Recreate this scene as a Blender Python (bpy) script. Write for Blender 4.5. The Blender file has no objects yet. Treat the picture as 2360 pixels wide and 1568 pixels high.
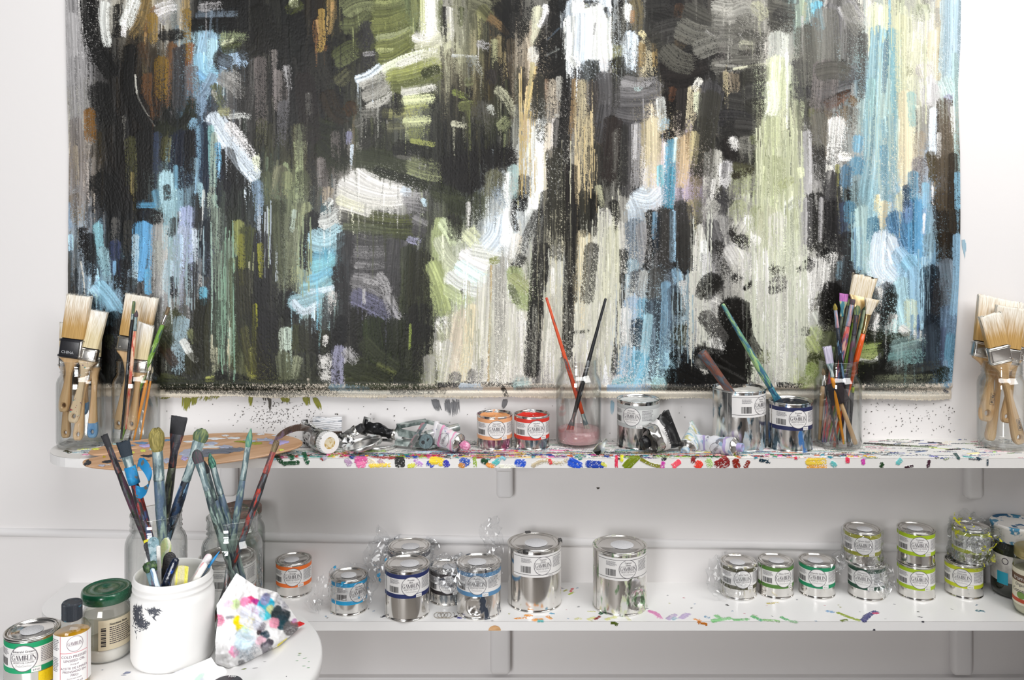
import bpy, bmesh, math, random
import numpy as np
from mathutils import Vector, Matrix
PI = math.pi
R_ = random.Random(7)
scn = bpy.context.scene
COL = scn.collection

# ---------------------------------------------------------------- camera, light, exposure
F, CX, CY, CAMZ, WD = 2070.0, 1180.0, 484.0, 1.5, 2.0     # focal length in pixels, vanishing point, camera height, distance to the wall
cam_d = bpy.data.cameras.new('camera'); cam = bpy.data.objects.new('camera', cam_d); COL.objects.link(cam)
cam.location = (0, -WD, CAMZ); cam.rotation_euler = (PI / 2, 0, 0)
cam_d.sensor_width = 36; cam_d.lens = 36 * F / 2360; cam_d.shift_y = -(784 - CY) / 2360; cam_d.clip_start = 0.05
scn.camera = cam
scn.view_settings.view_transform = 'Standard'; scn.view_settings.look = 'None'
scn.view_settings.gamma = 1; scn.view_settings.exposure = 0.0; scn.view_settings.use_curve_mapping = False
w = bpy.data.worlds.new('world'); scn.world = w; w.use_nodes = True
w.node_tree.nodes['Background'].inputs[0].default_value = (0.95, 0.97, 1, 1); w.node_tree.nodes['Background'].inputs[1].default_value = 0.06
def area(name, loc, target, sx, sy, power, col=(1, 1, 1)):
    l = bpy.data.lights.new(name, 'AREA'); l.shape = 'RECTANGLE'; l.size = sx; l.size_y = sy; l.energy = power; l.color = col
    o = bpy.data.objects.new(name, l); COL.objects.link(o); o.location = loc
    o.rotation_euler = (Vector(target) - Vector(loc)).to_track_quat('-Z', 'Y').to_euler()
    return o
area('daylight_front_window', (-1.1, -4.2, 1.5), (-0.2, 0, 0.9), 1.5, 1.5, 98, (0.985, 0.99, 1))
area('daylight_right_window', (1.9, -1.5, 2.5), (0.9, 0, 1.6), 1.6, 1.2, 28, (1, 0.99, 0.975))
area('daylight_skylight', (0.5, -1.6, 3.3), (0.4, -0.1, 1.2), 2.4, 1.4, 48, (1, 1, 1))

# ---------------------------------------------------------------- helpers
def ray(px, py, d):                      # the point the photo's pixel shows at distance d from the camera plane
    return Vector(((px - CX) / F * d, d - WD, CAMZ - (py - CY) / F * d))
def srgb(h):
    if isinstance(h, str):
        v = [int(c, 16) * 17 for c in h] if len(h) == 3 else [int(h[i:i + 2], 16) for i in (0, 2, 4)]
    else: v = h
    return tuple(((c / 255) / 12.92 if c / 255 <= .04045 else ((c / 255 + .055) / 1.055) ** 2.4) for c in v)
def mk(name, verts, faces, mat=None, parent=None, smooth=True, loc=None, rot=None):
    me = bpy.data.meshes.new(name); me.from_pydata([tuple(v) for v in verts], [], faces)
    if mat: me.materials.append(mat)
    if smooth: me.polygons.foreach_set('use_smooth', [True] * len(me.polygons))
    o = bpy.data.objects.new(name, me); COL.objects.link(o)
    if parent: o.parent = parent
    if loc is not None: o.location = loc
    if rot is not None: o.rotation_euler = rot
    return o
def share(name, me, parent, mat=None, loc=(0, 0, 0)):
    o = bpy.data.objects.new(name, me); COL.objects.link(o); o.parent = parent; o.location = loc
    if mat: o.material_slots[0].link = 'OBJECT'; o.material_slots[0].material = mat
    return o
def tag(o, label, cat, group=None, kind=None):
    o['label'] = label; o['category'] = cat
    if group: o['group'] = group
    if kind: o['kind'] = kind
    return o
def thing(name, label, cat, loc=(0, 0, 0), rotz=0, group=None):
    o = bpy.data.objects.new(name, None); COL.objects.link(o); o.empty_display_size = .02
    o.location = loc; o.rotation_euler = (0, 0, rotz)
    return tag(o, label, cat, group)
def struct(o): o['kind'] = 'structure'; return o
def lathe(prof, n=48, sx=1, sy=1):       # profile [(r, z), ...] turned about z
    V, Fc, rows = [], [], []
    for r, z in prof:
        if r < 1e-6: rows.append([len(V)]); V.append((0, 0, z))
        else:
            rows.append(list(range(len(V), len(V) + n)))
            V += [(r * sx * math.cos(2 * PI * k / n), r * sy * math.sin(2 * PI * k / n), z) for k in range(n)]
    for a, b in zip(rows, rows[1:]):
        for k in range(n):
            k2 = (k + 1) % n
            f = [a[k % len(a)], a[k2 % len(a)], b[k2 % len(b)], b[k % len(b)]]
            g = []
            for i in f:
                if i not in g: g.append(i)
            if len(g) > 2: Fc.append(g)
    return V, Fc
def sweep(path, radii, n=10, cap=True, flat=None):      # round bar along points; flat = (axis vector, factor) squashes it
    V, Fc = [], []; P = [Vector(p) for p in path]; up = None
    for i, p in enumerate(P):
        t = (P[min(i + 1, len(P) - 1)] - P[max(i - 1, 0)]).normalized()
        if up is None: up = t.orthogonal().normalized()
        up = (up - t * up.dot(t)).normalized(); s = t.cross(up); r = radii[i] if hasattr(radii, '__len__') else radii
        for k in range(n):
            a = 2 * PI * k / n; V.append(p + (up * math.cos(a) + s * math.sin(a)) * r)
    for i in range(len(P) - 1):
        for k in range(n):
            Fc.append([i * n + k, i * n + (k + 1) % n, (i + 1) * n + (k + 1) % n, (i + 1) * n + k])
    if cap: Fc.append(list(range(n))[::-1]); Fc.append([(len(P) - 1) * n + k for k in range(n)])
    return V, Fc
def box(x0, x1, y0, y1, z0, z1, bev=0, seg=2):
    bm = bmesh.new(); bmesh.ops.create_cube(bm, size=1)
    for v in bm.verts: v.co = Vector(((x0 + x1) / 2 + v.co.x * (x1 - x0), (y0 + y1) / 2 + v.co.y * (y1 - y0), (z0 + z1) / 2 + v.co.z * (z1 - z0)))
    if bev: bmesh.ops.bevel(bm, geom=bm.edges[:], offset=bev, segments=seg, profile=.5, affect='EDGES')
    bm.verts.index_update(); V = [v.co.copy() for v in bm.verts]; Fc = [[v.index for v in f.verts] for f in bm.faces]; bm.free()
    return V, Fc
def prism(outline, z0, z1, bev=0):       # outline in x,y raised from z0 to z1
    n = len(outline); V = [(x, y, z0) for x, y in outline] + [(x, y, z1) for x, y in outline]
    return V, [list(range(n))[::-1], list(range(n, 2 * n))] + [[k, (k + 1) % n, n + (k + 1) % n, n + k] for k in range(n)]
def cat(*parts):
    V, Fc = [], []
    for v, f in parts:
        b = len(V); V += list(v); Fc += [[i + b for i in q] for q in f]
    return V, Fc
def move(vf, M): return [M @ Vector(v) for v in vf[0]], vf[1]
def spline(pts, step):                   # Catmull-Rom through numpy points
    P = np.array(pts, float); P = np.vstack([2 * P[0] - P[1], P, 2 * P[-1] - P[-2]]); out = []
    for i in range(1, len(P) - 2):
        n = max(2, int(np.linalg.norm(P[i + 1] - P[i]) / step)); t = np.linspace(0, 1, n, endpoint=False)[:, None]
        a, b, c, d = P[i - 1], P[i], P[i + 1], P[i + 2]
        out.append(.5 * ((2 * b) + (c - a) * t + (2 * a - 5 * b + 4 * c - d) * t ** 2 + (3 * b - a - 3 * c + d) * t ** 3))
    out.append(P[-2][None]); return np.vstack(out)

# ---------------------------------------------------------------- materials
_m = {}
def mat(name, col=(.8, .8, .8), rough=.5, metal=0, spec=.5, bump=0, bscale=200, noise=None, nscale=(20, 20, 20), nlo=.45, nhi=.6, coat=0, sheen=0, coords='Object'):
    """noise = list of further colours laid over the first in patches"""
    if name in _m: return _m[name]
    m = bpy.data.materials.new(name); m.use_nodes = True; nt = m.node_tree; N = nt.nodes; L = nt.links; b = N['Principled BSDF']
    c = srgb(col) if isinstance(col, str) else col
    b.inputs['Base Color'].default_value = (*c, 1); b.inputs['Roughness'].default_value = rough; b.inputs['Metallic'].default_value = metal
    b.inputs['Specular IOR Level'].default_value = spec; b.inputs['Coat Weight'].default_value = coat
    if noise or bump: tc = N.new('ShaderNodeTexCoord')
    if noise:
        prev = None
        for i, h in enumerate(noise):
            mp = N.new('ShaderNodeMapping'); mp.inputs['Scale'].default_value = nscale; mp.inputs['Location'].default_value = (i * 3.7, i * 1.3, i * 5.1)
            L.new(tc.outputs[coords], mp.inputs[0])
            nz = N.new('ShaderNodeTexNoise'); nz.inputs['Scale'].default_value = 1; nz.inputs['Detail'].default_value = 5; L.new(mp.outputs[0], nz.inputs['Vector'])
            rp = N.new('ShaderNodeValToRGB'); rp.color_ramp.elements[0].position = nlo; rp.color_ramp.elements[1].position = nhi; L.new(nz.outputs[0], rp.inputs[0])
            mx = N.new('ShaderNodeMix'); mx.data_type = 'RGBA'; L.new(rp.outputs[0], mx.inputs['Factor'])
            if prev: L.new(prev, mx.inputs['A'])
            else: mx.inputs['A'].default_value = (*c, 1)
            mx.inputs['B'].default_value = (*(srgb(h) if isinstance(h, str) else h), 1); prev = mx.outputs['Result']
            if metal and i == 0:
                inv = N.new('ShaderNodeMath'); inv.operation = 'SUBTRACT'; inv.inputs[0].default_value = metal; L.new(rp.outputs[0], inv.inputs[1]); L.new(inv.outputs[0], b.inputs['Metallic'])
        L.new(prev, b.inputs['Base Color'])
    if bump:
        nz = N.new('ShaderNodeTexNoise'); nz.inputs['Scale'].default_value = bscale; nz.inputs['Detail'].default_value = 4; L.new(tc.outputs['Object'], nz.inputs['Vector'])
        bp = N.new('ShaderNodeBump'); bp.inputs['Strength'].default_value = bump; bp.inputs['Distance'].default_value = .001; L.new(nz.outputs[0], bp.inputs['Height']); L.new(bp.outputs[0], b.inputs['Normal'])
    _m[name] = m; return m
def film(name, tint, edge, gloss, rough=.02, ior_blend=.35, spots=None):
    """thin clear sheet: see-through with a mirror sheen that grows toward the edges"""
    if name in _m: return _m[name]
    m = bpy.data.materials.new(name); m.use_nodes = True; nt = m.node_tree; N = nt.nodes; L = nt.links; N.remove(N['Principled BSDF'])
    lw = N.new('ShaderNodeLayerWeight'); lw.inputs[0].default_value = ior_blend
    rp = N.new('ShaderNodeMix'); rp.data_type = 'RGBA'; rp.inputs['A'].default_value = (*tint, 1); rp.inputs['B'].default_value = (*edge, 1)
    pw = N.new('ShaderNodeMath'); pw.operation = 'POWER'; pw.inputs[1].default_value = 3.0; L.new(lw.outputs['Facing'], pw.inputs[0]); L.new(pw.outputs[0], rp.inputs['Factor'])
    tr = N.new('ShaderNodeBsdfTransparent'); L.new(rp.outputs['Result'], tr.inputs[0])
    gl = N.new('ShaderNodeBsdfGlossy'); gl.inputs['Roughness'].default_value = rough
    p5 = N.new('ShaderNodeMath'); p5.operation = 'POWER'; p5.inputs[1].default_value = 3.5; L.new(lw.outputs['Facing'], p5.inputs[0])
    ml = N.new('ShaderNodeMath'); ml.operation = 'MULTIPLY_ADD'; ml.inputs[1].default_value = gloss; ml.inputs[2].default_value = gloss * .09; ml.use_clamp = True; L.new(p5.outputs[0], ml.inputs[0])
    ms = N.new('ShaderNodeMixShader'); L.new(ml.outputs[0], ms.inputs[0]); L.new(tr.outputs[0], ms.inputs[1]); L.new(gl.outputs[0], ms.inputs[2]); out = ms.outputs[0]
    if spots:
        col, lo, hi, sc = spots
        tc = N.new('ShaderNodeTexCoord'); nz = N.new('ShaderNodeTexNoise'); nz.inputs['Scale'].default_value = sc; nz.inputs['Detail'].default_value = 4; L.new(tc.outputs['Object'], nz.inputs['Vector'])
        r2 = N.new('ShaderNodeValToRGB'); r2.color_ramp.elements[0].position = lo; r2.color_ramp.elements[1].position = hi; L.new(nz.outputs[0], r2.inputs[0])
        df = N.new('ShaderNodeBsdfPrincipled'); df.inputs['Base Color'].default_value = (*srgb(col), 1)
        m2 = N.new('ShaderNodeMixShader'); L.new(r2.outputs[0], m2.inputs[0]); L.new(out, m2.inputs[1]); L.new(df.outputs[0], m2.inputs[2]); out = m2.outputs[0]
    L.new(out, N['Material Output'].inputs[0]); _m[name] = m; return m
def attr_mat(name, rough=.4, bump=.3, bscale=900, spec=.4, coat=0):
    """paint whose colours are laid stroke by stroke on the mesh's 'paint' attribute"""
    m = bpy.data.materials.new(name); m.use_nodes = True; nt = m.node_tree; N = nt.nodes; L = nt.links; b = N['Principled BSDF']
    at = N.new('ShaderNodeAttribute'); at.attribute_name = 'paint'; L.new(at.outputs['Color'], b.inputs['Base Color'])
    b.inputs['Roughness'].default_value = rough; b.inputs['Specular IOR Level'].default_value = spec; b.inputs['Coat Weight'].default_value = coat
    tc = N.new('ShaderNodeTexCoord'); nz = N.new('ShaderNodeTexNoise'); nz.inputs['Scale'].default_value = bscale; L.new(tc.outputs['Object'], nz.inputs['Vector'])
    bp = N.new('ShaderNodeBump'); bp.inputs['Strength'].default_value = bump; bp.inputs['Distance'].default_value = .0006; L.new(nz.outputs[0], bp.inputs['Height']); L.new(bp.outputs[0], b.inputs['Normal'])
    return m
M_wall = mat('white_wall_paint', 'e9e6e5', .75, bump=.25, bscale=60)
M_trim = mat('white_gloss_trim', 'e6e4e4', .45, bump=.1, bscale=60)
M_white = mat('white_gloss_paint', 'efeeed', .35, bump=.12, bscale=90)
M_tin = mat('tin', (.80, .78, .75), .16, 1, bump=.05, bscale=70)
M_tin_rim = mat('tin_rim', (.66, .64, .61), .2, 1, bump=.05, bscale=90)
M_glass = film('clear_glass', (.985, .99, .985), (.50, .54, .53), 1.0, .015, .5)

# ---------------------------------------------------------------- brush engine: strokes laid on a raster that becomes mesh colours and relief
class Canvas:
    def __init__(s, w, h, base, seed=1):
        s.w, s.h = w, h; s.rng = np.random.default_rng(seed)
        s.C = np.empty((h, w, 3), np.float32); s.C[:] = base; s.Z = np.zeros((h, w), np.float32)
        g = s.rng.random((h, w)).astype(np.float32)
        g = (g + np.roll(g, 1, 0) + np.roll(g, 1, 1) + np.roll(np.roll(g, 1, 0), 1, 1)) / 4
        yy, xx = np.mgrid[0:h, 0:w]
        g = g * .8 + .1 * (np.sin(xx * 1.3) * np.sin(yy * 1.3) + 1)
        s.G = (g - g.min()) / (g.max() - g.min()); s.G = np.clip((s.G - .5) * 1.7 + .5, 0, 1)
    def stroke(s, pts, w, col, dry=.3, a=1.0, var=.35, thick=1.0, step=.6, mixr=.0):
        rg = s.rng; P = spline(pts, step)
        if len(P) < 3: return
        T = np.gradient(P, axis=0); T /= np.linalg.norm(T, axis=1)[:, None] + 1e-9; Nn = np.stack([-T[:, 1], T[:, 0]], 1)
        nt = max(3, int(w / step)); t = np.linspace(-1, 1, nt); ns = len(P); L = ns * step
        nb = max(4, int(w / 1.7)); br = rg.random(nb); br = np.interp(np.linspace(0, nb - 1, nt), np.arange(nb), br)
        b2 = rg.random(max(3, nb // 5)); br = .6 * br + .4 * np.interp(np.linspace(0, len(b2) - 1, nt), np.arange(len(b2)), b2)
        sl = np.arange(ns)[:, None] * step
        s0 = rg.random(nt) * min(w * .35, L * .2) * (.25 + .6 * dry) + w * .22 * t ** 2; s1 = L - rg.random(nt) * min(w * .8, L * .3) * (.15 + .8 * dry) - w * .15 * t ** 2
        wob = 1 - .12 * np.interp(np.arange(ns), np.linspace(0, ns, 6), rg.random(6))
        X = P[:, 0:1] + Nn[:, 0:1] * t[None] * w / 2 * wob[:, None]; Y = P[:, 1:2] + Nn[:, 1:2] * t[None] * w / 2 * wob[:, None]
        xi = np.rint(X).astype(int); yi = np.rint(Y).astype(int)
        ok = (xi >= 0) & (xi < s.w) & (yi >= 0) & (yi < s.h) & (sl >= s0[None]) & (sl <= s1[None])
        cov = 1.15 - dry * (.25 + .7 * sl / L) + .6 * (br[None] - .5) * (.3 + dry) - .3 * dry * np.abs(t[None]) ** 3
        xi = xi[ok]; yi = yi[ok]
        if len(xi) == 0: return
        g = s.G[yi, xi]; al = np.clip((np.broadcast_to(cov, ok.shape)[ok] - g) * 4, 0, 1) * a
        bb = np.broadcast_to(br[None], ok.shape)[ok]; al = al * (1 - mixr * bb)
        c = np.array(col)[None] * np.exp((bb[:, None] - .5) * var * 1.6) * (1 + .06 * (rg.random((len(xi), 1)) - .5))
        s.C[yi, xi] = s.C[yi, xi] * (1 - al[:, None]) + c * al[:, None]
        s.Z[yi, xi] = s.Z[yi, xi] * (1 - .6 * al) + al * thick * (.3 + .9 * bb)
    def run(s, text, conv, scale=1.0, ext=0.0, dadd=0.0, tint=None, **kw):
        for ln in text.strip().split('\n'):
            f = ln.split()
            if len(f) < 5: continue
            pts = [conv(*[float(q) for q in p.split(',')]) for p in f[3:]]
            wd = float(f[1]) * scale; e = wd * ext
            if e:
                a, b, c, d = (np.array(q, float) for q in (pts[0], pts[1], pts[-2], pts[-1]))
                pts = [a - (b - a) / (np.linalg.norm(b - a) + 1e-6) * e] + pts[1:-1] + [d + (d - c) / (np.linalg.norm(d - c) + 1e-6) * e]
            s.stroke(pts, wd, (tint or srgb)(f[0]), float(f[2]) + dadd, **kw)
    def drips(s, x0, x1, y0, y1, n, col, w=1.3, wig=.6):
        for _ in range(n):
            x = s.rng.uniform(x0, x1); a = s.rng.uniform(y0, y0 + (y1 - y0) * .55); b = s.rng.uniform(a + (y1 - a) * .35, y1)
            k = max(3, int((b - a) / 14)); q = np.cumsum(s.rng.normal(size=k + 1)) * wig; q -= np.linspace(0, q[-1] * .7, k + 1)
            s.stroke([(x + q[i], a + (b - a) * i / k) for i in range(k + 1)], w * s.rng.uniform(.7, 1.5), np.array(srgb(col)) * s.rng.uniform(.7, 1.1), .1, .9, .1, .9, .5)
def grid_mesh(name, P, colr, material, parent=None):
    """P (rows, cols, 3) positions with one colour each, as one mesh"""
    r, c, _ = P.shape; me = bpy.data.meshes.new(name); nv = r * c; nf = (r - 1) * (c - 1)
    me.vertices.add(nv); me.vertices.foreach_set('co', P.astype(np.float32).ravel())
    i = np.arange(nv).reshape(r, c); q = np.stack([i[:-1, :-1], i[1:, :-1], i[1:, 1:], i[:-1, 1:]], -1).reshape(-1, 4)
    me.loops.add(nf * 4); me.loops.foreach_set('vertex_index', q.ravel().astype(np.int32))
    me.polygons.add(nf); me.polygons.foreach_set('loop_start', np.arange(0, nf * 4, 4, dtype=np.int32))
    me.update(calc_edges=True); me.polygons.foreach_set('use_smooth', np.ones(nf, bool))
    at = me.color_attributes.new('paint', 'FLOAT_COLOR', 'POINT')
    rgba = np.ones((nv, 4), np.float32); rgba[:, :3] = np.clip(colr.reshape(-1, 3), 0, .95); at.data.foreach_set('color', rgba.ravel())
    me.materials.append(material); me.validate()
    o = bpy.data.objects.new(name, me); COL.objects.link(o)
    if parent: o.parent = parent
    return o
# ---------------------------------------------------------------- the setting
scn.cycles.transparent_max_bounces = 24
scn.cycles.max_bounces = 10
struct(mk('wall_back', *box(-3.2, 2.2, 0, .12, -.02, 3.4), M_wall, smooth=False))
struct(mk('floor', *box(-3.2, 2.2, -4.6, .12, -.06, -.02), mat('grey_floor', '9a948e', .6), smooth=False))
# the far side of the studio, seen only in the tins: a dark wood door in a grey wall
struct(mk('wall_front', *box(-3.2, 2.2, -4.62, -4.5, -.02, 3.0), mat('greige_wall', '8d8580', .8), smooth=False))
struct(mk('light_blocker_rear', *cat(box(-.4, 1.42, -2.97, -2.53, -.02, 1.80, .006), *[box(.51 + k * .455 - .44, .51 + k * .455 + .44, -2.535, -2.515, .04, 1.75, .004) for k in (-1, 1)]), mat('dark_door', '4a3d36', .6), smooth=False))   # unseen closet-shaped block, added to shade the lower right and darken tin reflections
d_ = struct(mk('door_1', *box(-.75, .55, -4.5, -4.44, -.02, 2.3, .01), mat('dark_door', '4a3d36', .6), smooth=False))
V = [(1.45, y, z) for z in (-.02, 1.25, 3.2, 3.4) for y in (0, -.2, -3.0, -4.6)]
Fc = [[r * 4 + c, r * 4 + c + 1, r * 4 + c + 5, r * 4 + c + 4] for r in range(3) for c in range(3) if (r, c) != (1, 1)]
struct(mk('wall_right', V, Fc, mat('greige_wall', '8d8580', .8), smooth=False))
struct(mk('light_blocker_right', *box(1.17, 1.45, -3.0, -.19, -.02, 1.0, .004), M_trim, smooth=False))   # ledge-shaped block out of frame, added to keep light off the lower right wall
H1, H2, HT = .509, .830, .700            # how far below the camera the two shelves and the table lie
Z1, Z2, ZT = CAMZ - H1, CAMZ - H2, CAMZ - HT
def moulding(name, pa, pb, hh, pr):       # half-round strip on the wall between two photo points of its centre line
    a, b = ray(*pa, 2.0), ray(*pb, 2.0); V, Fc = [], []; n = 9; k = 40
    u = (b - a) / (pb[0] - pa[0]); a = a - u * 500; b = b + u * 900
    for i in range(k + 1):
        c = a.lerp(b, i / k)
        for j in range(n):
            t = PI * j / (n - 1); V.append((c.x, .001 - pr * math.sin(t) ** .7, c.z + hh * math.cos(t)))
    for i in range(k):
        for j in range(n - 1): Fc.append([i * n + j, i * n + j + 1, (i + 1) * n + j + 1, (i + 1) * n + j])
    return struct(mk(name, V, Fc, M_trim))
moulding('trim_1', (0, 1226.5), (1720, 1255.5), .0098, .0085)
bb = ray(1180, 1563, 1.984).z
struct(mk('baseboard_back', *box(-3.2, 2.2, -.016, .002, 0.0, bb, .002), M_trim, smooth=False))

# ---------------------------------------------------------------- the painting
PX0, PY0, PW, PH = 130, -70, 2100, 1010
K = Canvas(PW, PH, srgb('d8d3c8'), 11)
GX = [180 + 70 * i for i in range(29)] + [2200]
GRID = '''889 998 653 887 333 333 332 232 432 553 562 574 887 664 322 776 333 cde 776 333 433 665 887 554 688 666 aa9 9a8 998 9ab
889 333 543 543 8bc 443 322 232 322 442 563 673 aa8 664 332 a98 222 cde 677 443 333 444 766 aa9 665 666 799 aa8 bb9 9ab
889 211 432 445 479 666 433 433 322 332 776 785 554 653 432 654 322 444 666 555 322 333 443 ac9 444 554 689 9a8 aaa acc
887 221 211 231 345 556 443 443 332 342 443 676 443 553 453 887 655 543 445 a97 333 665 443 aa8 554 888 688 bb9 667 876
765 222 321 332 236 223 442 553 432 332 341 453 222 332 322 bcc 998 443 665 a98 a98 443 554 9a7 778 666 9aa cb9 778 654
877 211 321 69a 457 222 355 685 655 aa9 bbb 889 231 332 787 bcc 322 554 554 bbc 98a 554 776 8a6 999 554 589 9a9 68a 433
89a 123 233 799 345 353 334 564 345 443 453 445 564 453 bcd 776 222 443 998 777 555 667 998 ab9 777 333 8aa 379 79a 332
665 356 333 788 568 454 342 675 5ab 334 556 342 896 bcc aa9 998 443 998 bba 778 345 777 bba bca bba 455 8bc 8be 58a 455
445 7ac 556 889 334 354 231 443 8aa 333 445 231 685 8a8 bba 8a7 aa9 bb9 aaa 79a 457 777 998 bba bbb 334 566 9cd 456 689
343 232 443 676 454 364 441 344 333 332 231 231 665 bb9 bba 777 bba 998 aaa 79a 346 bba 333 bcb aa9 443 333 9bb 345 579
333 232 332 332 454 564 662 564 443 443 231 342 aa8 bba ccb 666 bbb aaa aab 8bc 345 221 221 bba 9a7 563 232 343 345 69b'''
FIN = '''776 60 .45 1900,20 1905,120 1900,210
665 50 .5 1855,60 1860,150 1862,200
887 30 .5 1950,10 1965,50 1985,75
766 56 .45 1905,140 1900,210 1895,260
554 40 .4 1880,170 1920,162 1960,170
665 44 .5 1880,260 1885,300 1890,340
665 50 .55 1560,60 1600,80 1660,90
776 40 .55 1600,120 1660,100 1720,110
554 46 .5 1530,110 1560,140 1600,150
998 26 .6 1690,30 1720,20 1750,30
741 26 .55 205,250 210,330
863 22 .5 350,30 352,100
752 30 .55 372,130 370,230
863 18 .6 430,20 432,140
974 14 .5 740,20 742,90 735,120
882 12 .6 600,560 604,640
772 14 .6 556,540 560,660
667 30 .6 440,150 445,230
655 26 .7 600,130 604,300
766 22 .7 640,160 640,260
556 24 .7 655,230 650,340
222 30 .35 1262,440 1240,620 1222,870
222 24 .3 1322,470 1312,650 1306,830
332 40 .4 1278,340 1288,600
332 22 .4 1345,440 1348,545
333 34 .35 1576,470 1578,628
333 32 .35 1535,480 1534,620
111 66 .1 1690,690 1700,770 1726,830
111 50 .2 1600,820 1660,835 1730,866
444 34 .5 1618,720 1668,790
111 40 .3 1655,640 1630,660 1622,690
aa2 12 .6 588,700 584,870
111 46 .3 1905,670 1912,720 1905,760
222 36 .3 1960,660 2005,680 1990,750
332 26 .5 1240,170 1250,330
322 40 .4 1415,270 1400,420
332 44 .4 1640,210 1625,330 1612,410
222 30 .4 1365,560 1352,700
111 30 .3 300,640 300,760
221 44 .3 560,620 570,760 600,860
211 40 .3 700,170 720,330'''
def tone(h):                              # the picture's muted palette: near greys neutral, greens olive
    v = np.array([int(c, 16) * 17. for c in h] if len(h) == 3 else [int(h[i:i + 2], 16) * 1. for i in (0, 2, 4)]); m_ = v.mean(); r, g_, b = v
    if v.max() - v.min() <= 18: v = m_ + (v - m_) * .3 + np.array([1.5, 0, -2.5])
    elif g_ >= r and g_ > b: v = np.array([r + .6 * (g_ - r), g_, b + .12 * (g_ - b)]) * .96
    elif r > g_ > b: v = np.array([r, g_ + .22 * (r - g_), b])
    elif b > r: v = m_ + (v - m_) * .88
    return srgb(tuple(v))
GC = np.array([[tone(c) for c in r.split()] for r in GRID.split('\n')], np.float32)
ix = np.interp(np.arange(PW) + PX0, GX, range(30)); iy = np.clip((np.arange(PH) + PY0 - 40) / 80, 0, 10)
x0 = np.minimum(ix.astype(int), 28); y0 = np.minimum(iy.astype(int), 9); fx = (ix - x0)[None, :, None]; fy = (iy - y0)[:, None, None]
def gcol(yy, xx): return GC[yy][:, xx]
base = (gcol(y0, x0) * (1 - fx) + gcol(y0, x0 + 1) * fx) * (1 - fy) + (gcol(y0 + 1, x0) * (1 - fx) + gcol(y0 + 1, x0 + 1) * fx) * fy
def lumi(c): return c @ np.array([.3, .55, .15], np.float32)
bl = lumi(base)[..., None]
K.C[:] = base * np.clip(bl / .16, .25, 1.6) ** .5 * np.exp((K.G[..., None] - .5) * .5)
K.C[885 - PY0:] = srgb('c2b6a6')
rg = np.random.default_rng(5)
for n in range(3000):                     # loose upright underpainting: darks and lights of each area side by side
    x = rg.uniform(140, 2215); y = rg.uniform(-60, 880); L = rg.uniform(50, 220); wd = rg.uniform(10, 34) if n < 1300 else rg.uniform(3, 12)
    sx = x + rg.normal() * 22; sy = y + L * .5 + rg.normal() * 26
    c = base[int(np.clip(sy - PY0, 0, PH - 90)), int(np.clip(sx - PX0, 0, PW - 1))]; l = float(lumi(c))
    if rg.random() < .46 - 2.3 * l: c = np.array([.010, .010, .011]) + c * .10
    else: c = c * np.exp(rg.normal() * .3) * (1.25 if l > .12 else .9)
    dx = rg.normal() * 5; y1 = min(y + L, 891)
    if y1 - y > 15: K.stroke([(x - PX0, y - PY0), (x + dx - PX0, (y + y1) / 2 - PY0), (x + dx * .6 - PX0, y1 - PY0)], wd, c, rg.uniform(.35, 1.0), 1, .9, mixr=.5)
ST = {}
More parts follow.
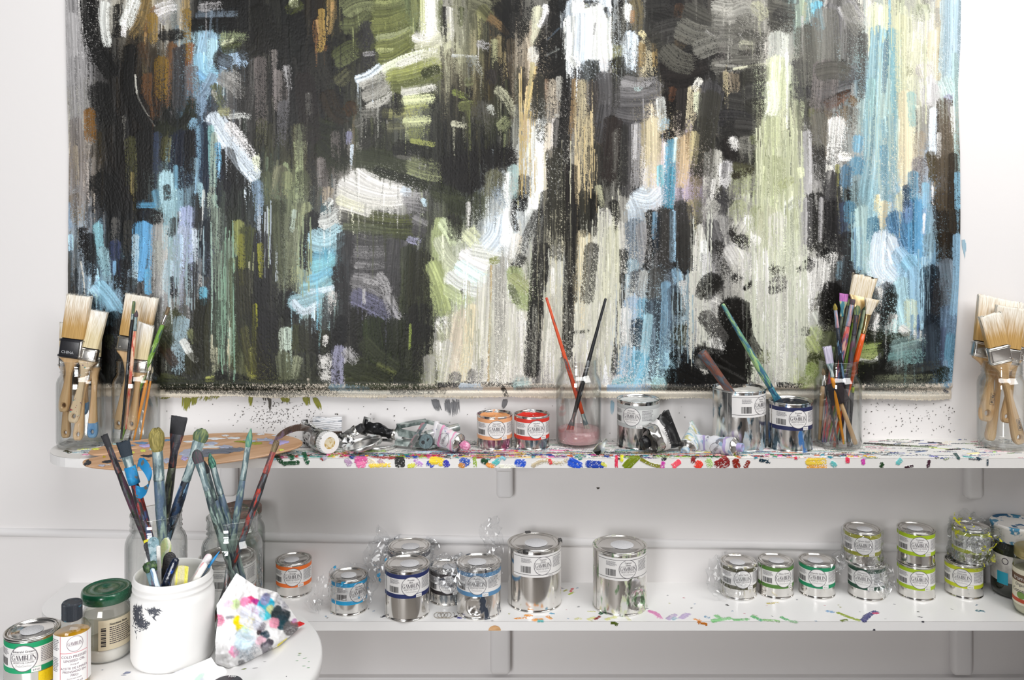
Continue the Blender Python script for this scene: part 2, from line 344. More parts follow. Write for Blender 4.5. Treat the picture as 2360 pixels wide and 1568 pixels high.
ST['A'] = '''99a 110 .3 110,0 130,500 150,900
aab 70 .3 100,100 115,420
877 90 .3 140,900 150,1250 140,1568
a98 40 .6 130,1100 150,1400
111 110 .1 230,0 260,200 320,400 420,560
bcc 60 .3 370,20 360,180 385,340
887 70 .7 420,60 400,250
111 60 .3 460,40 460,280
cdd 90 .3 590,0 550,100 520,190
dde 30 .5 505,150 505,280
863 70 .4 680,0 640,160 570,260
741 60 .4 760,60 700,180 690,260
ccd 90 .5 760,90 830,60 890,50
99a 60 .6 790,160 870,90
974 50 .5 970,0 970,150 960,240
222 60 .2 780,270 960,260
567 60 .5 1060,120 1200,100 1360,90
889 60 .6 1080,60 1250,40
111 70 .1 1010,190 1180,180 1340,190
111 50 .1 1060,160 1340,160
111 90 .2 1260,30 1400,20
742 60 .5 870,330 840,560 830,800
445 90 .2 920,370 930,600 920,800
334 40 .2 960,340 970,560
842 50 .4 1010,330 1000,520 1010,690
631 60 .5 690,560 690,760 720,900
532 70 .6 640,330 690,500
421 50 .5 760,600 760,880
aa9 9 .3 590,560 610,720 680,860 740,950
111 70 .1 560,350 540,600 570,780 660,900 760,970
231 80 .2 760,980 900,960 1000,880 1030,740
121 50 .1 820,850 900,930 1000,880
8bd 110 .2 1150,260 1120,400 1110,500
7bd 90 .2 1080,420 1110,560 1200,560
9cd 60 .3 1170,300 1170,450
59c 40 .2 1060,540 1110,590
8ac 100 .5 1240,480 1360,420 1420,480
8ac 60 .3 1180,560 1120,680 1060,740
79b 60 .5 1090,740 1080,860
69b 50 .5 1040,900 1010,960
333 80 .1 1200,420 1250,450 1310,470
888 90 .6 1230,590 1330,640 1390,720
999 60 .7 1300,560 1400,620
563 60 .5 1190,640 1210,720 1250,800
aa9 30 .6 1180,680 1210,760
796 90 .5 1250,300 1330,300 1430,290
cda 40 .5 1250,330 1330,310
341 70 .3 1260,370 1380,350
332 110 .3 1400,420 1480,350
cdd 35 .5 1300,880 1400,870 1465,880
885 60 .5 1230,850 1300,850
cde 100 .1 1170,880 1290,1060 1400,1220 1500,1330
dde 70 .6 1290,940 1400,1080 1520,1230
cdb 50 .5 1500,1180 1520,1290
111 90 .2 1280,1130 1340,1300 1420,1400
221 110 .2 1530,60 1580,220 1710,330
555 60 .8 1480,450 1470,700 1440,900
766 40 .8 1640,380 1640,600
655 60 .8 1700,600 1710,900
443 80 .7 1560,420 1580,700
111 120 .3 330,640 340,800 400,930
111 90 .3 600,730 660,860
111 120 .2 660,1000 660,1250 670,1568
431 60 .5 310,1000 330,1230
552 60 .5 560,1040 570,1250 575,1450
763 25 .4 570,1300 570,1460
346 50 .4 760,1000 750,1300
552 50 .4 820,1040 800,1200
774 14 .4 855,1040 845,1220
124 120 .2 950,1000 930,1200 960,1400
111 60 .2 1000,1000 1000,1300
69b 50 .6 1080,950 1080,1200 1070,1400
135 70 .2 1130,930 1130,1200 1120,1450
6aa 40 .3 1165,950 1170,1150 1180,1400
798 40 .4 1190,1000 1180,1250 1170,1560
4ad 40 .5 1215,1080 1220,1280
59b 30 .4 900,1250 900,1420
9cd 90 .5 830,1310 830,1430 820,1560
222 50 .2 830,1400 840,1500
48a 50 .4 740,1440 760,1568
39c 35 .2 640,1545 740,1545
8bc 40 .6 1080,1380 1100,1560
abb 14 .4 1110,1430 1105,1568
79b 60 .4 1520,1370 1530,1560
775 90 .5 1700,1270 1670,1400 1650,1500
664 80 .6 1830,950 1830,1250
453 70 .6 1580,1300 1590,1560
553 70 .7 1550,900 1540,1150
111 160 .2 300,1350 400,1450 420,1568'''
ST['B'] = '''cda 50 .3 90,0 95,50
451 70 .3 130,20 60,90
111 90 .2 100,120 160,300
742 60 .4 290,150 280,260 310,380
863 50 .4 370,0 370,150 350,250
a74 20 .4 380,20 380,130
a74 16 .4 265,150 290,350
674 110 .3 480,90 560,40 680,20
563 90 .3 460,190 560,180 650,110
452 80 .4 400,430 500,360 600,330
563 70 .4 420,480 560,400
334 90 .3 620,180 640,260 600,350
334 120 .3 660,420 690,470
889 30 .5 620,410 700,400
784 110 .35 700,70 800,70 910,50
562 90 .3 700,130 830,120 920,90
783 110 .3 690,200 820,190 940,140
562 60 .3 700,260 830,240 960,190
896 50 .4 720,290 870,270 990,220
783 100 .3 730,360 860,340 990,270
562 60 .3 760,400 900,360 1000,300
ab6 30 .4 720,380 840,380
672 80 .2 740,450 830,440 960,360
eed 110 .1 1100,-150 1110,140 1095,290
fff 40 .2 1110,0 1120,150
ab6 40 .4 1050,0 1060,250
451 30 .4 1020,0 1020,240
784 50 .5 990,0 1000,180
674 40 .4 1180,0 1190,230
222 40 .3 1220,60 1220,320
bba 40 .5 1260,60 1270,300
886 60 .6 1320,0 1310,200
452 40 .4 1350,60 1350,200
ddc 60 .4 990,280 1080,310 1200,300
cca 60 .4 1130,330 1200,280
bb9 60 .5 1010,360 1120,330
dec 60 .3 760,530 900,460 1080,400
ccb 50 .5 870,500 1000,440 1160,380
bb9 60 .6 1060,420 1180,440
893 100 .4 800,580 960,550 1180,480
562 110 .25 830,640 1000,620 1180,540
341 60 .2 1060,560 1180,520
783 40 .4 870,600 960,580
cde 44 .2 560,600 650,570 740,500
aa9 50 .5 590,640 690,600 780,560
887 60 .5 640,660 760,620
998 70 .4 620,730 730,690 800,630
bba 40 .4 640,810 760,770 840,700
776 60 .5 600,850 740,840 830,760
665 70 .6 560,940 640,900
ccb 45 .4 905,700 1020,680 1150,655
cd9 60 .4 910,760 1030,750 1140,740
ab5 60 .5 910,830 1100,800
884 60 .5 760,850 1000,860
bc8 55 .4 920,920 1110,910
664 60 .5 800,960 960,950
784 70 .6 960,1000 1100,990
893 30 .4 970,1060 1150,1090
222 80 .2 860,720 880,850
222 60 .3 780,800 760,900
682 40 .6 1290,690 1400,740
673 60 .6 1340,800 1450,790
cca 30 .5 1280,930 1390,950
554 140 .8 1500,800 1520,1000
aa8 50 .5 1620,670 1700,760 1740,870
785 70 .5 1640,960 1700,900
aba 40 .6 1560,800 1580,860
674 50 .5 1380,620 1440,610
775 90 .3 1440,10 1560,60
663 80 .3 1500,60 1560,130
753 50 .4 1560,130 1640,190 1700,260
221 120 .2 1640,40 1740,160 1800,260
764 60 .5 1640,280 1650,480
996 40 .6 1600,300 1600,460
433 60 .3 1570,540 1590,620
99a 60 .7 1480,330 1560,350
787 70 .7 1420,440 1480,560
abb 18 .6 1280,420 1480,430
111 80 .3 1700,80 1700,400
332 120 .2 270,400 290,540 340,640
211 100 .1 150,640 200,720 250,720
321 100 .3 340,700 400,850 480,880
553 80 .5 420,620 500,540
420 80 .3 500,790 540,850
779 40 .4 510,1000 500,1080
bcd 14 .4 530,1090 520,1240
231 90 .2 220,930 320,980 400,990
231 120 .2 300,1080 380,1160 480,1240
342 120 .15 560,1190 740,1220 900,1280 1090,1390
231 60 .2 700,1280 900,1340 1080,1400
221 90 .2 850,1120 980,1140 1100,1180
443 60 .5 600,1100 700,1040 760,980
665 20 .4 870,1180 1030,1200
785 120 .6 960,1240 1080,1280 1200,1300
342 100 .4 1130,1430 1300,1480
211 150 .2 1220,1280 1400,1240 1560,1200
211 120 .1 1560,1180 1640,1190 1740,1170
211 130 .15 1340,1370 1430,1360 1480,1330
ddd 100 .2 540,1310 660,1390 800,1440 900,1450
ccc 90 .2 450,1380 600,1450 800,1500 900,1490
eee 30 .2 640,1350 760,1400 900,1440
bba 80 .4 430,1440 560,1500 700,1530 840,1530
cde 50 .2 900,1440 960,1450
cca 60 .4 420,1500 520,1540 620,1568
99a 80 .5 920,1490 1040,1500
bde 30 .4 1060,1500 1080,1550
ca7 16 .4 1850,650 1830,900 1820,1040
dcb 30 .6 1850,900 1840,1100
cdd 50 .6 1720,1300 1700,1450 1720,1560
789 60 .6 1600,1420 1660,1540
664 100 .5 1600,1300 1560,1480
bb8 8 .2 1775,1280 1775,1568
675 70 .6 150,950 130,1200
785 60 .5 40,1300 30,1480
766 70 .7 290,1200 300,1400
655 60 .7 400,1000 410,1200
987 60 .5 350,1420 330,1540
cdd 40 .5 370,1500 330,1560
453 80 .6 150,1300 160,1500
aa9 40 .8 200,700 210,900
889 50 .8 30,500 60,700'''
ST['C'] = '''111 90 .2 40,0 60,100
333 80 .6 60,100 70,400
543 60 .6 20,300 40,600
cca 60 .4 230,60 220,180 200,330
dde 40 .3 290,40 280,130 240,200
ccb 60 .4 200,360 200,460
ba7 24 .3 190,470 175,640 150,800
ca6 16 .3 215,500 180,680 140,870
b97 30 .5 130,860 120,1060
222 110 .15 350,130 300,260 240,360
222 100 .15 390,230 330,340 230,380
222 110 .15 400,370 320,450 250,470
222 120 .15 400,480 330,520 240,520
111 90 .1 330,30 410,60
456 8 .3 390,210 300,300
677 10 .3 390,365 280,420
dee 90 .05 490,140 500,300 490,450
def 110 .05 570,100 570,300 560,440
dee 90 .05 660,40 670,250 660,430
ded 90 .1 730,120 730,300 740,440
dec 60 .3 490,60 600,60
222 50 .3 550,40 680,10
eee 90 .3 500,50 560,50
ccd 50 .5 720,450 730,540
dee 60 .4 480,440 520,500
222 30 .2 740,60 760,130
778 10 .3 660,170 650,260
443 90 .3 840,40 830,200 830,330
222 60 .2 790,20 870,10
cdd 60 .5 910,40 910,150
cde 70 .4 930,250 920,400 920,540
885 60 .5 830,350 820,520
764 60 .4 960,0 980,100 970,220
964 30 .4 940,80 940,180
ba8 90 .6 1040,320 1050,460 1060,600
752 50 .4 1010,330 1010,500
974 30 .4 1100,330 1110,500
dc9 40 .6 1000,240 1050,300
332 80 .2 830,440 870,540 960,600
443 50 .4 790,560 800,610
333 150 .3 1100,100 1250,140
444 150 .3 1130,260 1300,220 1500,260
333 140 .3 1200,420 1350,380 1500,340
322 160 .2 1180,530 1300,520 1480,470
322 110 .2 1210,590 1330,600 1450,560
443 120 .4 1060,330 1160,300
333 100 .4 1060,40 1200,30
543 90 .5 1280,300 1330,330
532 60 .5 1300,40 1280,120
554 120 .4 1340,80 1500,160 1640,200
555 100 .4 1500,240 1650,290
998 100 .5 1560,40 1680,60 1800,20
aa9 90 .5 1660,140 1760,100 1850,60
887 110 .5 1560,170 1700,180 1850,150
bbb 14 .3 1490,230 1560,280 1600,290
bbb 12 .3 1740,250 1790,310
665 90 .4 1640,240 1850,220
887 70 .5 1760,350 1860,330
776 80 .5 1550,500 1700,480 1860,450
665 60 .5 1690,400 1860,390
998 14 .3 1560,490 1860,510
333 70 .4 1540,380 1640,400
344 100 .2 620,470 640,620
778 130 .4 870,630 1000,660 1130,640
667 120 .3 830,720 960,730 1120,690
556 130 .3 820,800 970,800 1110,790
556 90 .3 830,870 960,890 1090,860
889 40 .4 860,620 980,640 1080,620
bdd 40 .7 960,670 1010,650
444 100 .3 790,600 790,800
322 130 .2 1290,680 1260,800 1280,950
211 90 .1 1220,720 1200,860
632 40 .4 1250,660 1230,760
433 90 .3 1330,680 1320,980
cb9 90 .5 1410,660 1400,820 1390,980
ddc 50 .5 1450,600 1400,680
bca 50 .5 1430,700 1430,840
445 130 .15 1530,640 1500,840 1480,1060
333 120 .3 1480,900 1450,1100 1430,1320
333 110 .3 1560,1060 1590,1120
444 140 .3 1680,760 1790,780
334 130 .2 1620,900 1720,900 1830,920
333 110 .2 1640,980 1790,960
876 60 .4 1680,560 1700,690
a97 30 .4 1640,540 1640,680
332 90 .5 1770,560 1850,640
322 100 .3 1650,1060 1690,1180 1760,1300
321 80 .3 1720,1310 1840,1280
ddd 60 .5 1690,1040 1720,1120
776 120 .6 1760,1080 1850,1100
887 110 .5 1740,1400 1850,1360
433 90 .3 450,600 450,800 430,1000
222 60 .3 430,560 420,900
864 40 .4 510,600 500,800 480,1000
ba8 80 .6 560,620 560,900 560,1300
a97 90 .8 590,900 580,1200 570,1500
556 100 .2 720,560 730,740 700,950
445 80 .2 740,800 700,1060
443 80 .3 650,1100 640,1400
544 80 .5 640,620 640,840
322 60 .3 790,880 770,1100 760,1400
443 80 .3 240,600 220,800 210,900
ba9 90 .6 330,620 340,800 330,1000
998 40 .6 390,580 390,760
865 30 .6 290,600 290,900
dee 60 .2 250,900 240,1100 250,1300
cdd 60 .4 200,960 190,1200
eff 40 .15 250,1000 250,1400 200,1568
abb 80 .6 140,1200 150,1400
dcb 60 .5 310,940 300,1200 290,1500
cbb 50 .6 360,900 340,1150
223 60 .2 330,1200 330,1568
222 90 .2 400,900 390,1200 390,1568
322 80 .2 480,1250 480,1568
222 80 .2 120,1330 110,1500
8aa 60 .6 50,1250 40,1500
445 120 .15 930,940 930,1200 920,1460
99a 60 .4 970,930 970,1100 960,1400
bbc 30 .3 970,940 960,1200
887 60 .5 830,980 820,1200
998 30 .5 800,1000 800,1300
333 60 .3 870,950 860,1400
a97 70 .4 1050,920 1050,1100 1030,1250
cb9 80 .6 1090,900 1090,1200 1080,1500
cdd 60 .4 1150,740 1160,860 1160,980
8ab 60 .6 1190,900 1180,980
322 80 .3 1230,1000 1190,1050
49b 60 .2 1240,1060 1220,1300 1200,1560
cee 25 .2 1270,1040 1255,1220
6bc 40 .3 1150,1250 1150,1400
39b 40 .15 1240,1260 1220,1568
b97 90 .35 1330,1040 1320,1250 1300,1400
975 50 .4 1370,1000 1370,1200
cb8 60 .5 1410,1000 1390,1250
765 90 .7 1420,1330 1400,1560
bba 40 .5 1500,1150 1490,1400
aa9 90 .4 1560,1140 1560,1300 1520,1480
ccc 30 .4 1560,1350 1540,1500
bbc 90 .4 1650,1230 1640,1400
556 40 .3 1640,1230 1630,1330
445 90 .3 1600,1480 1680,1520
776 60 .4 1700,1400 1680,1480
cde 120 .3 960,1480 1060,1500 1120,1450
bcd 70 .3 940,1520 960,1568
997 40 .5 680,1400 720,1560'''
ST['D'] = '''887 120 .4 60,60 160,120
665 150 .4 60,130 150,180
aa8 90 .4 160,40 240,120
554 110 .3 290,60 370,80 480,100
554 100 .3 290,160 380,180 460,180
444 90 .3 320,100 400,140
665 120 .4 100,240 200,250
554 90 .4 60,300 240,290
cca 70 .4 60,340 160,350
443 100 .4 60,400 240,390
665 50 .4 0,450 240,440
cca 14 .3 0,520 180,490 260,480
443 140 .35 120,560 240,560
444 120 .35 100,700 240,680
443 120 .4 120,780 220,840
765 40 .4 20,560 20,680
bcb 100 .3 340,260 340,380 320,470
cda 110 .3 340,440 330,600 320,740
dec 80 .3 290,620 300,780 280,860
dee 20 .3 400,400 410,620
cdb 60 .4 420,500 430,620
7a9 50 .3 500,40 500,200 485,420
8b9 30 .4 520,0 520,120
997 20 .4 540,20 530,160
665 110 .3 570,200 560,400 560,560
ddd 12 .3 520,120 520,420
666 220 .2 800,0 790,200 780,450
667 160 .2 720,60 720,300
555 110 .3 900,200 900,400
99a 70 .4 860,20 900,80 970,160
aab 30 .4 790,60 850,140 920,170
5bd 60 .15 630,20 640,120 660,220
667 50 .3 610,140 640,260
eee 16 .3 690,60 690,200
cbb 20 .4 700,0 680,120
445 110 .25 500,470 500,600 520,740
556 110 .2 620,560 760,530 920,560
556 100 .2 620,650 760,620 890,600
667 90 .25 640,710 760,690 860,660
221 16 .1 650,770 760,720 880,680
632 60 .3 700,790 800,740 870,700
642 60 .4 890,740 920,780
554 90 .3 700,490 860,500
555 50 .3 990,260 980,500 960,740
664 40 .4 590,820 590,940
753 40 .4 610,880 610,980
654 120 .4 680,840 660,1000 650,1200
765 80 .5 850,820 860,940
ddd 110 .7 780,900 760,1100 740,1300
776 60 .5 900,820 890,1000
eed 60 .6 800,1180 880,1180
444 80 .3 640,1100 660,1350
ddc 40 .6 720,1250 700,1390
aab 50 .2 560,990 560,1200 560,1450
bbc 20 .2 570,1000 570,1380
cdb 110 .3 1080,60 1080,200
7ab 90 .15 1090,210 1070,500 1050,900
6ab 90 .15 1200,230 1200,600 1190,900
8bb 60 .5 1040,600 1020,900
9bb 70 .6 1150,600 1120,900 1110,1200
689 30 .3 1150,300 1130,700
6ac 10 .2 1175,0 1170,260
7ab 120 .3 1060,900 1040,1200 1000,1500
48a 50 .3 1130,1100 1140,1400
7ab 100 .4 1180,900 1170,1200 1170,1500
dda 70 .4 1260,120 1260,500 1270,900
997 60 .4 1330,400 1320,560
ddb 100 .4 1370,260 1350,500
ccb 120 .4 1440,100 1430,300
9a8 110 .4 1410,60 1430,140
dca 60 .4 1500,240 1490,440
cb9 50 .3 1560,0 1550,300 1540,600
998 30 .4 1540,60 1540,200
dca 90 .3 1290,700 1290,1000 1290,1400
7aa 50 .3 1330,700 1350,950
cbb 110 .4 1420,500 1450,600
bbc 110 .3 1460,600 1470,760
ccd 70 .2 1500,640 1510,780
887 90 .4 1420,820 1430,1050
def 50 .15 1510,820 1500,1000 1500,1160
987 60 .5 1410,1000 1400,1200
878 90 .4 1400,1200 1390,1450
542 60 .2 1480,1150 1500,1250 1500,1360
48a 70 .3 1350,1300 1350,1500
7bd 40 .4 1440,1380 1440,1568
357 50 .3 1300,1400 1300,1560
9bc 140 .2 1640,0 1640,300 1630,560
bdd 90 .35 1600,600 1640,700
8aa 40 .4 1680,400 1690,900 1690,1500
99b 60 .4 1620,720 1650,800
654 120 .3 1600,760 1600,1000 1600,1300
543 130 .2 1590,1200 1590,1568
ccc 25 .6 1550,1000 1550,1200
bcc 30 .6 1660,800 1670,1000
321 60 .2 1660,1160 1640,1568
6ac 40 .3 1690,1300 1690,1568
cda 50 .4 500,1270 510,1330
bcb 60 .5 400,1560 500,1480
9a7 140 .5 60,1300 60,1450
895 60 .5 350,1400 440,1350
674 40 .6 140,1030 160,1080
ab8 120 .5 300,900 300,1100
9a7 160 .5 300,1200 300,1450
553 60 .3 0,1250 140,1280
321 50 .4 0,1330 140,1290
444 120 .3 30,950 140,960
6ac 60 .2 940,1030 930,1140
48a 90 .25 940,1200 920,1300
479 70 .3 850,1260 840,1400
994 20 .4 780,1240 780,1400
445 80 .2 740,1300 720,1500'''
ST['E'] = '''79b 40 .4 90,60 85,250
876 90 .4 130,0 140,200
9ce 35 .4 90,300 95,420
334 60 .3 190,250 200,450
112 70 .2 250,300 260,600
ccb 8 .3 180,500 205,640 210,750
6ab 50 .4 310,220 330,400 380,600
8bc 60 .5 340,400 380,650
7bd 100 .3 310,680 400,780 480,900
9ce 50 .5 270,700 320,760
347 60 .4 440,350 450,600
6ad 25 .4 440,500 440,600
443 60 .5 540,200 540,450
555 50 .7 440,180 440,350
112 80 .2 500,500 480,700
38b 110 .1 660,220 660,400 650,560
4ae 40 .1 670,200 660,450 630,640
39c 40 .2 690,560 690,700 700,740
135 60 .2 700,100 650,160
49c 40 .2 610,75 740,75
112 90 .15 640,120 760,180 820,190
9bc 40 .5 600,300 590,700
aaa 110 .5 780,230 770,500 760,740
9a9 60 .5 760,350 770,600
8bc 60 .5 850,40 840,200 830,400
9bc 60 .5 850,500 830,740
222 60 .2 890,180 870,300
9ad 90 .55 1000,100 990,300 990,600
abd 80 .6 960,250 930,500 900,740
9bd 60 .6 920,300 920,600
bcd 30 .5 1040,250 1050,500
334 70 .4 1030,520 1010,760
112 50 .2 880,620 890,760
ccc 25 .6 1080,480 1085,720
bcc 10 .3 1100,0 1100,150 1085,340
222 60 .2 1060,0 1060,250
5a9 30 .4 1190,0 1190,200
687 60 .5 1200,100 1200,300 1210,500
576 90 .5 1230,450 1210,700
465 70 .5 1290,350 1280,700 1290,1000
354 90 .4 1240,800 1260,1150
6ba 8 .3 1165,200 1175,700 1165,1100
7cb 20 .4 1310,1000 1310,1200
4ac 50 .4 1110,700 1110,820
123 70 .2 1120,200 1110,600
783 60 .3 1370,200 1370,440
451 90 .3 1440,250 1420,500 1410,800
341 70 .3 1340,480 1350,900 1340,1300
663 70 .5 1420,600 1420,900
772 60 .5 1420,1000 1450,1200 1470,1390
882 40 .5 1470,1150 1480,1370
bb9 8 .3 1455,500 1460,760
ab7 8 .3 1490,430 1475,740
bcd 12 .3 1530,0 1530,300 1535,640
79b 40 .5 1530,0 1520,180
223 130 .2 1560,300 1560,700 1580,1000
223 130 .2 1590,900 1600,1390
8a8 6 .3 1600,100 1600,550
675 100 .5 1680,150 1690,450 1720,700
896 60 .4 1830,100 1800,400 1800,650
342 90 .5 1660,50 1680,600
bca 30 .5 1800,250 1810,500
8a9 60 .3 1720,1010 1730,1150
452 120 .3 1820,1000 1840,1150
675 90 .4 1700,1200 1720,1380
786 50 .5 1820,1220 1790,1380
111 120 .2 1740,750 1740,900
221 120 .2 430,900 450,1020
211 90 .1 400,1000 410,1250
453 60 .5 400,1060 400,1150
452 130 .3 900,900 860,1000
8ab 90 .5 940,930 920,1100 920,1330
674 50 .5 1010,1020 1050,1110
cdd 40 .2 950,1090 1000,1180 1060,1250
330 90 .3 1020,1200 1040,1340
331 100 .2 1120,800 1090,1000 1100,1300
421 60 .3 800,1130 900,1280
342 100 .2 800,1060 850,1120
cca 10 .3 1170,1050 1170,1250
aa8 40 .6 1190,1150 1200,1350
452 80 .4 800,1380 950,1410
ab3 40 .5 1130,1390 1190,1380
111 70 .1 1210,1350 1330,1380 1440,1410
342 80 .3 800,1450 1100,1440
554 60 .5 1260,1300 1330,1340'''
ST['F'] = '''675 90 .3 140,60 110,250 80,480
896 50 .4 170,60 150,200
9cb 25 .4 90,100 70,250
112 90 .2 210,130 180,280 170,500
bcc 80 .2 270,180 320,170 380,120
9cd 90 .2 200,270 280,300 400,230
8bc 80 .3 200,330 300,350 400,300
5ac 70 .3 220,420 300,420 350,370
6bc 80 .3 210,490 290,470 350,430
5ac 60 .3 190,580 260,560 330,510
7bc 70 .3 140,640 240,630 320,580
bcd 30 .3 180,660 260,650 350,630
8bc 90 .3 60,740 150,720 260,680
bcd 40 .4 70,720 150,790 250,740
39b 20 .3 290,360 310,460
554 90 .3 400,120 520,160 700,150
451 80 .25 480,170 640,200 880,200
564 60 .35 420,230 560,230 740,260
562 50 .3 600,130 760,160 880,160
452 60 .2 700,260 890,270
ccb 60 .3 400,60 520,90 600,120
ddd 60 .3 440,20 600,40 770,80
cdd 50 .3 480,0 640,10 820,20
887 50 .4 380,40 430,60
667 60 .4 860,60 980,90
778 60 .4 900,160 980,200
88a 40 .5 860,300 940,320
445 60 .3 900,230 970,260
334 110 .2 440,260 430,450 430,650
223 70 .1 390,480 400,700
556 90 .4 500,300 620,330 750,310
778 60 .5 500,380 640,380 740,370
667 90 .4 490,440 600,450 720,430
889 40 .5 500,480 620,490 730,470
556 80 .3 490,550 600,540 720,540
445 110 .2 780,320 760,500 750,680
556 60 .3 820,320 810,500
778 110 .3 490,590 600,610 720,680
668 100 .35 490,680 620,740 780,830
99a 50 .4 560,570 650,590
aab 16 .3 560,640 560,740
99a 50 .4 660,540 700,600 720,690
889 70 .4 720,700 790,840
334 60 .2 420,600 420,830
112 60 .1 410,830 400,1000
342 90 .2 860,360 860,600 840,800
331 130 .2 940,400 930,600 930,800
221 120 .2 930,760 940,950
332 80 .3 520,780 500,1000
241 140 .2 620,860 640,1000 680,1150
231 120 .2 740,860 760,1050
342 80 .2 560,1000 660,1100 780,1190
341 120 .2 430,1220 560,1200 720,1260
342 60 .3 420,1180 540,1230
231 100 .2 800,1250 920,1280
691 12 .4 875,880 870,1050
562 30 .4 650,1150 780,1220
221 110 .3 960,900 950,1200
332 110 .3 180,860 180,1050
342 60 .4 290,930 300,1080
ddd 30 .6 300,960 290,1030
ccc 90 .7 290,1120 340,1150
ccc 80 .75 290,1230 340,1240
334 70 .4 320,700 310,850
ccc 50 .8 340,660 330,800
88a 70 .45 400,1040 380,1160 380,1290
99a 60 .5 430,1060 500,1140
9cb 40 .3 40,910 40,1050
564 60 .4 20,1080 30,1250
8a6 60 .2 1080,170 1060,280 1060,420
ac9 70 .25 1090,180 1140,260 1160,330
bca 80 .3 1070,300 1130,420 1200,480
9b6 90 .2 1020,470 1060,560 1100,680
9b6 80 .2 1060,620 1090,720 1110,800
dde 80 .2 1230,400 1300,450 1390,490
cee 90 .2 1200,480 1290,540 1370,590
dee 80 .2 1130,550 1220,620 1340,650
ac8 70 .3 1120,640 1200,690 1280,730
cda 90 .4 1260,260 1330,330
cdc 90 .4 1300,380 1400,400 1490,420
cde 120 .3 1480,160 1460,270 1400,350
dee 70 .3 1550,100 1540,230 1520,340
abb 60 .6 1480,40 1430,200
892 40 .3 1420,450 1480,440
111 24 .1 1220,660 1235,655
453 90 .4 1340,0 1330,150
342 110 .3 1150,40 1260,80
332 80 .4 1160,150 1180,300
ddd 25 .6 1270,50 1265,250
ba9 90 .4 1240,800 1200,1000 1150,1290
cb9 80 .5 1300,760 1280,1000 1230,1280
bba 80 .4 1380,560 1360,900 1330,1290
aa9 60 .4 1450,480 1450,800 1430,1290
998 40 .5 1510,420 1500,900 1490,1290
ccb 60 .7 1560,750 1560,1280
ddd 60 .8 1620,800 1630,1280
ddc 40 .6 1060,1000 1060,1200
ccb 60 .5 1130,1000 1090,1290
ca7 10 .2 1425,480 1420,800 1405,1280
ddd 100 .8 1080,860 1120,920
998 60 .5 1000,1100 1000,1300
778 70 .3 1185,1220 1170,1300
667 60 .4 1300,1200 1280,1300
777 40 .5 1355,1120 1340,1280
dcb 60 .4 1600,280 1590,420
111 60 .5 1640,420 1580,500
8a6 90 .3 1560,520 1600,580
7a5 90 .35 1580,620 1650,700 1670,770
564 40 .3 1570,640 1620,720
cdc 60 .3 1590,1260 1680,1270
8aa 90 .35 1600,1300 1670,1290
223 40 .2 1600,0 1570,130 1600,240'''
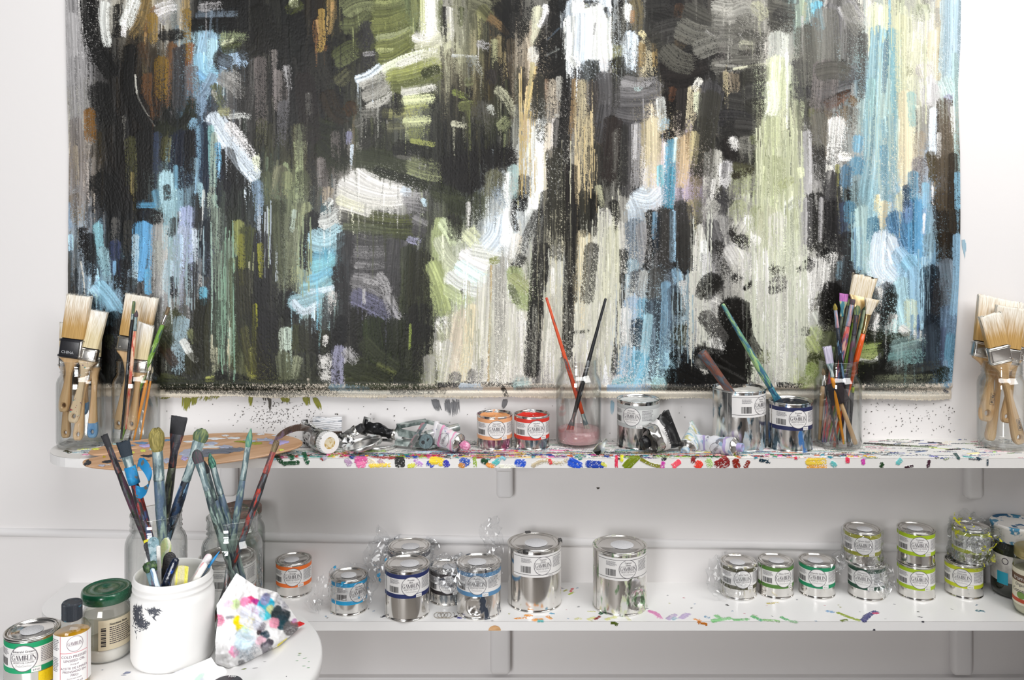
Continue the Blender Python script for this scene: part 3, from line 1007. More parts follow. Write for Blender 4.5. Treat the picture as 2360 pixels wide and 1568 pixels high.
ST['G'] = '''111 90 .2 110,40 110,100
cdd 90 .3 210,30 190,150
ddd 50 .5 60,300 40,480
9aa 110 .75 230,150 140,330 70,500
333 60 .5 240,110 150,300 80,500
8a6 90 .2 40,560 60,640
9a6 90 .3 30,620 110,680 150,720
8a6 80 .3 60,760 140,820 180,780
675 40 .3 20,680 80,820
ccb 90 .75 60,900 60,1100 40,1350
ddd 60 .8 110,950 110,1200 100,1400
222 90 .1 280,380 240,700 210,1000
223 90 .1 220,800 200,1100 180,1350
223 50 .1 310,400 290,650
bba 100 .5 370,400 360,700 330,1000
ccb 90 .75 330,900 300,1200 290,1450
ddd 50 .7 340,550 330,750
bcb 60 .5 410,450 420,700
222 80 .1 480,200 480,500 480,800
222 70 .1 470,700 460,950 450,1150
333 90 .2 330,60 340,250
322 90 .2 410,50 410,280
221 60 .2 640,0 640,300
221 60 .2 560,30 570,250
ba8 90 .75 570,280 560,600 550,1000
cb9 60 .8 520,600 520,900
bba 100 .5 740,120 720,400 700,700
bb9 90 .4 790,250 770,550 760,750
ccb 80 .7 660,380 640,700 620,1000
ccc 70 .8 720,800 680,1050
ccc 70 .85 800,800 760,1200
ddd 60 .8 560,1050 520,1200
333 60 .3 800,50 830,250
222 50 .3 860,600 840,1000 800,1350
222 20 .2 490,1035 610,1025
bba 30 .6 850,200 860,450
cdd 90 .3 990,20 940,120
9ab 110 .4 960,100 980,250
678 130 .35 960,200 960,380 960,560
889 90 .5 1010,220 1030,400 1030,520
333 60 .3 1080,120 1080,400 1040,560
333 110 .2 1190,100 1180,350 1190,560
234 60 .2 1130,150 1120,400
333 110 .1 1310,70 1320,300 1320,560
222 100 .1 1320,320 1320,560
556 100 .3 1310,60 1310,200
8bd 40 .3 1245,120 1240,500
7ac 60 .4 1260,560 1290,650
69b 30 .4 1110,130 1100,330
8ab 90 .5 940,500 930,740
556 100 .4 980,580 960,740
abb 60 .5 1030,580 1010,720
79b 110 .55 940,780 920,1000
7ac 90 .5 900,1150 860,1400
6ac 110 .45 1030,800 1030,1000 1010,1200
444 110 .4 1120,560 1110,750 1080,900
345 110 .4 990,950 960,1150
456 110 .35 1110,800 1120,1000 1120,1400
69b 60 .5 1190,660 1190,900 1170,1300
456 90 .4 1250,700 1260,950 1220,1150
5ac 120 .4 1000,1200 960,1350 900,1470
8bc 60 .5 1060,900 1030,1200
9cc 90 .5 1100,1420 1190,1430
7bc 60 .4 800,1430 950,1400
344 80 .2 1270,750 1300,900
442 110 .3 1330,1000 1280,1110
ddd 100 .75 880,860 860,1130
222 70 .5 870,420 880,600
775 80 .6 1420,50 1420,300
a97 50 .6 1370,50 1400,250
ccb 60 .4 1460,230 1430,500 1400,900
bba 90 .4 1400,600 1400,900 1390,1150
ddd 50 .5 1320,650 1340,850
cdd 60 .4 1480,350 1480,700
aab 130 .4 1540,450 1520,600
999 120 .5 1560,160 1580,350
556 110 .3 1520,200 1560,330 1600,430
445 90 .3 1600,50 1640,120
bba 100 .4 1560,60 1500,150
333 100 .5 1560,360 1600,500 1640,600
ccc 140 .6 1680,400 1740,500
333 90 .6 1700,260 1780,380
ddd 40 .4 1830,170 1830,260
998 140 .5 1740,50 1740,150
887 60 .6 1800,80 1830,250
333 110 .3 1600,650 1530,680 1490,760
bbb 120 .6 1480,820 1580,850 1620,920
444 90 .3 1460,910 1550,980 1620,1090
111 190 .05 1700,820 1700,1000 1720,1150
111 130 .1 1620,1000 1700,1050 1790,1000
111 160 .1 1620,1120 1700,1250 1760,1330
111 110 .3 1430,1160 1560,1220 1650,1280
222 120 .1 1640,1330 1760,1400
111 120 .2 1210,1380 1330,1370 1450,1350
111 110 .4 1270,1180 1330,1280
111 100 .3 1210,1450 1500,1440
222 110 .2 1300,1320 1480,1400 1560,1440
ccb 60 .4 1440,1240 1500,1330
888 12 .2 1560,1270 1680,1330 1790,1390
777 10 .2 1600,1230 1720,1300
111 90 .3 1790,960 1840,940
ddd 120 .7 1560,1100 1580,1180
111 16 .1 1780,710 1840,655
222 60 .5 1700,620 1760,640'''
ST['I'] = '''9a7 120 .5 30,60 40,150
333 80 .4 0,250 60,330 90,380
eee 60 .4 120,160 120,260
bba 90 .4 70,230 40,280
9a7 110 .4 190,100 180,260
bb9 120 .5 250,100 250,350
bca 120 .5 420,100 420,350 420,650
ccb 120 .5 330,150 330,400
ddd 60 .5 180,320 160,360
ccb 160 .55 350,650 340,1000 330,1350
bba 100 .55 180,650 180,950
ccc 100 .55 440,950 450,1250
ccc 90 .55 130,450 120,650
443 60 .5 280,560 370,570
444 60 .5 270,720 380,690
555 130 .75 320,640 360,700
333 100 .7 40,330 140,380
eee 24 .2 240,400 245,700 235,950
111 30 .1 80,710 140,655
aab 60 .25 560,30 560,200 560,380
333 110 .15 620,0 620,200 620,400
334 130 .15 760,50 760,250 740,380
aab 25 .3 660,20 655,200 650,350
112 90 .3 700,420 710,520
ddd 150 .8 640,500 620,700 600,850
112 80 .3 540,510 590,540
222 30 .4 480,570 540,530
ddd 110 .8 760,450 750,560
457 60 .3 830,60 830,300
334 130 .1 870,300 860,500 830,900
689 30 .4 800,500 790,640
111 120 .1 750,680 720,800 720,950
48a 70 .3 870,60 870,200
69b 60 .3 940,250 940,560
9bb 110 .4 980,100 990,350 990,560
8bc 60 .4 1050,60 1040,200
379 90 .3 1060,180 1050,360
cb9 60 .4 1140,50 1130,250
dc9 30 .5 1080,0 1070,130
bb9 60 .4 1250,0 1260,130
37a 140 .2 1220,150 1250,300 1290,420
38b 110 .2 1370,50 1370,250 1370,450
57a 60 .3 1310,50 1310,200
9bb 60 .5 1180,300 1200,420
cde 140 .1 1130,300 1110,450 1120,560 1190,640
def 90 .1 1170,330 1210,430 1230,500
8bd 110 .25 1230,430 1290,520 1280,600
6ac 110 .3 1300,480 1360,560 1400,620
9cd 130 .25 1270,650 1290,800 1330,960
7ac 110 .3 1370,560 1380,750 1380,950
aca 90 .5 1330,800 1340,1000
ddd 60 .4 1260,1000 1340,1050 1440,1060
7ac 14 .2 1345,900 1345,1080
36a 12 .2 1390,900 1390,1080
222 110 .15 1150,680 1170,800 1120,950
ddd 60 .8 1090,700 1080,850
ccc 80 .8 1060,900 1040,1060
ddd 60 .75 1200,900 1180,1040
232 60 .5 1210,740 1170,950
321 130 .15 1580,0 1600,150 1600,350
321 100 .15 1600,300 1600,500
689 70 .4 1470,300 1460,450
123 130 .15 1480,550 1480,800 1490,1000
334 90 .3 1560,640 1540,900
678 110 .35 1600,500 1620,650 1650,850
579 110 .35 1620,850 1610,1050
69b 60 .3 1680,300 1680,600 1660,900
345 130 .2 1490,1000 1500,1150 1510,1300
48a 60 .35 1640,1050 1620,1280 1610,1450
457 30 .3 1580,1000 1570,1300
79b 30 .4 1600,1250 1630,1450
235 20 .2 1600,1480 1630,1490
8be 18 .3 1440,0 1430,300
eef 14 .2 1435,140 1425,290
231 90 .2 990,1060 1150,1090 1340,1080
7a4 90 .25 950,1180 1030,1170 1110,1160
8a5 50 .3 950,1220 1070,1220 1110,1190
cdd 20 .2 950,1240 1050,1250 1110,1200
342 60 .2 950,1280 1080,1270
111 110 .2 1140,1130 1150,1250
688 110 .5 1200,1160 1320,1130 1430,1100
699 90 .5 1180,1240 1300,1220 1430,1210
566 90 .5 1160,1300 1300,1280
121 90 .2 950,1330 1080,1320 1200,1300
454 110 .5 1250,1370 1400,1330 1580,1310
121 60 .3 1380,1380 1560,1340
675 90 .6 1080,1400 1300,1400 1540,1390
565 90 .55 1000,1440 1250,1450 1530,1450
231 90 .3 1590,1310 1590,1400
222 90 .6 1000,1380 1150,1380
563 90 .3 720,1040 690,1150 660,1280
564 120 .3 740,1050 700,1200
9b7 90 .5 600,1000 640,1080
8a5 90 .4 560,1080 620,1180
452 110 .3 580,1240 640,1250
7a4 90 .4 560,1300 620,1330
8a5 70 .5 500,1420 600,1390
333 60 .3 520,1020 560,1030
674 90 .5 200,1210 260,1220
bcb 90 .5 600,900 640,980
111 150 .3 30,900 60,1000
111 110 .3 40,1150 60,1280
8a8 40 .6 140,1280 150,1330'''
ST['N'] = '''c5baab 16 .3 370,906 700,910 1100,911 1500,913 2190,918
443 24 .8 560,900 700,905 790,902
333 22 .75 380,896 560,899 780,897
231 30 .5 370,886 560,888 760,890
342 22 .5 800,892 900,896 1010,894
998 10 .5 780,903 900,906 1000,905
665 14 .8 900,902 1060,903
dcd1c4 12 .4 1030,906 1300,906 1700,908 2190,915
111 14 .4 1560,885 1640,888 1690,886
222 12 .6 1010,888 1100,886 1190,887
776 10 .7 1190,895 1260,890 1300,896
665 14 .7 1480,893 1640,897
111 12 .6 1790,886 1850,889
998 12 .6 1800,903 2000,905 2190,908
776 12 .75 2000,896 2190,905
8ac 18 .6 1400,895 1500,894
689 16 .6 760,893 850,897
abc 16 .5 1060,892 1110,893
333 10 .4 1158,893 1170,920'''

SC = {'A': (130, 0, 3.267), 'B': (650, 0, 3.267), 'C': (1170, 0, 3.267), 'D': (1690, 0, 3.267), 'E': (130, 450, 3.267), 'F': (650, 450, 2.958), 'G': (1170, 450, 3.267), 'I': (1690, 450, 3.267), 'N': (0, 0, 1)}
def lay(wk, dk, only=None, **kw):
    for k in 'EFGIABCDN':
        ox, oy, sc_ = SC[k]; w0, d0 = (1, 0) if k == 'N' else (wk, dk)
        K.run(ST[k], lambda x, y: (ox + x / sc_ - PX0, oy + y / sc_ - PY0), w0 / sc_, .22, dadd=d0, tint=tone, **kw)
lay(1.7, .35, var=.8, mixr=.4)
def drag(n, w0, w1, a, seed):             # the brush dragged on through wet paint
    rg = np.random.default_rng(seed)
    for _ in range(n):
        x = rg.uniform(140, 2215); y = rg.uniform(-50, 880); L = rg.uniform(25, 120); yy = int(np.clip(y + rg.uniform(-10, 20) - PY0, 0, PH - 1)); c = K.C[yy, int(x - PX0)] * np.exp(rg.normal() * .3)
        y1 = min(y + L, 889)
        if y1 - y > 12: K.stroke([(x - PX0, y - PY0), (x + rg.normal() * 3 - PX0, y1 - PY0)], rg.uniform(w0, w1), c, rg.uniform(.6, 1.15), a, .6, .7)
drag(3800, 1.5, 8, .8, 8)
def dr(x0, x1, y0, y1, n, c, w=1.3, g=.6): K.drips(x0 - PX0, x1 - PX0, y0 - PY0, y1 - PY0, n, c, w, g)
DRIPS = ((1195, 1245, 150, 480, 14, 'c9b27a'), (1240, 1320, 300, 800, 26, 'd5d0b4'), (1320, 1375, 180, 500, 16, 'cdb98c'), (1240, 1330, 560, 885, 70, 'd8d8c8'), (1330, 1430, 480, 885, 120, 'd9d8c6'), (1380, 1430, 420, 800, 30, 'd9d8c0'),
          (1130, 1240, 690, 885, 80, 'd6d5c6'), (1060, 1140, 640, 880, 50, 'c9c8b0'), (1740, 1850, 270, 560, 60, 'c9cdaa'), (1690, 1800, 440, 620, 30, 'c9cdb0'), (1715, 1860, 560, 890, 130, 'd0d3c0'), (1590, 1640, 480, 860, 40, 'cfd0c4'),
          (2000, 2070, 60, 450, 40, 'b9d0c8'), (2000, 2075, 0, 120, 24, 'd8dcb4'), (2080, 2150, 0, 300, 16, 'd4d6b6'), (1960, 2010, 480, 640, 20, '9cc0c8'), (500, 545, 500, 880, 26, '86a890'), (380, 480, 480, 720, 30, '9cb4bc'),
          (600, 640, 440, 700, 6, 'b8c4d0'), (680, 720, 470, 700, 20, '9aa684'), (1210, 1260, 620, 860, 8, 'd4cfc0'), (1400, 1460, 620, 860, 20, 'c6cccb'), (2100, 2140, 560, 780, 12, 'a9d0e4'), (520, 530, 720, 880, 4, 'd4d0b0'), (1290, 1320, 0, 190, 5, 'a9b0b4'), (1550, 1600, 560, 860, 24, '9fb6c0'))
def drips_all(k):
    for a in DRIPS: dr(*a[:4], int(a[4] * k), *a[5:])
drips_all(1.0)
lay(1.22, .08, var=1.0, mixr=.45)
drag(1500, 1.2, 5, .6, 9)
lum = lumi(K.C)[..., None]
K.C[:] = (K.C * .80 + lum * .20) * np.clip(lum / .19, .1, 1.25) ** .42 * np.array([1, .99, .965])
drips_all(.32)
K.run(FIN, lambda x, y: (x - PX0, y - PY0), 1.15, .1, tint=tone, var=.9, mixr=.35)
def edges(y):                              # the canvas's own left and right edge, in the photo's pixels
    ys = [-70, 0, 100, 200, 350, 500, 620, 750, 880, 930]
    return np.interp(y, ys, [144, 145, 146, 148, 153, 152, 151, 152, 152, 153]), np.interp(y, ys, [2216, 2216, 2217, 2212, 2215, 2213, 2210, 2205, 2198, 2197])
Zs = (K.Z + np.roll(K.Z, 1, 0) + np.roll(K.Z, -1, 0) + np.roll(K.Z, 2, 0)) / 4
NX, NY = 1560, 740; DC = 1.985
yb = np.linspace(0, 1, NY); u = np.linspace(0, 1, NX)
bot = 913 + 9 * u + 2 * np.sin(u * 60) + 1.2 * rg.normal(size=NX)
Yp = -60 + yb[:, None] * (bot[None] + 60); lo, hi = edges(Yp); Xp = lo + u[None] * (hi - lo)
xi = np.clip(np.rint(Xp - PX0), 0, PW - 1).astype(int); yi = np.clip(np.rint(Yp - PY0), 0, PH - 1).astype(int)
curl = .010 * np.exp(-((Xp - lo) / 22) ** 2) + .004 * np.exp(-((hi - Xp) / 30) ** 2) + .006 * np.sin(Yp / 130.) * np.exp(-((hi - Xp) / 60) ** 2)
fold = .004 * np.exp(-((Yp - 893) / 6) ** 2) - .004 * np.exp(-((Yp - 900) / 5) ** 2)
Yw = (DC - WD) + curl - fold - Zs[yi, xi] * .0004 + .0016 * np.sin(Xp / 210. + Yp / 330.)
P = np.stack([(Xp - CX) / F * DC, Yw, CAMZ - (Yp - CY) / F * DC], -1)
t = thing('painting', 'large unstretched abstract painting with dark and pale vertical brush strokes hanging on the white wall', 'painting', (0, -.015, ray(0, 915, DC).z))
cv = grid_mesh('canvas', P - np.array([0, -.015, ray(0, 915, DC).z]), K.C[yi, xi], attr_mat('oil_paint', .42, .12, 1400, .22), t)
# raw threads fringing the lower edge
V, Fc = [], []
for n in range(900):
    x = rg.uniform(380, 2190); p = ray(x, 911 + 9 * (x - 150) / 2050, DC); l = rg.uniform(.002, .006); dx = rg.normal() * .0015; b = len(V)
    V += [(p.x - .00025, -.015, p.z + .002), (p.x + .00025, -.015, p.z + .002), (p.x + dx, -.0155 - rg.random() * .001, p.z - l)]; Fc.append([b, b + 1, b + 2])
fr = mk('fringe', [Vector(v) - t.location for v in V], Fc, mat('raw_thread', 'b9ac9a', .9), t, False); fr['kind'] = 'stuff'
# paint that ran past the canvas onto the wall
def bristle_marks(name, col, marks, n=26, d=1.9995):
    V, Fc = [], []; g = np.random.default_rng(abs(hash(col)) % 999 if False else len(marks) + n)
    for (xa, ya, xb, yb_, wd) in marks:
        for k in range(n):
            o = g.uniform(-1, 1) * wd / 2; t0 = g.uniform(0, .25); t1 = g.uniform(.45, 1) * (1 - .25 * (2 * o / wd) ** 2); hw = g.uniform(.4, 1.5)
            xs = [(xa + (xb - xa) * q + o, ya + (yb_ - ya) * q) for q in (t0, (t0 + t1) / 2, t1)]; b = len(V)
            for (x, y), ww in zip(xs, (hw, hw, hw * .3)): V += [ray(x - ww, y, d - k * 3e-5), ray(x + ww, y, d - k * 3e-5)]
            Fc += [[b, b + 1, b + 3, b + 2], [b + 2, b + 3, b + 5, b + 4]]
    o = mk(name, V, Fc, mat('mark_' + col, col, .5), WALL, False); return o
WALL = bpy.data.objects['wall_back']
bristle_marks('paint_stain', '8a8a1e', [(430, 912, 428, 950, 18), (447, 912, 445, 936, 16), (480, 910, 470, 926, 60), (578, 912, 577, 938, 8), (655, 914, 662, 930, 20), (705, 914, 710, 938, 16), (725, 916, 740, 948, 12), (390, 912, 375, 922, 20)], 40)
bristle_marks('paint_stain', '4a443c', [(622, 914, 623, 955, 6), (612, 914, 614, 926, 14), (775, 953, 776, 958, 8), (1378, 1123, 1378, 1129, 5), (870, 922, 950, 925, 10)], 14)
bristle_marks('paint_stain', '77777a', [(1002, 920, 1012, 950, 18), (1040, 920, 1044, 962, 34), (1165, 920, 1160, 944, 10)], 46)
bristle_marks('paint_stain', '9dbccc', [(2222, 550, 2224, 600, 12), (1412, 920, 1410, 960, 8), (340, 915, 352, 945, 8)], 12)
g = np.random.default_rng(3)
V, Fc = [], []
for n in range(520):
    if n < 300: x, y = g.normal(640, 45), g.normal(955, 22)
    elif n < 420: x, y = g.uniform(1980, 2200), g.normal(960, 25)
    else: x, y = g.uniform(380, 2200), g.uniform(930, 1005)
    if not 925 < y < 1008: continue
    r = abs(g.normal(.7, .4)) + .25; b = len(V); V += [ray(x + r * math.cos(q), y + r * math.sin(q), 1.9996 - n * 2e-6) for q in np.linspace(0, 2 * PI, 7)[:-1]]; Fc.append(list(range(b, b + 6)))
s_ = mk('paint_splatter', V, Fc, mat('mark_dark_speck', '6b6764', .6), WALL, False); s_['kind'] = 'stuff'

# ---------------------------------------------------------------- the two shelves
def shelf(name, label, xl, xr, H, dep, th, res, canvas, mtl, rad, rr):
    """board with a rounded left end whose painted skin (top + front edge) is one fine mesh"""
    t = thing(name, label, 'shelf', ((xl + xr) / 2, 0, CAMZ - H - th)); o = Vector(t.location); top = CAMZ - H
    def left(v): return xl + (0 if v < dep - rad else rad - math.sqrt(max(0, rad ** 2 - (v - dep + rad) ** 2)))
    nx = int((xr - xl) / res); vs = np.concatenate([np.arange(0, dep - .002, res), [dep - .0012, dep - .0004, dep, dep], np.linspace(dep + .0008, dep + th, 18)])
    rows = []; cr = []
    s = np.linspace(0, 1, nx) ** 1.0
    for k, v in enumerate(vs):
        vt = min(v, dep); l = left(vt); X = l + s * (xr - l); 
        if v > dep: Yy = -dep + 0 * X; Zz = top - (v - dep) + 0 * X
        else: Yy = -v + 0 * X; Zz = top + 0 * X
        ci = np.clip(np.rint((X - xl) / rr).astype(int), 0, canvas.w - 1); ri = min(int(round(v / rr)), canvas.h - 1)
        z = canvas.Z[ri, ci] * .0022
        if v > dep: Yy = Yy - z * .6
        else: Zz = Zz + z * min(1, max(0, (dep - v) / .003))
        rows.append(np.stack([X, Yy, Zz], -1)); cr.append(canvas.C[ri, ci])
    P = np.stack(rows) - np.array(o); grid_mesh('board', P[:, ::-1], np.stack(cr)[:, ::-1], mtl, t)
    # rounded left edge and underside
    ol = [(left(v), -v) for v in np.linspace(0, dep, 30)]
    V = [(x, y, top - .0004) for x, y in ol] + [(x, y, top - th) for x, y in ol]; n = len(ol)
    V += [(xr, 0, top - th), (xr, -dep, top - th)]
    Fc = [[k, k + 1, n + k + 1, n + k] for k in range(n - 1)] + [[n + k for k in range(n)] + [2 * n + 1, 2 * n]]
    mk('edge', [Vector(v) - o for v in V], Fc, M_white, t, False)
    return t
def shelf_conv(H, dep, res, xl):
    def cv_(px, py):
        d = H * F / max(py - CY, 1); v = WD - d
        if v > dep: d = WD - dep; v = dep + (py - CY - H * F / d) * d / F
        return ((px - CX) / F * d - xl) / res, v / res
    return cv_
XL, XR = -.985, 1.2
D1, T1, D2, T2 = .161, .0197, .190, .0184
res1 = .0011
S1 = Canvas(int((XR - XL) / res1) + 1, int((D1 + T1) / res1) + 2, srgb('e9e7e4'), 21)
c1 = shelf_conv(H1, D1, res1, XL)
g = np.random.default_rng(17)
BRIGHT = 'c8234a 2a6b3a 23408e e2b52c 1f7f92 d65a9a 33302f 4b3a72 e8e4e0 dedcd8 7fb9c9 c5642c 86a83a 2d2c34 b9b3c6 9e2a2a 3e8f86 e6dcd0'.split()
def px_stroke(x, y, L, w_, col, dry):
    a = c1(x, y); S1.stroke([a, (a[0] + L / 2, a[1] + g.normal() * 1.2), (a[0] + L, a[1] + g.normal() * 2)], w_, srgb(col), dry)
for n in range(420):                      # streaks trodden along the front of the top
    x = g.normal(1180, 420); y = 1056 - abs(g.normal(0, 9))
    if not (620 < x < 2010) or y < 1014: continue
    px_stroke(x, y, g.uniform(14, 90), g.uniform(2, 6), BRIGHT[g.integers(len(BRIGHT))], g.uniform(.5, 1.0))
for n in range(260):
    x = g.uniform(620, 2000); y = g.uniform(1016, 1052); px_stroke(x, y, g.uniform(15, 80), g.uniform(2, 6), ['8d8a88', '6b7476', 'c9c5c2', '4c4a4c', 'a3b0a4', 'b89aa0'][g.integers(6)], g.uniform(.5, .9))
for n in range(110):
    x = g.uniform(140, 600); y = g.uniform(1016, 1045); px_stroke(x, y, g.uniform(10, 50), g.uniform(2, 6), ['26303a', '8fb0b8', '444850', 'd9dfe0', '6d8aa0', 'c8cf70'][g.integers(6)], g.uniform(.4, .85))
for n in range(120):
    x = g.uniform(1990, 2350); y = g.uniform(1014, 1058); px_stroke(x, y, g.uniform(6, 50), g.uniform(1, 3.5), ['2e3032', '7a8f9a', '7d8f6a', 'd0a0a8', '3a4a86', 'e0d7c0', '5c6266'][g.integers(7)], g.uniform(.4, .9))
for n in range(150):                      # dabs of fresh colour along the arris
    x = g.uniform(625, 1990); y = g.normal(1054.5, 1.6); a = c1(x, y); S1.stroke([a, (a[0] + g.uniform(2, 7), a[1] + g.normal() * 1.5), (a[0] + g.uniform(5, 12), a[1] + g.normal() * 2)], g.uniform(2, 5), srgb(BRIGHT[g.integers(len(BRIGHT))]), .15, 1, .3, 1.6)
SH1 = '''142 8 .2 632,1052 650,1066 660,1068
153 9 .2 665,1050 675,1060
142 7 .2 650,1068 690,1066
153 8 .2 700,1046 706,1060 712,1066
b9b 11 .3 797,1058 808,1072
d59 16 .2 818,1064 846,1058
e7a 12 .3 822,1072 842,1070
edb 10 .5 850,1060 866,1074
b9a 8 .4 872,1060 888,1074
222 11 .2 918,1056 918,1076
222 10 .2 927,1056 927,1076
dd4 9 .4 940,1075 960,1071
c9d 10 .4 956,1060 972,1074
24b 13 .3 985,1066 1000,1072
ec3 15 .3 990,1062 1012,1062 1022,1070
33a 12 .3 1025,1062 1032,1075
25b 15 .3 1060,1062 1082,1068
c83 10 .4 1058,1070 1070,1075
9b3 6 .3 1094,1056 1096,1076
142 10 .3 1110,1060 1122,1066
5bb 10 .4 1135,1072 1150,1060
e94 8 .4 1120,1070 1140,1076
25c 14 .2 1186,1066 1210,1068
cb9 8 .5 1225,1075 1250,1064 1290,1068 1310,1060
d44 6 .4 1265,1058 1270,1070
25c 16 .2 1310,1062 1340,1076
24a 14 .2 1350,1069 1392,1072
dd3 6 .4 1385,1067 1398,1074
d35 5 .3 1420,1054 1420,1077
dd2 6 .3 1434,1052 1432,1064
781 16 .1 1470,1054 1440,1079
882 6 .2 1476,1058 1500,1070 1530,1077
c4a 8 .3 1530,1064 1526,1079
e56 10 .3 1568,1062 1550,1076
e43 14 .1 1615,1064 1606,1078
822 8 .3 1596,1056 1598,1066
ac7 12 .6 1630,1058 1640,1077
822 20 .35 1680,1060 1650,1076
821 14 .2 1694,1058 1700,1079
821 8 .4 1726,1062 1718,1079
ec4 13 .4 1856,1064 1905,1064
ec4 10 .5 1858,1070 1900,1071
ea4 8 .4 1860,1077 1906,1077
6bb 10 .4 1915,1064 1925,1076
d35 7 .2 1951,1056 1953,1067
c4a 7 .2 1988,1058 1990,1070
242 8 .3 2030,1078 2034,1066
6bb 8 .4 2066,1070 2078,1058
423 6 .3 2142,1060 2138,1078
312 4 .3 2085,1078 2104,1074
ec4 8 .6 850,1074 900,1072
eed 6 .6 1150,1075 1200,1074
134 6 .3 1750,1060 1775,1065
333 8 .2 1990,1024 2040,1026
443 8 .3 2018,1027 2070,1029 2110,1031
675 5 .3 2100,1031 2160,1034
bc6 4 .3 2140,1033 2200,1038
222 6 .2 2138,1021 2170,1024
333 5 .2 2065,1020 2105,1021
333 4 .2 2104,1017 2120,1018
579 5 .3 2218,1036 2246,1040
358 5 .3 2110,1044 2134,1041
33a 4 .3 2142,1053 2162,1054
fd9 8 .5 2230,1048 2256,1046
355 6 .2 2200,1046 2208,1059
4aa 5 .3 2220,1054 2244,1056
134 6 .2 2250,1056 2258,1059
9d4 5 .2 2288,1043 2293,1044
212 4 .2 2180,1039 2215,1037
134 3 .3 2276,1058 2276,1074
331 8 .3 150,1040 162,1046
d8a 5 .4 190,1050 205,1050'''

S1.run(SH1, c1, 1.0, .1, thick=1.2)
t = shelf('wall_shelf', 'upper white wall shelf with a front edge covered in smeared colourful oil paint', XL, XR, H1, D1, T1, .00115, S1, attr_mat('shelf_paint', .42, .2, 700, .4), .10, res1)
res2 = .0014
S2 = Canvas(int((XR - XL) / res2) + 1, int((D2 + T2) / res2) + 2, srgb('f0efee'), 22)
c2 = shelf_conv(H2, D2, res2, XL)
SH2 = '''e93 8 .4 1187,1427 1217,1424
e93 8 .4 1210,1420 1230,1420
e93 10 .5 1228,1431 1256,1428
e93 8 .4 1262,1420 1275,1429
5aa 5 .3 1240,1432 1256,1432
59b 5 .4 1268,1414 1280,1416
dd9 9 .5 1325,1428 1345,1426
dd9 10 .5 1355,1430 1375,1424
153 8 .2 1384,1418 1394,1408
822 5 .3 1372,1430 1386,1421
dd9 9 .4 1396,1430 1425,1422
ddb 7 .5 1445,1422 1455,1432
562 5 .2 1408,1436 1420,1437 1426,1442
cc4 5 .4 1356,1410 1376,1410
e8b 10 .4 1470,1406 1485,1410
d8b 11 .4 1495,1408 1515,1416 1526,1428
bac 13 .4 1540,1430 1560,1416
9bc 9 .5 1550,1430 1562,1424
bac 13 .3 1570,1428 1590,1414
e93 7 .4 1600,1427 1620,1432
c72 5 .4 1608,1434 1632,1440
69b 7 .5 1624,1422 1640,1425
8c8 10 .4 1650,1418 1668,1430
8c8 12 .4 1640,1432 1690,1425
7b7 10 .4 1690,1430 1730,1428
6b7 9 .4 1732,1420 1760,1432
bca 6 .5 1736,1418 1750,1422
8b7 8 .5 1760,1430 1800,1432
6b7 8 .4 1800,1422 1820,1432
9b9 6 .5 1820,1432 1842,1434
8ac 8 .5 1905,1410 1925,1412
9a4 9 .3 1930,1412 1960,1424 1985,1432
672 6 .4 1938,1432 1956,1430
447 12 .2 1990,1434 2005,1418 2024,1410
c57 5 .3 2012,1416 2028,1414
478 9 .5 2250,1408 2272,1411
789 3 .4 2252,1398 2254,1394
cb6 5 .4 1768,1392 1798,1390
aa4 4 .4 1300,1364 1310,1360
d66 5 .4 1316,1366 1322,1356
bc4 4 .4 1312,1372 1328,1364
222 5 .1 1674,1394 1682,1397
222 3 .1 2115,1411 2120,1411
223 3 .1 2118,1422 2128,1424
223 3 .1 2126,1433 2132,1434
aaa 5 .3 1333,1399 1338,1400
223 5 .2 880,1424 890,1420
223 5 .2 1050,1424 1056,1420
338 6 .3 1055,1424 1066,1426
444 4 .2 850,1404 852,1404
223 3 .2 2014,1450 2018,1455'''

S2.run(SH2, c2, .72, thick=.5)
for n in range(60):
    x, y = (g.uniform(1200, 2300), g.uniform(1350, 1432)) if n < 44 else (g.uniform(740, 1200), g.uniform(1390, 1432)); a = c2(x, y)
    S2.stroke([a, (a[0] + 1.2, a[1] + .5), (a[0] + g.uniform(1.5, 3), a[1] + g.normal())], g.uniform(1, 2.2), srgb(['55586a', '3a3a40', 'c06a80', '6a8fb0', 'a8a860'][g.integers(5)]), .1, .8, .2, .3)
shelf('wall_shelf', 'lower white wall shelf with a few green and pink paint marks near its front edge', XL - .002, XR, H2, D2, T2, .0015, S2, attr_mat('shelf_paint_clean', .3, .15, 300, .5), .10, res2)
kn = [(Vector((ray(1140, 1453, 1.81).x + .0125 * math.cos(a), -D2 - .0009, CAMZ - H2 - T2 + .0004 + .0105 * math.sin(a)))) for a in np.linspace(0, PI, 24)]
sh2 = [o for o in COL.objects if o.get('label', '').startswith('lower white wall shelf')][0]
mk('wood_knot', [v - sh2.location for v in kn], [list(range(24))], mat('knot_tan', 'e0b384', .5, noise=['c99a66'], nscale=(60, 60, 400)), sh2, False)
def bracket(label, px, zt, zb, wd, dep, arm):
    x = (px - CX) / F * 1.975; t = thing('shelf_bracket', label, 'bracket', (x, 0, zb), 0, 'white brackets under the wall shelves')
    mk('upright', *box(-wd / 2, wd / 2, -.028, 0, 0, zt - zb, .009, 4), M_trim, t)
    if arm: mk('arm', *box(-wd / 2, wd / 2, -dep, -.001, zt - zb - arm, zt - zb, .006, 4), M_trim, t)
    return t
zb1, zb2 = Z1 - T1, Z2 - T2
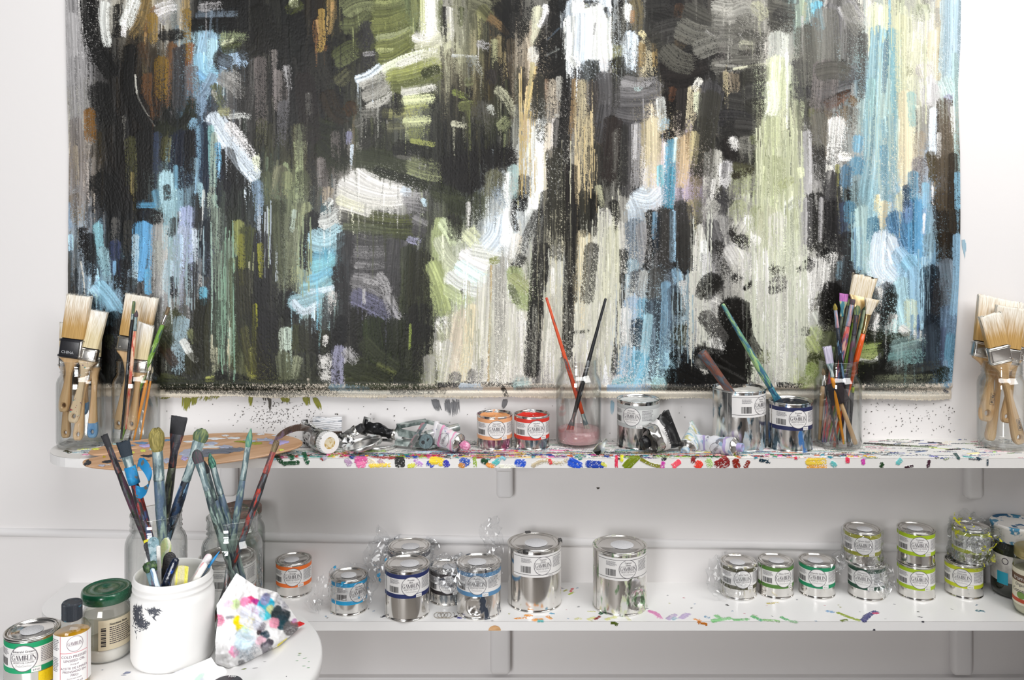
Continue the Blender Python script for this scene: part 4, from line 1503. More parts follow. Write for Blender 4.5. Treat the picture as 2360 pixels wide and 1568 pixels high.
for l, px, yb_ in (('left white bracket under the upper shelf, below the wooden palette', 524, 1146), ('middle white bracket under the upper shelf, below the peach paint can', 1163, 1150), ('right white bracket under the upper shelf, above the stacked lime cans', 2248, 1153)):
    bracket(l, px, zb1, ray(0, yb_, 1.975).z, .036, D1 - .012, .013 if px == 1163 else 0)
for l, px, yb_ in (('middle white bracket under the lower shelf, below the large plain can', 1153, 1557), ('right white bracket under the lower shelf, at the bottom right', 2220, 1559)):
    bracket(l, px, zb2, ray(0, yb_, 1.975).z, .044, D2 - .02, 0)
# ---------------------------------------------------------------- builders: lettering
_tx = {}
def text2d(s, size, align='CENTER', bold=0):
    k = (s, size, align, bold)
    if k in _tx: return _tx[k]
    c = bpy.data.curves.new('t', 'FONT'); c.body = s; c.size = size; c.align_x = align; c.resolution_u = 2; c.offset = bold
    o = bpy.data.objects.new('t', c); me = bpy.data.meshes.new_from_object(o)
    r = ([(v.co.x, v.co.y) for v in me.vertices], [list(p.vertices) for p in me.polygons])
    bpy.data.objects.remove(o); bpy.data.curves.remove(c); bpy.data.meshes.remove(me); _tx[k] = r; return r
def rect2(x0, y0, x1, y1, nx=1):
    V = []; 
    for i in range(nx + 1): x = x0 + (x1 - x0) * i / nx; V += [(x, y0), (x, y1)]
    return V, [[2 * i, 2 * i + 2, 2 * i + 3, 2 * i + 1] for i in range(nx)]
def arc2(cx, cy, rx, ry, tx, ty, a0, a1, n=16):     # band between an outer ellipse and an inner one
    V = []
    for i in range(n + 1):
        a = math.radians(a0 + (a1 - a0) * i / n); V += [(cx + rx * math.cos(a), cy + ry * math.sin(a)), (cx + (rx - tx) * math.cos(a), cy + (ry - ty) * math.sin(a))]
    return V, [[2 * i, 2 * i + 2, 2 * i + 3, 2 * i + 1] for i in range(n)]
def diag(xa, xb, w, y0=0., y1=1.): return [(xa, y0), (xa + w, y0), (xb + w, y1), (xb, y1)], [[0, 1, 2, 3]]
def glyph(ch):                           # narrow roman capitals with thick and thin strokes
    t, h, s = .16, .05, .035
    def ser(x, y): return rect2(x - .1, y, x + .1, y + s)
    if ch == 'G': return cat(arc2(.5, .5, .48, .52, t, .045, 50, 315), rect2(.68, .04, .68 + t, .42), rect2(.58, .42, .94, .42 + s), rect2(.78, .68, .82, .95)), 1.0
    if ch == 'A': return cat(diag(.04, .36, h), diag(.66, .34, t), rect2(.2, .34, .66, .38), ser(.06, 0), ser(.74, 0)), .88
    if ch == 'M': return cat(rect2(.1, 0, .1 + h, 1), diag(.46, .06, t), diag(.5, .92, h), rect2(.92, 0, .92 + t, 1), ser(.12, 0), ser(1.0, 0), ser(.08, 1 - s), ser(1.02, 1 - s)), 1.2
    if ch == 'B': return cat(rect2(.1, 0, .1 + t, 1), arc2(.3, .76, .32, .24, t, .04, -90, 90), arc2(.3, .27, .38, .27, t, .04, -90, 90), rect2(.02, 0, .3, s), rect2(.02, 1 - s, .3, 1), rect2(.2, .5, .32, .53)), .78
    if ch == 'L': return cat(rect2(.1, 0, .1 + t, 1), rect2(.02, 0, .66, s), rect2(.62, 0, .66, .26), ser(.18, 1 - s)), .74
    if ch == 'I': return cat(rect2(.1, 0, .1 + t, 1), ser(.18, 0), ser(.18, 1 - s)), .4
    if ch == 'N': return cat(rect2(.1, 0, .1 + h, 1), diag(.76, .06, t), rect2(.86, 0, .86 + h, 1), ser(.12, 0), ser(.1, 1 - s), ser(.88, 1 - s)), 1.0
    return ([], []), .3
def shift2(vf, dx, dy, k=1.0, ky=None): return [(x * k + dx, y * (ky or k) + dy) for x, y in vf[0]], vf[1]
def word2(s, width, height, cx, cy):
    parts, x = [], 0
    for ch in s: g_, adv = glyph(ch); parts.append(shift2(g_, x, 0)); x += adv * .96
    k = width / x; return shift2(cat(*parts), cx - width / 2, cy, k, height)
def scribble2(cx, cy, w_, h_, seed=2):     # handwritten signature as a thin ribbon
    r = random.Random(seed); pts = []; amp = [1, .9, .35, .3, .8, .3, .25, .7, .95, .3, .3, .25, .75, .6, .2, .25, .15]
    for i, a in enumerate(amp):
        x = cx - w_ / 2 + w_ * (i + .5) / len(amp); d = w_ / len(amp)
        pts += [(x - d * .5, cy - h_ * .12 * r.random()), (x + d * .35, cy + h_ * a * .42), (x + d * .05, cy + h_ * a * .5), (x - d * .05, cy - h_ * .15)]
    P = spline(pts, w_ / 120); V = []
    for i, p in enumerate(P): V += [(p[0], p[1] - h_ * .025), (p[0] + h_ * .025, p[1] + h_ * .025)]
    return V, [[2 * i, 2 * i + 2, 2 * i + 3, 2 * i + 1] for i in range(len(P) - 1)]
def lines2(x0, x1, y0, n, lh, seed, ragged=.25, wmin=.0012, wmax=.0042, hgt=.42):   # rows of word-length marks: print too small to read
    r = random.Random(seed); P = []
    for k in range(n):
        x = x0; end = x1 - (x1 - x0) * r.uniform(0, ragged)
        while x < end: w_ = r.uniform(wmin, wmax); P.append(rect2(x, y0 - k * lh, min(x + w_, end), y0 - k * lh + lh * hgt)); x += w_ + .0006
    return cat(*P)
def bars2(x0, x1, y0, y1, seed):
    r = random.Random(seed); P = []; x = x0
    while x < x1: w_ = r.choice((.0003, .0003, .0006, .0009)); P.append(rect2(x, y0, min(x + w_, x1), y1)); x += w_ + r.choice((.0003, .0005, .0007))
    return cat(*P)
def bend(vf, R, off):                    # flat (u, v) wrapped on a cylinder, u = 0 facing -y
    return [((R + off) * math.sin(u / R), -(R + off) * math.cos(u / R), v) for u, v in vf[0]], vf[1]
def flat3(vf, y=0.): return [(u, y, v) for u, v in vf[0]], vf[1]
M_paper = mat('label_paper', 'eceae8', .55); M_ink = mat('ink_plum', '3b3340', .6); M_grey = mat('ink_grey', '77747a', .6); M_black = mat('ink_black', '252326', .6)
M_stick = mat('lid_sticker', 'd9d9db', .6, noise=['b4b4b8'], nscale=(900, 900, 900), nlo=.5, nhi=.6)
# ---------------------------------------------------------------- builders: paint cans
CAN = {'S': (.0375, .0715, .0225, .0665, .0447, .0192), 'M': (.0452, .1025, .0467, .0945, .0706, .0196), 'L': (.0562, .127, .0727, .119, .0962, .019)}
_cm = {}
def meshof(vf, smooth=True, name='m', m=None):
    o = mk(name, vf[0], vf[1], m, None, smooth); me = o.data; bpy.data.objects.remove(o); return me
def can_mesh(size):
    if size in _cm: return _cm[size]
    R, H, z0, z1, zb, rb = CAN[size]; d = {}
    d['body'] = meshof(lathe([(0, .0015), (R * .9, .0015), (R * .96, .001), (R + .0008, 0), (R + .0012, .0012), (R + .0008, .0024), (R - .0002, .0034), (R, .006), (R, H * .5), (R, H - .0042), (R - .0003, H - .0034)], 72), name='body', m=M_tin)
    d['rim'] = meshof(lathe([(R - .0003, H - .0040), (R + .0009, H - .0034), (R + .0015, H - .002), (R + .0011, H - .0006), (R * .985, H), (R * .955, H - .0007), (R * .945, H - .0035), (R * .935, H - .0045), (R * .90, H - .0046), (R * .885, H - .003), (R * .88, H - .0052)], 72), name='rim', m=M_tin_rim)
    d['lid'] = meshof(lathe([(R * .905, H - .0044), (R * .895, H - .0010), (R * .875, H + .0001), (R * .855, H - .0005), (R * .845, H - .0026), (R * .80, H - .003), (R * .79, H - .0024), (R * .76, H - .0024), (R * .75, H - .003), (0, H - .003)], 72), name='lid', m=M_tin)
    d['lid_open'] = meshof(lathe([(R * .885, H - .003), (R * .88, H - .012), (R * .9, H * .5)], 72), name='inner_wall', m=M_tin_rim)
    d['sticker'] = meshof(lathe([(0, H - .0027), (R * .43, H - .0027), (R * .435, H - .0029)], 40), name='lid_sticker', m=M_stick)
    u0, u1 = {'S': (-.066, .118), 'M': (-.07, .14), 'L': (-.0665, .062)}[size]
    d['label'] = meshof(bend((rect2(u0, z0, u1, z1, 60)), R, .00025), name='label', m=M_paper)
    bh = .0078 if size == 'S' else .0084
    if size == 'L':
        d['band'] = meshof(cat(bend(rect2(u0, z0 + .0048, u1, z0 + .0056, 60), R, .0004), bend(rect2(u0, z1 - .005, u1, z1 - .0042, 60), R, .0004)), name='border_line', m=M_black)
    else: d['band'] = cat(bend(rect2(u0, z0, u1, z0 + bh, 60), R, .0004), bend(rect2(u0, z1 - bh, u1, z1, 60), R, .0004))
    n = 40; disc = [(rb * math.cos(2 * PI * k / n), zb + rb * math.sin(2 * PI * k / n)) for k in range(n)] + [(rb * .5 * math.cos(2 * PI * k / n), zb + rb * .5 * math.sin(2 * PI * k / n)) for k in range(n)] + [(0, zb)]
    df = [[k, (k + 1) % n, n + (k + 1) % n, n + k] for k in range(n)] + [[n + k, n + (k + 1) % n, 2 * n] for k in range(n)]
    d['badge'] = meshof(bend((disc, df), R, .0006), name='logo_badge', m=M_paper)
    d['ring'] = meshof(bend(arc2(0, zb, rb, rb, .0009, .0009, 0, 360, 48), R, .0008), name='badge_ring', m=mat('ink_ring', '5f5a64', .5))
    d['bars'] = meshof(bend(bars2(-.047, -.0255, z0 + bh + .0025 if size != 'L' else z0 + .009, zb - .001, 5), R, .0006), False, 'barcode', M_black)
    zt = z1 - bh - .003 if size != 'L' else z1 - .009
    d['print'] = meshof(bend(lines2(-.046, -.023, zt, 5, .0019, 9), R, .0006), False, 'fine_print', M_grey); d['print2'] = meshof(bend(lines2(.0235, .05, zt, 9, .0025, 4), R, .0006), False, 'fine_print', M_grey)
    ob = cat(rect2(.0105, z0 + .0006, .0235, z0 + .0074, 6)) if size != 'L' else rect2(.008, z0 + .0005, .02, z0 + .004, 4)
    d['size'] = meshof(bend(ob, R, .0007), name='size_box', m=M_paper)
    oz = shift2(text2d({'S': '8 fl oz', 'M': '16 fl oz', 'L': '32 fl oz'}[size], .0034), .017, z0 + .0026 if size != 'L' else z0 + .0012)
    d['oz'] = bend(oz, R, .0009)
    d['seam'] = meshof(bend(rect2(-.0012, .004, .0012, H - .005, 2), R, .0004), name='side_seam', m=M_tin_rim)
    _cm[size] = d; return d
_let = {}
def lettering(size, names):
    k = (size, names)
    if k in _let: return _let[k]
    R, H, z0, z1, zb, rb = CAN[size]; P = [word2('GAMBLIN', rb * 1.78, .0072, 0, zb - .0026), rect2(-rb * .93, zb + .0058, rb * .93, zb + .0061, 8), rect2(-rb * .93, zb - .0040, rb * .93, zb - .0037, 8)]
    if len(names) == 1: P.append(shift2(text2d(names[0], .0048), 0, zb + .0084))
    else: P += [shift2(text2d(names[0], .0042), 0, zb + .0116), shift2(text2d(names[1], .0042), 0, zb + .0072)]
    P.append(shift2(text2d("ARTIST'S OIL COLORS", .0029), 0, zb - .0072)); P.append(scribble2(0, zb - .0112, rb * 1.15, .0052))
    a = bend(cat(*P), R, .0010); _let[k] = meshof(cat(a, can_mesh(size)['oz']), False, 'lettering', M_ink); return _let[k]
def lumpy_disc(r, z, amp, seed, n=40, m=10):
    rr = np.random.default_rng(seed); V = [(0, 0, z)]; Fc = []
    for i in range(1, m + 1):
        for k in range(n): a = 2 * PI * k / n; q = r * i / m; V.append((q * math.cos(a), q * math.sin(a), z + amp * (rr.random() - .5) * 1.2 + amp * math.sin(7 * q / r + 3 * a) * .5 + (amp * 1.5 if i == m else 0)))
    Fc += [[0, 1 + k, 1 + (k + 1) % n] for k in range(n)]
    for i in range(m - 1):
        b = 1 + i * n; Fc += [[b + k, b + n + k, b + n + (k + 1) % n, b + (k + 1) % n] for k in range(n)]
    return V, Fc
def paint_can(label, size, px, d, base_z, off, band, names, open_col=None, stains=None, paper=None, group=None, dent=None, clips=False, xy=None):
    """px = photo x of the can's middle, d = distance, off = where the round badge sits across the can (-1..1)"""
    R, H, z0, z1, zb, rb = CAN[size]; x = (px - CX) / F * d if xy is None else xy
    t = thing('paint_can', label, 'paint can', (x, d - WD, base_z), 0, group); D = can_mesh(size)
    th = math.atan((px - CX) / F); rot = math.asin(max(-.95, min(.95, off))) - th
    tin = M_tin if not stains else mat('tin_' + stains[0], (.80, .78, .75), .22, 1, noise=stains, nscale=(60, 60, 22), nlo=.56, nhi=.62, bump=.1)
    if dent:
        vf = ([v.co.copy() for v in D['body'].vertices], [list(p.vertices) for p in D['body'].polygons])
        bm = bmesh.new(); bm.from_mesh(D['body']); bmesh.ops.subdivide_edges(bm, edges=[e for e in bm.edges if abs(e.verts[0].co.z - e.verts[1].co.z) > .02], cuts=24)
        for v in bm.verts:
            for (da, dz, sz, dep) in dent:
                a = math.atan2(v.co.x, -v.co.y) - da; q = math.hypot(a * R, v.co.z - dz) / sz
                if q < 1.25 and .004 < v.co.z < H - .01:
                    k_ = 1 - dep / R * (max(0, 1 - q) ** .7 - .25 * math.exp(-((q - 1.05) / .12) ** 2)); v.co.x *= k_; v.co.y *= k_
        me = bpy.data.meshes.new('body'); bm.to_mesh(me); bm.free(); me.materials.append(M_tin); share('body', me, t, tin)
    else: share('body', D['body'], t, tin)
    share('rim', D['rim'], t, tin if stains else None)
    if open_col:
        share('inner_wall', D['lid_open'], t); mk('paint', *lumpy_disc(R * .885, H - .0095, .0024, int(px)), mat('wet_paint_' + open_col, open_col, .3, spec=.6), t)
    else:
        l = share('lid', D['lid'], t); share('lid_sticker', D['sticker'], l, None, (R * .12 * math.sin(px), R * .1 * math.cos(px * 3), 0))
    lab = share('label', D['label'], t, mat('label_' + paper, paper, .55) if paper else None); lab.rotation_euler = (0, 0, rot)
    if size == 'L': share('border_line', D['band'], lab)
    else:
        kb = 'band' + size
        if kb not in _cm: _cm[kb] = meshof(D['band'], name='color_band', m=M_paper)
        share('color_band', _cm[kb], lab, mat('band_' + band, band, .5))
    for nm, k in (('logo_badge', 'badge'), ('badge_ring', 'ring'), ('barcode', 'bars'), ('fine_print', 'print'), ('fine_print', 'print2'), ('size_box', 'size')): share(nm, D[k], lab)
    share('lettering', lettering(size, names), lab)
    s_ = share('side_seam', D['seam'], t); s_.rotation_euler = (0, 0, rot - 1.35)
    if clips:
        for a in (-2.9, -.35, 1.75):
            c = mk('lid_clip', *box(-.006, .006, -R - .0028, -R * .93, H - .006, H + .0022, .0008), mat('clip_steel', (.12, .12, .12), .35, 1), t); c.rotation_euler = (0, 0, a)
    return t
# ---------------------------------------------------------------- builders: glass jars
def loft(rows, n=16, jit=0, rnd=None, cap=True):      # rows of (rx, ry, z[, dx]) ellipses
    V, Fc = [], []; js = [1 + (rnd.uniform(-jit, jit) if jit else 0) for _ in range(n)]
    for i, r in enumerate(rows):
        dx = r[3] if len(r) > 3 else 0
        for k in range(n): a = 2 * PI * k / n; V.append((r[0] * math.cos(a) * js[k] + dx, r[1] * math.sin(a) * js[k], r[2]))
    for i in range(len(rows) - 1): Fc += [[i * n + k, i * n + (k + 1) % n, (i + 1) * n + (k + 1) % n, (i + 1) * n + k] for k in range(n)]
    if cap: Fc += [list(range(n))[::-1], [(len(rows) - 1) * n + k for k in range(n)]]
    return V, Fc
JR, JH = .049, .186
JPROF = [(0, .0025), (.038, .0015), (.0415, .0005), (.0445, .0015), (.0475, .006), (.0490, .014), (.0490, .132), (.0482, .140), (.0455, .1475), (.0418, .1525), (.0405, .156), (.0405, .160), (.0418, .1615), (.0405, .1632), (.0405, .168), (.0418, .1695), (.0405, .1712), (.0405, .181), (.0416, .1835), (.0410, .186), (.0388, .1855)]
JIN = [(.0388, .1855), (.0380, .180), (.0380, .156), (.0400, .151), (.0440, .1455), (.0462, .139), (.0468, .130), (.0468, .016), (.045, .010), (.040, .0065), (0, .006)]
_jm = []
def glass_jar(label, px, d, bz, k=1.0, group=None, name='glass_jar'):
    t = thing(name, label, 'jar', ((px - CX) / F * d, d - WD, bz), 0, group)
    if not _jm: _jm.append(meshof(lathe(JPROF, 72), name='glass', m=M_glass)); _jm.append(meshof(lathe(JIN, 72), name='inner_glass', m=M_glass))
    a = share('glass', _jm[0], t); b = share('inner_glass', _jm[1], t)
    for o in (a, b): o.scale = (k, k, k)
    return t
# ---------------------------------------------------------------- builders: brushes
def along(o, A, B, roll=0, face=None):     # put o's local z on the line A -> B, local y toward the viewer's line of sight
    A, B = Vector(A), Vector(B); z = (B - A).normalized(); y = face or Vector((0, 1, 0)); x = y.cross(z).normalized(); y = z.cross(x)
    M = Matrix((x, y, z)).transposed().to_4x4() @ Matrix.Rotation(roll, 4, 'Z'); M.translation = A; o.matrix_basis = M
    return (B - A).length
def painty(name, base, marks, rough=.45, sc=(130, 130, 30), lo=.5, hi=.55): return mat(name, base, rough, noise=marks, nscale=sc, nlo=lo, nhi=hi, bump=.8, bscale=220, spec=.5)
FER = lambda: mat('ferrule_metal', (.72, .70, .66), .25, 1, bump=.1)
def artist_brush(label, A, B, rh, head, hl, hw, fl, mh, mf, mb, group=None, rf=None, up=True, shoulder=.8, name='paintbrush', roll=0):
    """A = free end of the handle, B = tip of the bristles; rh handle radius, head shape, head length and half width, ferrule length"""
    t = thing(name, label, 'brush', A, 0, group); L = along(t, A, B, roll); rf = rf or rh * .8; rnd = random.Random(int(L * 1e6) + len(label))
    zf = L - hl - fl * .92; zh = L - hl
    mk('handle', *loft([(rh * .42, rh * .42, 0), (rh * .55, rh * .55, .002), (rh * .62, rh * .62, zf * .25), (rh * .8, rh * .8, zf * .5), (rh, rh, zf * .78), (rh * .98, rh * .98, zf * .88), (rf * .98, rf * .98, zf)], 14), mh, t)
    flat = head in ('flat', 'fan', 'filbert'); ew = hw * (.55 if head == 'fan' else .95) if flat else rf * .95; et = rf * (.45 if flat else .95)
    f = mk('ferrule', *loft([(rf, rf, zf - .002), (rf * 1.04, rf * 1.04, zf), (rf * 1.1, rf * 1.1, zf + .0015), (rf * 1.02, rf * 1.02, zf + .003), (rf * 1.1, rf * 1.1, zf + .0045), (rf * 1.02, rf * 1.02, zf + .006), (rf, rf, zf + fl * .4), (ew, et, zh), (ew * .97, et * .9, zh + .0006)], 18), mf, t)
    n = 40; rows = {'flat': [(.95, .9, 0), (1.0, .85, .35), (1.06, .7, .8), (1.08, .5, 1)], 'filbert': [(.95, .95, 0), (1.12, 1.1, .3), (1.1, 1, .6), (.85, .75, .85), (.35, .35, 1)], 'fan': [(.55, .8, 0), (.9, .6, .4), (1.35, .5, .8), (1.55, .35, 1)],
                            'round': [(.95, .95, 0), (1.15, 1.15, .25), (.95, .95, .55), (.45, .45, .85), (.1, .1, 1)], 'mop': [(.9, .9, 0), (1.25, 1.25, .25), (1.45, 1.45, .55), (1.35, 1.35, .8), (.8, .8, .97), (.25, .25, 1)], 'stub': [(.95, .95, 0), (1.05, 1.05, .6), (.95, .95, .95), (.5, .5, 1)]}[head]
    V, Fc = [], []; ju = [rnd.uniform(.86, 1.1) for _ in range(n)]; jz = [rnd.uniform(-.09, .05) for _ in range(n)]; bw = hw if flat else rf; bt = rf * (.5 if flat else 1)
    for (a_, b_, q) in rows:
        for k in range(n):
            a = 2 * PI * k / n; jj = 1 + (ju[k] - 1) * q ** .6; V.append((bw * a_ * math.cos(a) * jj, bt * b_ * math.sin(a) * jj, zh + hl * (q + jz[k] * q)))
    for i in range(len(rows) - 1): Fc += [[i * n + k, i * n + (k + 1) % n, (i + 1) * n + (k + 1) % n, (i + 1) * n + k] for k in range(n)]
    Fc.append([(len(rows) - 1) * n + k for k in range(n)])
    for _ in range(36):                   # stray hairs
        a = rnd.uniform(0, 2 * PI); q = rnd.uniform(.2, 1.0) * rows[-2][0]; c = Vector((bw * q * math.cos(a), bt * rows[-2][1] * q * math.sin(a), zh + hl * .7)); e = c + Vector((c.x * .25, c.y * .25, hl * rnd.uniform(.25, .38))); b = len(V); hh = .00018
        V += [c + Vector((-hh, 0, 0)), c + Vector((hh, 0, 0)), e]; Fc.append([b, b + 1, b + 2])
    mk('bristles', V, Fc, mb, t); return t
def bristle_mat(name, base, tip, zlo, zhi, dark=None, gap=1.0):
    """hair: streaked along its length, paler at the flagged tips (z in the brush's own metres)"""
    if name in _m: return _m[name]
    m = bpy.data.materials.new(name); m.use_nodes = True; nt = m.node_tree; N = nt.nodes; L = nt.links; b = N['Principled BSDF']; b.inputs['Roughness'].default_value = .6; b.inputs['Specular IOR Level'].default_value = .3
    tc = N.new('ShaderNodeTexCoord'); mp = N.new('ShaderNodeMapping'); mp.inputs['Scale'].default_value = (700, 700, 14); L.new(tc.outputs['Object'], mp.inputs[0])
    nz = N.new('ShaderNodeTexNoise'); nz.inputs['Scale'].default_value = 1; nz.inputs['Detail'].default_value = 3; L.new(mp.outputs[0], nz.inputs['Vector'])
    sp = N.new('ShaderNodeSeparateXYZ'); L.new(tc.outputs['Object'], sp.inputs[0])
    mr = N.new('ShaderNodeMapRange'); mr.inputs[1].default_value = zlo; mr.inputs[2].default_value = zhi; L.new(sp.outputs['Z'], mr.inputs[0])
    ad = N.new('ShaderNodeMath'); ad.operation = 'MULTIPLY_ADD'; ad.inputs[1].default_value = .7; ad.inputs[2].default_value = -.35; L.new(nz.outputs[0], ad.inputs[0])
    a2 = N.new('ShaderNodeMath'); a2.operation = 'ADD'; L.new(mr.outputs[0], a2.inputs[0]); L.new(ad.outputs[0], a2.inputs[1])
    rp = N.new('ShaderNodeValToRGB'); e = rp.color_ramp.elements; e[0].position = .3; e[0].color = (*srgb(base), 1); e[1].position = .95; e[1].color = (*srgb(tip), 1); L.new(a2.outputs[0], rp.inputs[0])
    mx = N.new('ShaderNodeMix'); mx.data_type = 'RGBA'; mx.blend_type = 'MULTIPLY'; r2 = N.new('ShaderNodeValToRGB'); r2.color_ramp.elements[0].position = .35; r2.color_ramp.elements[1].position = .6; r2.color_ramp.elements[0].color = (.80, .76, .70, 1); L.new(nz.outputs[0], r2.inputs[0])
    mx.inputs['Factor'].default_value = gap; L.new(rp.outputs[0], mx.inputs['A']); L.new(r2.outputs[0], mx.inputs['B']); L.new(mx.outputs['Result'], b.inputs['Base Color']); _m[name] = m; return m
def blade_prism(outer, t, holes=()):       # flat board in x-z with softened edges, thickness t along y, real holes
    from mathutils.geometry import tessellate_polygon
    def inset(pl, q, sgn):
        out = []; n = len(pl)
        for i in range(n):
            p0, p1, p2 = (Vector(pl[j % n]) for j in (i - 1, i, i + 1)); d = (p2 - p0).normalized(); out.append((p1.x - sgn * d.y * q, p1.y + sgn * d.x * q))
        return out
    loops = [outer] + list(holes); V, Fc = [], []; q = min(.0025, t * .28)
    def area_(pl): return sum(pl[i][0] * pl[(i + 1) % len(pl)][1] - pl[(i + 1) % len(pl)][0] * pl[i][1] for i in range(len(pl)))
    lev = [(-t / 2, 1), (-t / 2 + q, 0), (t / 2 - q, 0), (t / 2, 1)]; idx = []
    for (y, ins) in lev:
        row = []
        for li, pl in enumerate(loops):
            sg = (1 if area_(pl) > 0 else -1) * (1 if li == 0 else -1); pp = inset(pl, q, sg) if ins else pl
            row.append(list(range(len(V), len(V) + len(pp)))); V += [(x, y, z) for x, z in pp]
        idx.append(row)
    for a, b in zip(idx, idx[1:]):
        for la, lb in zip(a, b): n = len(la); Fc += [[la[k], la[(k + 1) % n], lb[(k + 1) % n], lb[k]] for k in range(n)]
    for row in (idx[0], idx[-1]):
        flat = [i for r in row for i in r]
        for tri in tessellate_polygon([[Vector((V[i][0], V[i][2], 0)) for i in r] for r in row]): Fc.append([flat[i] for i in tri])
    return V, Fc
def wall_brush(label, A, B, W, bl, th, mh, mf, mb, group=None, hw=.017, roll=0, hole=True, fl=.026, angled=0, dip=None, mark=None, nail=True, flare=1.1, htop=None, name='flat_paintbrush', face=None):
    """flat house-painting brush: A end of the handle, B middle of the bristle tips"""
    t = thing(name, label, 'brush', A, 0, group); L = along(t, A, B, roll, face); rnd = random.Random(int(L * 1e6) + 3)
    zb = L - bl; zf = zb - fl; W2 = W / 2; hole_z = hw * 1.25
    half = [(hw * .45, .0005), (hw * .8, hw * .35), (hw * 1.0, hw * 1.1), (hw * .98, hw * 2.2), (hw * .62, zf * .5), (hw * .52, zf * .72), (max(hw * .7, W2 * .5), zf * .9), (W2 * .93, zf - .001), (W2 * .93, zf + .004)]
    sm = [tuple(p) for p in spline(half, .003)]; ol = sm + [(-x, z) for x, z in reversed(sm)]
    hs = [[(hw * .36 * math.cos(a), hole_z + hw * .42 * math.sin(a)) for a in np.linspace(0, 2 * PI, 21)[:-1]]] if hole else []
    h = mk('handle', *blade_prism(ol, min(.013, th * .85), hs), mh, t, False)
    if dip:
        zc = dip[1]; o2 = [(x * 1.02, z) for x, z in sm if z < zc]; o2 = o2 + [(-x, z) for x, z in reversed(o2)]
        mk('dipped_end', *blade_prism(o2, min(.0136, th * .9), [[(x * .95, z) for x, z in q] for q in hs]), dip[0], h, False)
    if mark:
        k = text2d(mark, .0075, bold=.0002); fr = cat(rect2(-.0125, -.002, .0125, -.0014), rect2(-.0125, .0068, .0125, .0074), rect2(-.0125, -.002, -.0119, .0074), rect2(.0119, -.002, .0125, .0074))
        M = Matrix.Translation((.003, -min(.013, th * .85) / 2 - .0003, hole_z + hw * 2.2)) @ Matrix.Rotation(PI / 2, 4, 'Y') @ Matrix.Translation((0, 0, 0))
        a = move(flat3(cat(k, fr)), M); mk('printed_mark', a[0], a[1], M_black, h, False)
    fo = mk('ferrule', *box(-W2, W2, -th / 2, th / 2, zf, zb, th * .28, 3), mf, t)
    V, Fc = [], []
    for z in (zf + .004, zf + .0065, zb - .004, zb - .0065): a = box(-W2 - .0006, W2 + .0006, -th / 2 - .0006, th / 2 + .0006, z - .0007, z + .0007, .0006, 1); b = len(V); V += a[0]; Fc += [[i + b for i in q] for q in a[1]]
    mk('ferrule_bead', V, Fc, mf, fo)
    if nail:
        for sx in (-1, 1): mk('nail', *move(lathe([(0, .0011), (.0011, .0008), (.0014, 0)], 10), Matrix.Translation((sx * W2 * .72, -th / 2, zf + .011)) @ Matrix.Rotation(PI / 2, 4, 'X')), mf, fo)
    n = 150; rows = [0, .15, .4, .65, .85, .96, 1.0]; V, Fc = [], []; per = []
    for k in range(n):
        a = 2 * PI * k / n; c, s = math.cos(a), math.sin(a); per.append((math.copysign(abs(c) ** .22, c), math.copysign(abs(s) ** .5, s)))
    ju = [rnd.uniform(-1, 1) for _ in range(n)]; jz = [rnd.uniform(-.035, .012) for _ in range(n)]
    for q in rows:
        for k, (cx_, sy_) in enumerate(per):
            fx = (W2 - .001) * (1 + (flare - 1) * q) * cx_; tq = (th / 2 - .001) * (1.05 - .35 * q ** 2); z = zb + bl * (q + jz[k] * q) + angled * cx_ * q
            V.append((fx + ju[k] * .0005 * q, sy_ * (tq + ju[k] * .0007 * q), z))
    for i in range(len(rows) - 1): Fc += [[i * n + k, i * n + (k + 1) % n, (i + 1) * n + (k + 1) % n, (i + 1) * n + k] for k in range(n)]
    for j in range(n // 2 - 1): b = (len(rows) - 1) * n; Fc.append([b + j, b + j + 1, b + n - 2 - j, b + n - 1 - j])
    for _ in range(150):
        x = rnd.uniform(-1, 1); y = rnd.uniform(-1, 1) * .35 * th; q = (W2 - .001) * flare * x; z = zb + bl * .93 + angled * x; b = len(V); hh = .00022
        V += [(q - hh, y, z), (q + hh, y, z), (q + rnd.gauss(0, .0009), y, z + bl * rnd.uniform(.06, .13))]; Fc.append([b, b + 1, b + 2])
    mk('bristles', V, Fc, mb, t); return t
# ---------------------------------------------------------------- builders: crumpled film, tubes
from mathutils import noise as mno
def crumple(V, amp, sc, seed):
    o = Vector((seed * 7.3, seed * 3.1, seed)); out = []
    for v in V:
        p = Vector(v) * sc + o; w_ = mno.noise_vector(p) + mno.noise_vector(p * 2.3) * .55; r = 1 - 2 * abs(mno.noise(p * 1.3)); out.append(Vector(v) + w_ * amp + w_.normalized() * r * amp * .5)
    return out
def film_sleeve(parent, R, z0, z1, amp, seed, m, name='plastic_wrap', n=70, rows=22, flare=0, top=False, ang=(0, 2 * PI)):
    V, Fc = [], []
    for i in range(rows + 1):
        q = i / rows
        for k in range(n): a = ang[0] + (ang[1] - ang[0]) * k / n; r = R * (1 + flare * (2 * q - 1) ** 2); V.append((r * math.cos(a), r * math.sin(a), z0 + (z1 - z0) * q))
    full = abs(ang[1] - ang[0] - 2 * PI) < 1e-3
    for i in range(rows): Fc += [[i * n + k, i * n + (k + 1) % n, (i + 1) * n + (k + 1) % n, (i + 1) * n + k] for k in range(n if full else n - 1)]
    V = crumple(V, amp, 60, seed)
    V = [v * max(1, (R * .99) / max(math.hypot(v.x, v.y), 1e-6)) if False else v for v in V]
    return mk(name, V, Fc, m, parent, False)
